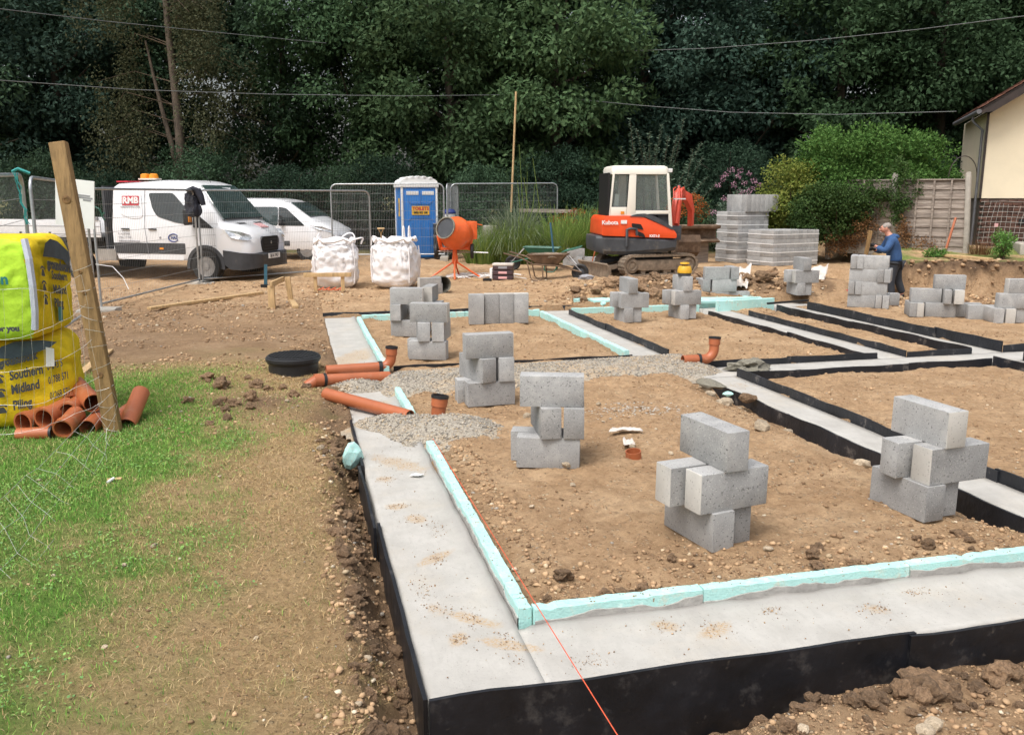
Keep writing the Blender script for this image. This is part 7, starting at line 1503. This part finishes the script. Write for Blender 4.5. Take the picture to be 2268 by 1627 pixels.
shrub('ivy', 'dark glossy ivy climbing over the wooden fence', 'ivy', (AT(1850, 450, 23.6).x, 23.4, .75), np.array([1.25, .45, .85]), 75, .06, 'leaf_ivy', 7, 260, .28)
def cover(name, label, cat, pts, n, leaf, mt, seed, th=.1):     # climbing leaves laid over a face, pts = (u, v, Y) patches with radius
    g = np.random.default_rng(seed); C = []
    for (u, v, Y, ru, rv, k) in pts:
        for _ in range(k): C.append(tuple(AT(u + g.normal() * ru, v + g.normal() * rv, Y + g.uniform(-.05, .1))))
    C = np.array(C); o = link(name, foliage(name, C, np.full(len(C), th) * g.uniform(.7, 1.3, len(C)), n, leaf, .32, 1, .5, seed), M[mt]); return tag(o, label, cat)
cover('ivy_strands', 'dark ivy hanging over the top of the wooden fence', 'ivy', [(2000, 410, 22.6, 16, 25, 30), (1985, 470, 22.7, 10, 12, 12), (1950, 430, 22.9, 25, 18, 30), (1905, 470, 23.2, 25, 18, 30)], 60, .055, 'leaf_ivy', 8, .13)
cover('dead_ivy', 'brown dead ivy clinging to the wooden fence', 'ivy', [(2005, 515, 22.55, 9, 18, 30), (1880, 520, 23.3, 26, 14, 46), (1850, 545, 23.4, 25, 10, 30), (2040, 540, 22.3, 25, 8, 16), (1925, 500, 23.0, 18, 14, 24)], 26, .05, 'leaf_dead', 9, .10)
# planting behind the digger
b0 = Vector((AT(1460, 400, 27).x, 27, .3)); o = thing('tall_shrub', 'tall grey green shrub with upright wands behind the digger', 'shrub', b0)
its = [((random.uniform(-.5, .5), random.uniform(-.3, .3), .2), AT(u, v, 27) - b0) for u, v in ((1395, 262), (1410, 285), (1438, 292), (1465, 275), (1480, 300), (1515, 262), (1500, 300), (1555, 315), (1558, 345), (1375, 325), (1380, 360), (1450, 320), (1425, 320), (1535, 330), (1570, 390), (1590, 405), (1340, 380), (1490, 330))]
shoots(o, its, .24, 'leaf_greyg', 14, .012, .05, .35)
shrub('dark_shrub', 'leafy dark shrub at the foot of the grey green wands', 'shrub', (b0.x, 26.6, .2), np.array([1.6, .6, .9]), 45, .08, 'leaf_mid', 15, 170, .35)
pk = shrub('pink_shrub', 'grey green shrub with pink flower heads left of the block packs', 'shrub', (AT(1635, 450, 25).x, 25.0, .2), np.array([.95, .6, .95]), 55, .07, 'leaf_greyg', 16, 130, .28)
C = np.array([tuple(AT(u, v, 24.6) - Vector((AT(1635, 450, 25).x, 25, .2))) for u, v in ((1600, 395), (1620, 375), (1640, 378), (1660, 385), (1610, 385), (1650, 405), (1670, 400), (1625, 410), (1680, 410), (1590, 410), (1640, 425), (1655, 428), (1605, 440), (1580, 470), (1665, 418), (1635, 392))])
tag(link('flowers', foliage('flowers', C, np.full(len(C), .10), 38, .04, .4, .8, .2, 17), M['petal_pink'], pk), kind='stuff')
for nm, lb, u, v, Y, r_, sd_ in (('berry_shrub', 'shrub with rusty orange berries left of the digger cab', 1290, 450, 25.6, (.95, .5, .62), 18), ('berry_shrub', 'shrub with rusty orange berries right of the digger cab', 1525, 420, 25.4, (.65, .5, .85), 19)):
    c = AT(u, v, Y); c.z = .35; s_ = shrub(nm, lb, 'shrub', c, np.array(r_), 40, .06, 'leaf_mid', sd_, 150, .3, 'orange berried shrubs beside the digger'); g = np.random.default_rng(sd_); q = unit(g.normal(size=(46, 3))) * [r_[0] * .95, r_[1], r_[2] * .95]; q[:, 2] = np.abs(q[:, 2]) * .8 + r_[2] * 1.1
    q[:, 1] = -np.abs(q[:, 1]); link('berries', foliage('berries', q, np.full(46, .12), 40, .035, .45, .8, .1, sd_ + 1), M['petal_rust'], s_)
cw = AT(1331, 425, 25.2); tag(MB().tube([cw, cw + Vector((.04, 0, .05))], .05, 8).build('white_bloom', M['whiteplain'], None), 'single white bloom above the orange berries', 'flower')
# ribbons: pampas and tall grass
def ribbons(name, parent, mt, n, base_r, len_, wd, spread, seed, arch=.8, up=1.0):
    g = np.random.default_rng(seed); a = g.uniform(0, 6.283, n); br = base_r * np.sqrt(g.random(n)); L = len_ * g.uniform(.55, 1.15, n); K = 7
    b = a + g.normal(size=n) * .5; sp = spread * g.uniform(.2, 1.2, n); V = []
    x0 = br * np.cos(a); y0 = br * np.sin(a)
    for k in range(K):
        t = k / (K - 1); r = L * sp * t ** 1.3; z = L * (up * t - arch * sp * t ** 2.6); sx = -np.sin(b) * wd * (1 - .8 * t); sy = np.cos(b) * wd * (1 - .8 * t)
        px = x0 + r * np.cos(b); py = y0 + r * np.sin(b); V += [np.stack([px - sx, py - sy, z], 1), np.stack([px + sx, py + sy, z], 1)]
    V = np.stack(V, 1).reshape(-1, 3); i = (np.arange(n) * 2 * K)[:, None, None] + (np.arange(K - 1) * 2)[None, :, None] + np.array([0, 1, 3, 2])[None, None]
    return link(name, np_mesh(name, V, i.reshape(-1, 4), True), M[mt], parent)
pc = Vector((.10, 24.6, hz(0, 24.6))); o = thing('pampas_grass', 'large arching pampas grass clump behind the wheelbarrows', 'grass', pc)
ribbons('blades', o, 'pampas', 1700, .42, 1.85, .011, .92, 3, .85, 1.0)
mb = MB()
for u, v, u2 in ((1150, 300, 1158), (1168, 360, 1166), (1185, 385, 1180), (1160, 372, 1170), (1146, 380, 1152), (1180, 330, 1195)): a = AT(u2, 460, 24.6) - pc; mb.tube([Vector((a.x * .4, 0, .4)), a, AT(u, v + 20, 24.6) - pc], [.012, .012, .006], 5)
mb.build('flower_stalks', M['tallgrass'], o)
for i, (x, y, n, l_, lb) in enumerate(((-.75, 23.6, 520, 1.0, 'green grass clump left of the wheelbarrows'), (.1, 23.3, 520, 1.05, 'yellow green grass clump behind the green wheelbarrow'), (1.35, 24.0, 620, 1.35, 'tall green grass clump right of the pampas'), (2.1, 24.3, 620, 1.35, 'tall green grass clump against the digger'), (2.8, 24.6, 420, 1.3, 'green grass clump hidden behind the digger'))):
    o = thing('grass_clump', lb, 'grass', (x, y, hz(x, y) - .02), i, 'tall grass clumps behind the wheelbarrows'); ribbons('blades', o, 'tallgrass', int(n * 1.2), .5, l_ * 1.25, .012, .62, 30 + i, .6, .95)
o = thing('dry_grass_tuft', 'tuft of dry grass at the foot of the concrete post', 'grass', (*AT(2175, 545, 21.5)[:2], .5)); ribbons('blades', o, 'leaf_dead', 220, .3, .42, .005, .5, 40, .5, .9)
shrub('weed', 'leafy green weed growing in front of the brick house base', 'plant', (*AT(2220, 560, 21.2)[:2], .42), np.array([.20, .18, .40]), 22, .06, 'leaf_lime', 21, 60, .12)
shrub('weed', 'low green weed at the foot of the wooden fence', 'plant', (*AT(2075, 553, 21.4)[:2], .45), np.array([.22, .1, .08]), 12, .06, 'leaf_lime', 22, 50, .09)

# ------------------------------------------------------------------ the man with the post
def skin_obj(name, verts, edges, radii, mt, parent, sub=2):
    me = bpy.data.meshes.new(name); me.from_pydata(verts, edges, []); o = bpy.data.objects.new(name, me); COL.objects.link(o)
    sk_ = o.modifiers.new('s', 'SKIN'); ly = me.skin_vertices[0].data
    for i, r_ in enumerate(radii): ly[i].radius = r_ if isinstance(r_, tuple) else (r_, r_); ly[i].use_root = (i == 0)
    o.modifiers.new('u', 'SUBSURF').levels = sub; bpy.context.view_layer.update()
    m2 = bpy.data.meshes.new_from_object(o.evaluated_get(bpy.context.evaluated_depsgraph_get())); bpy.data.objects.remove(o)
    m2.polygons.foreach_set('use_smooth', [True] * len(m2.polygons)); m2.materials.clear(); m2.name = name; return link(name, m2, M[mt], parent)
pm = AT(1984, 560, 20.0); man = thing('person', 'man in a blue hoodie holding a timber post by the cut bank', 'person', (pm.x, 20.0, -.46), R(-14))
hn = (-.50, -.10, 1.27); hf = (-.50, .06, 1.17)
V = [(0, 0, .92), (-.02, 0, 1.10), (-.08, 0, 1.30), (-.13, 0, 1.44), (-.20, 0, 1.54), (-.26, 0, 1.62), (-.27, 0, 1.70), (-.12, -.20, 1.40), (-.26, -.26, 1.16), (-.40, -.16, 1.22), hn, (-.12, .20, 1.40), (-.28, .24, 1.14), (-.40, .14, 1.14), hf,
     (-.02, -.10, .86), (-.07, -.12, .48), (-.02, -.12, .08), (-.14, -.13, .04), (.06, .10, .86), (.10, .12, .48), (.24, .12, .12), (.12, .13, .05)]
E = [(0, 1), (1, 2), (2, 3), (3, 4), (4, 5), (5, 6), (3, 7), (7, 8), (8, 9), (9, 10), (3, 11), (11, 12), (12, 13), (13, 14), (0, 15), (15, 16), (16, 17), (17, 18), (0, 19), (19, 20), (20, 21), (21, 22)]
Rd = [(.14, .11), .12, (.15, .11), .10, .055, .085, .075, .06, .045, .038, .03, .06, .045, .038, .03, .085, .06, .045, .035, .085, .06, .045, .035]
skin_obj('body', V, E, Rd, 'skin', man)
hv = [0, 1, 2, 3, 7, 8, 9, 11, 12, 13]; Vh = [(0.01, 0, .84), (-.02, 0, 1.0), (-.07, 0, 1.22), (-.12, 0, 1.40), (-.17, 0, 1.50), (-.13, -.20, 1.38), (-.27, -.28, 1.14), (-.44, -.14, 1.235), (-.13, .20, 1.38), (-.28, .26, 1.12), (-.44, .12, 1.15)]
skin_obj('hoodie', Vh, [(0, 1), (1, 2), (2, 3), (3, 4), (3, 5), (5, 6), (6, 7), (3, 8), (8, 9), (9, 10)], [(.20, .17), (.20, .18), (.22, .18), (.17, .15), .09, .105, .085, .06, .105, .085, .06], 'hoodie', man)
lp = lump_mesh(70, .15, 2); lp.materials.append(M['hoodie']); hd = link('hood', lp, None, man); hd.location = (-.05, 0, 1.47); hd.scale = (.20, .30, .16)
skin_obj('trousers', [(0, 0, .92), (-.03, -.11, .82), (-.08, -.12, .48), (-.03, -.12, .12), (.06, .10, .82), (.11, .12, .48), (.24, .12, .15)], [(0, 1), (1, 2), (2, 3), (0, 4), (4, 5), (5, 6)], [(.17, .14), .125, .095, .08, .125, .095, .08], 'trouser', man)
for k, (a, b, c_) in enumerate((((-.03, -.12, .14), (-.04, -.12, .05), (-.17, -.13, .04)), ((.24, .12, .17), (.24, .12, .06), (.11, .13, .05)))): skin_obj('boot', [a, b, c_], [(0, 1), (1, 2)], [.06, .06, .045], 'black', man)
for k, (hp, sgn) in enumerate(((hn, 1), (hf, -1))):
    c = Vector(hp); Vg = [c + Vector((.09, 0, -.01)), c + Vector((.03, 0, 0)), c + Vector((-.02, 0, .0))]; Eg = [(0, 1), (1, 2)]; Rg = [.035, .042, .04]
    for f in range(4): b = len(Vg); z_ = .03 - .02 * f; Vg += [c + Vector((-.05, -.035 * sgn, z_)), c + Vector((-.075, .0, z_ - .005)), c + Vector((-.05, .035 * sgn, z_ - .01))]; Eg += [(2, b), (b, b + 1), (b + 1, b + 2)]; Rg += [.011, .010, .009]
    b = len(Vg); Vg += [c + Vector((-.01, .04 * sgn, .035)), c + Vector((-.04, .05 * sgn, .03))]; Eg += [(1, b), (b, b + 1)]; Rg += [.013, .011]
    skin_obj('glove', [tuple(v) for v in Vg], Eg, Rg, 'black', man, 1)
lp = lump_mesh(71, .06, 3); lp.materials.append(M['hair']); hr = link('hair', lp, None, man); hr.location = (-.245, 0, 1.70); hr.scale = (.21, .185, .20); hr.rotation_euler = (0, -.35, 0)
lp = lump_mesh(72, .04, 2); lp.materials.append(M['skin']); fc = link('face', lp, None, man); fc.location = (-.285, 0, 1.645); fc.scale = (.18, .155, .27); fc.rotation_euler = (0, .35, 0)
for y_ in (-.085, .085): mb = MB(); mb.box((-.255, y_, 1.645), (.045, .02, .065)); mb.build('ear', M['skin'], man, bevel=.008)
mb = MB(); mb.box((-.378, 0, 1.625), (.04, .03, .05), (0, .4, 0)); mb.build('nose', M['skin'], man, bevel=.01); mb = MB(); mb.box((-.362, 0, 1.575), (.012, .05, .012)); mb.build('mouth', M['redfade'], man)
for y_ in (-.032, .032): mb = MB(); mb.box((-.365, y_, 1.665), (.014, .022, .012)); mb.build('eye', M['ink'], man)
hw = man.matrix_basis @ Vector((-.56, -.02, 1.22)); p1 = AT(1928, 511, 19.85); p0_ = AT(1911, 600, 19.95); dq = (p0_ - p1)
tag(MB().bar(p1, p1 + dq * 1.35, .075, .075).build('held_post', M['wood_treated'], None, bevel=.008), 'short timber post held upright by the man in the blue hoodie', 'post')
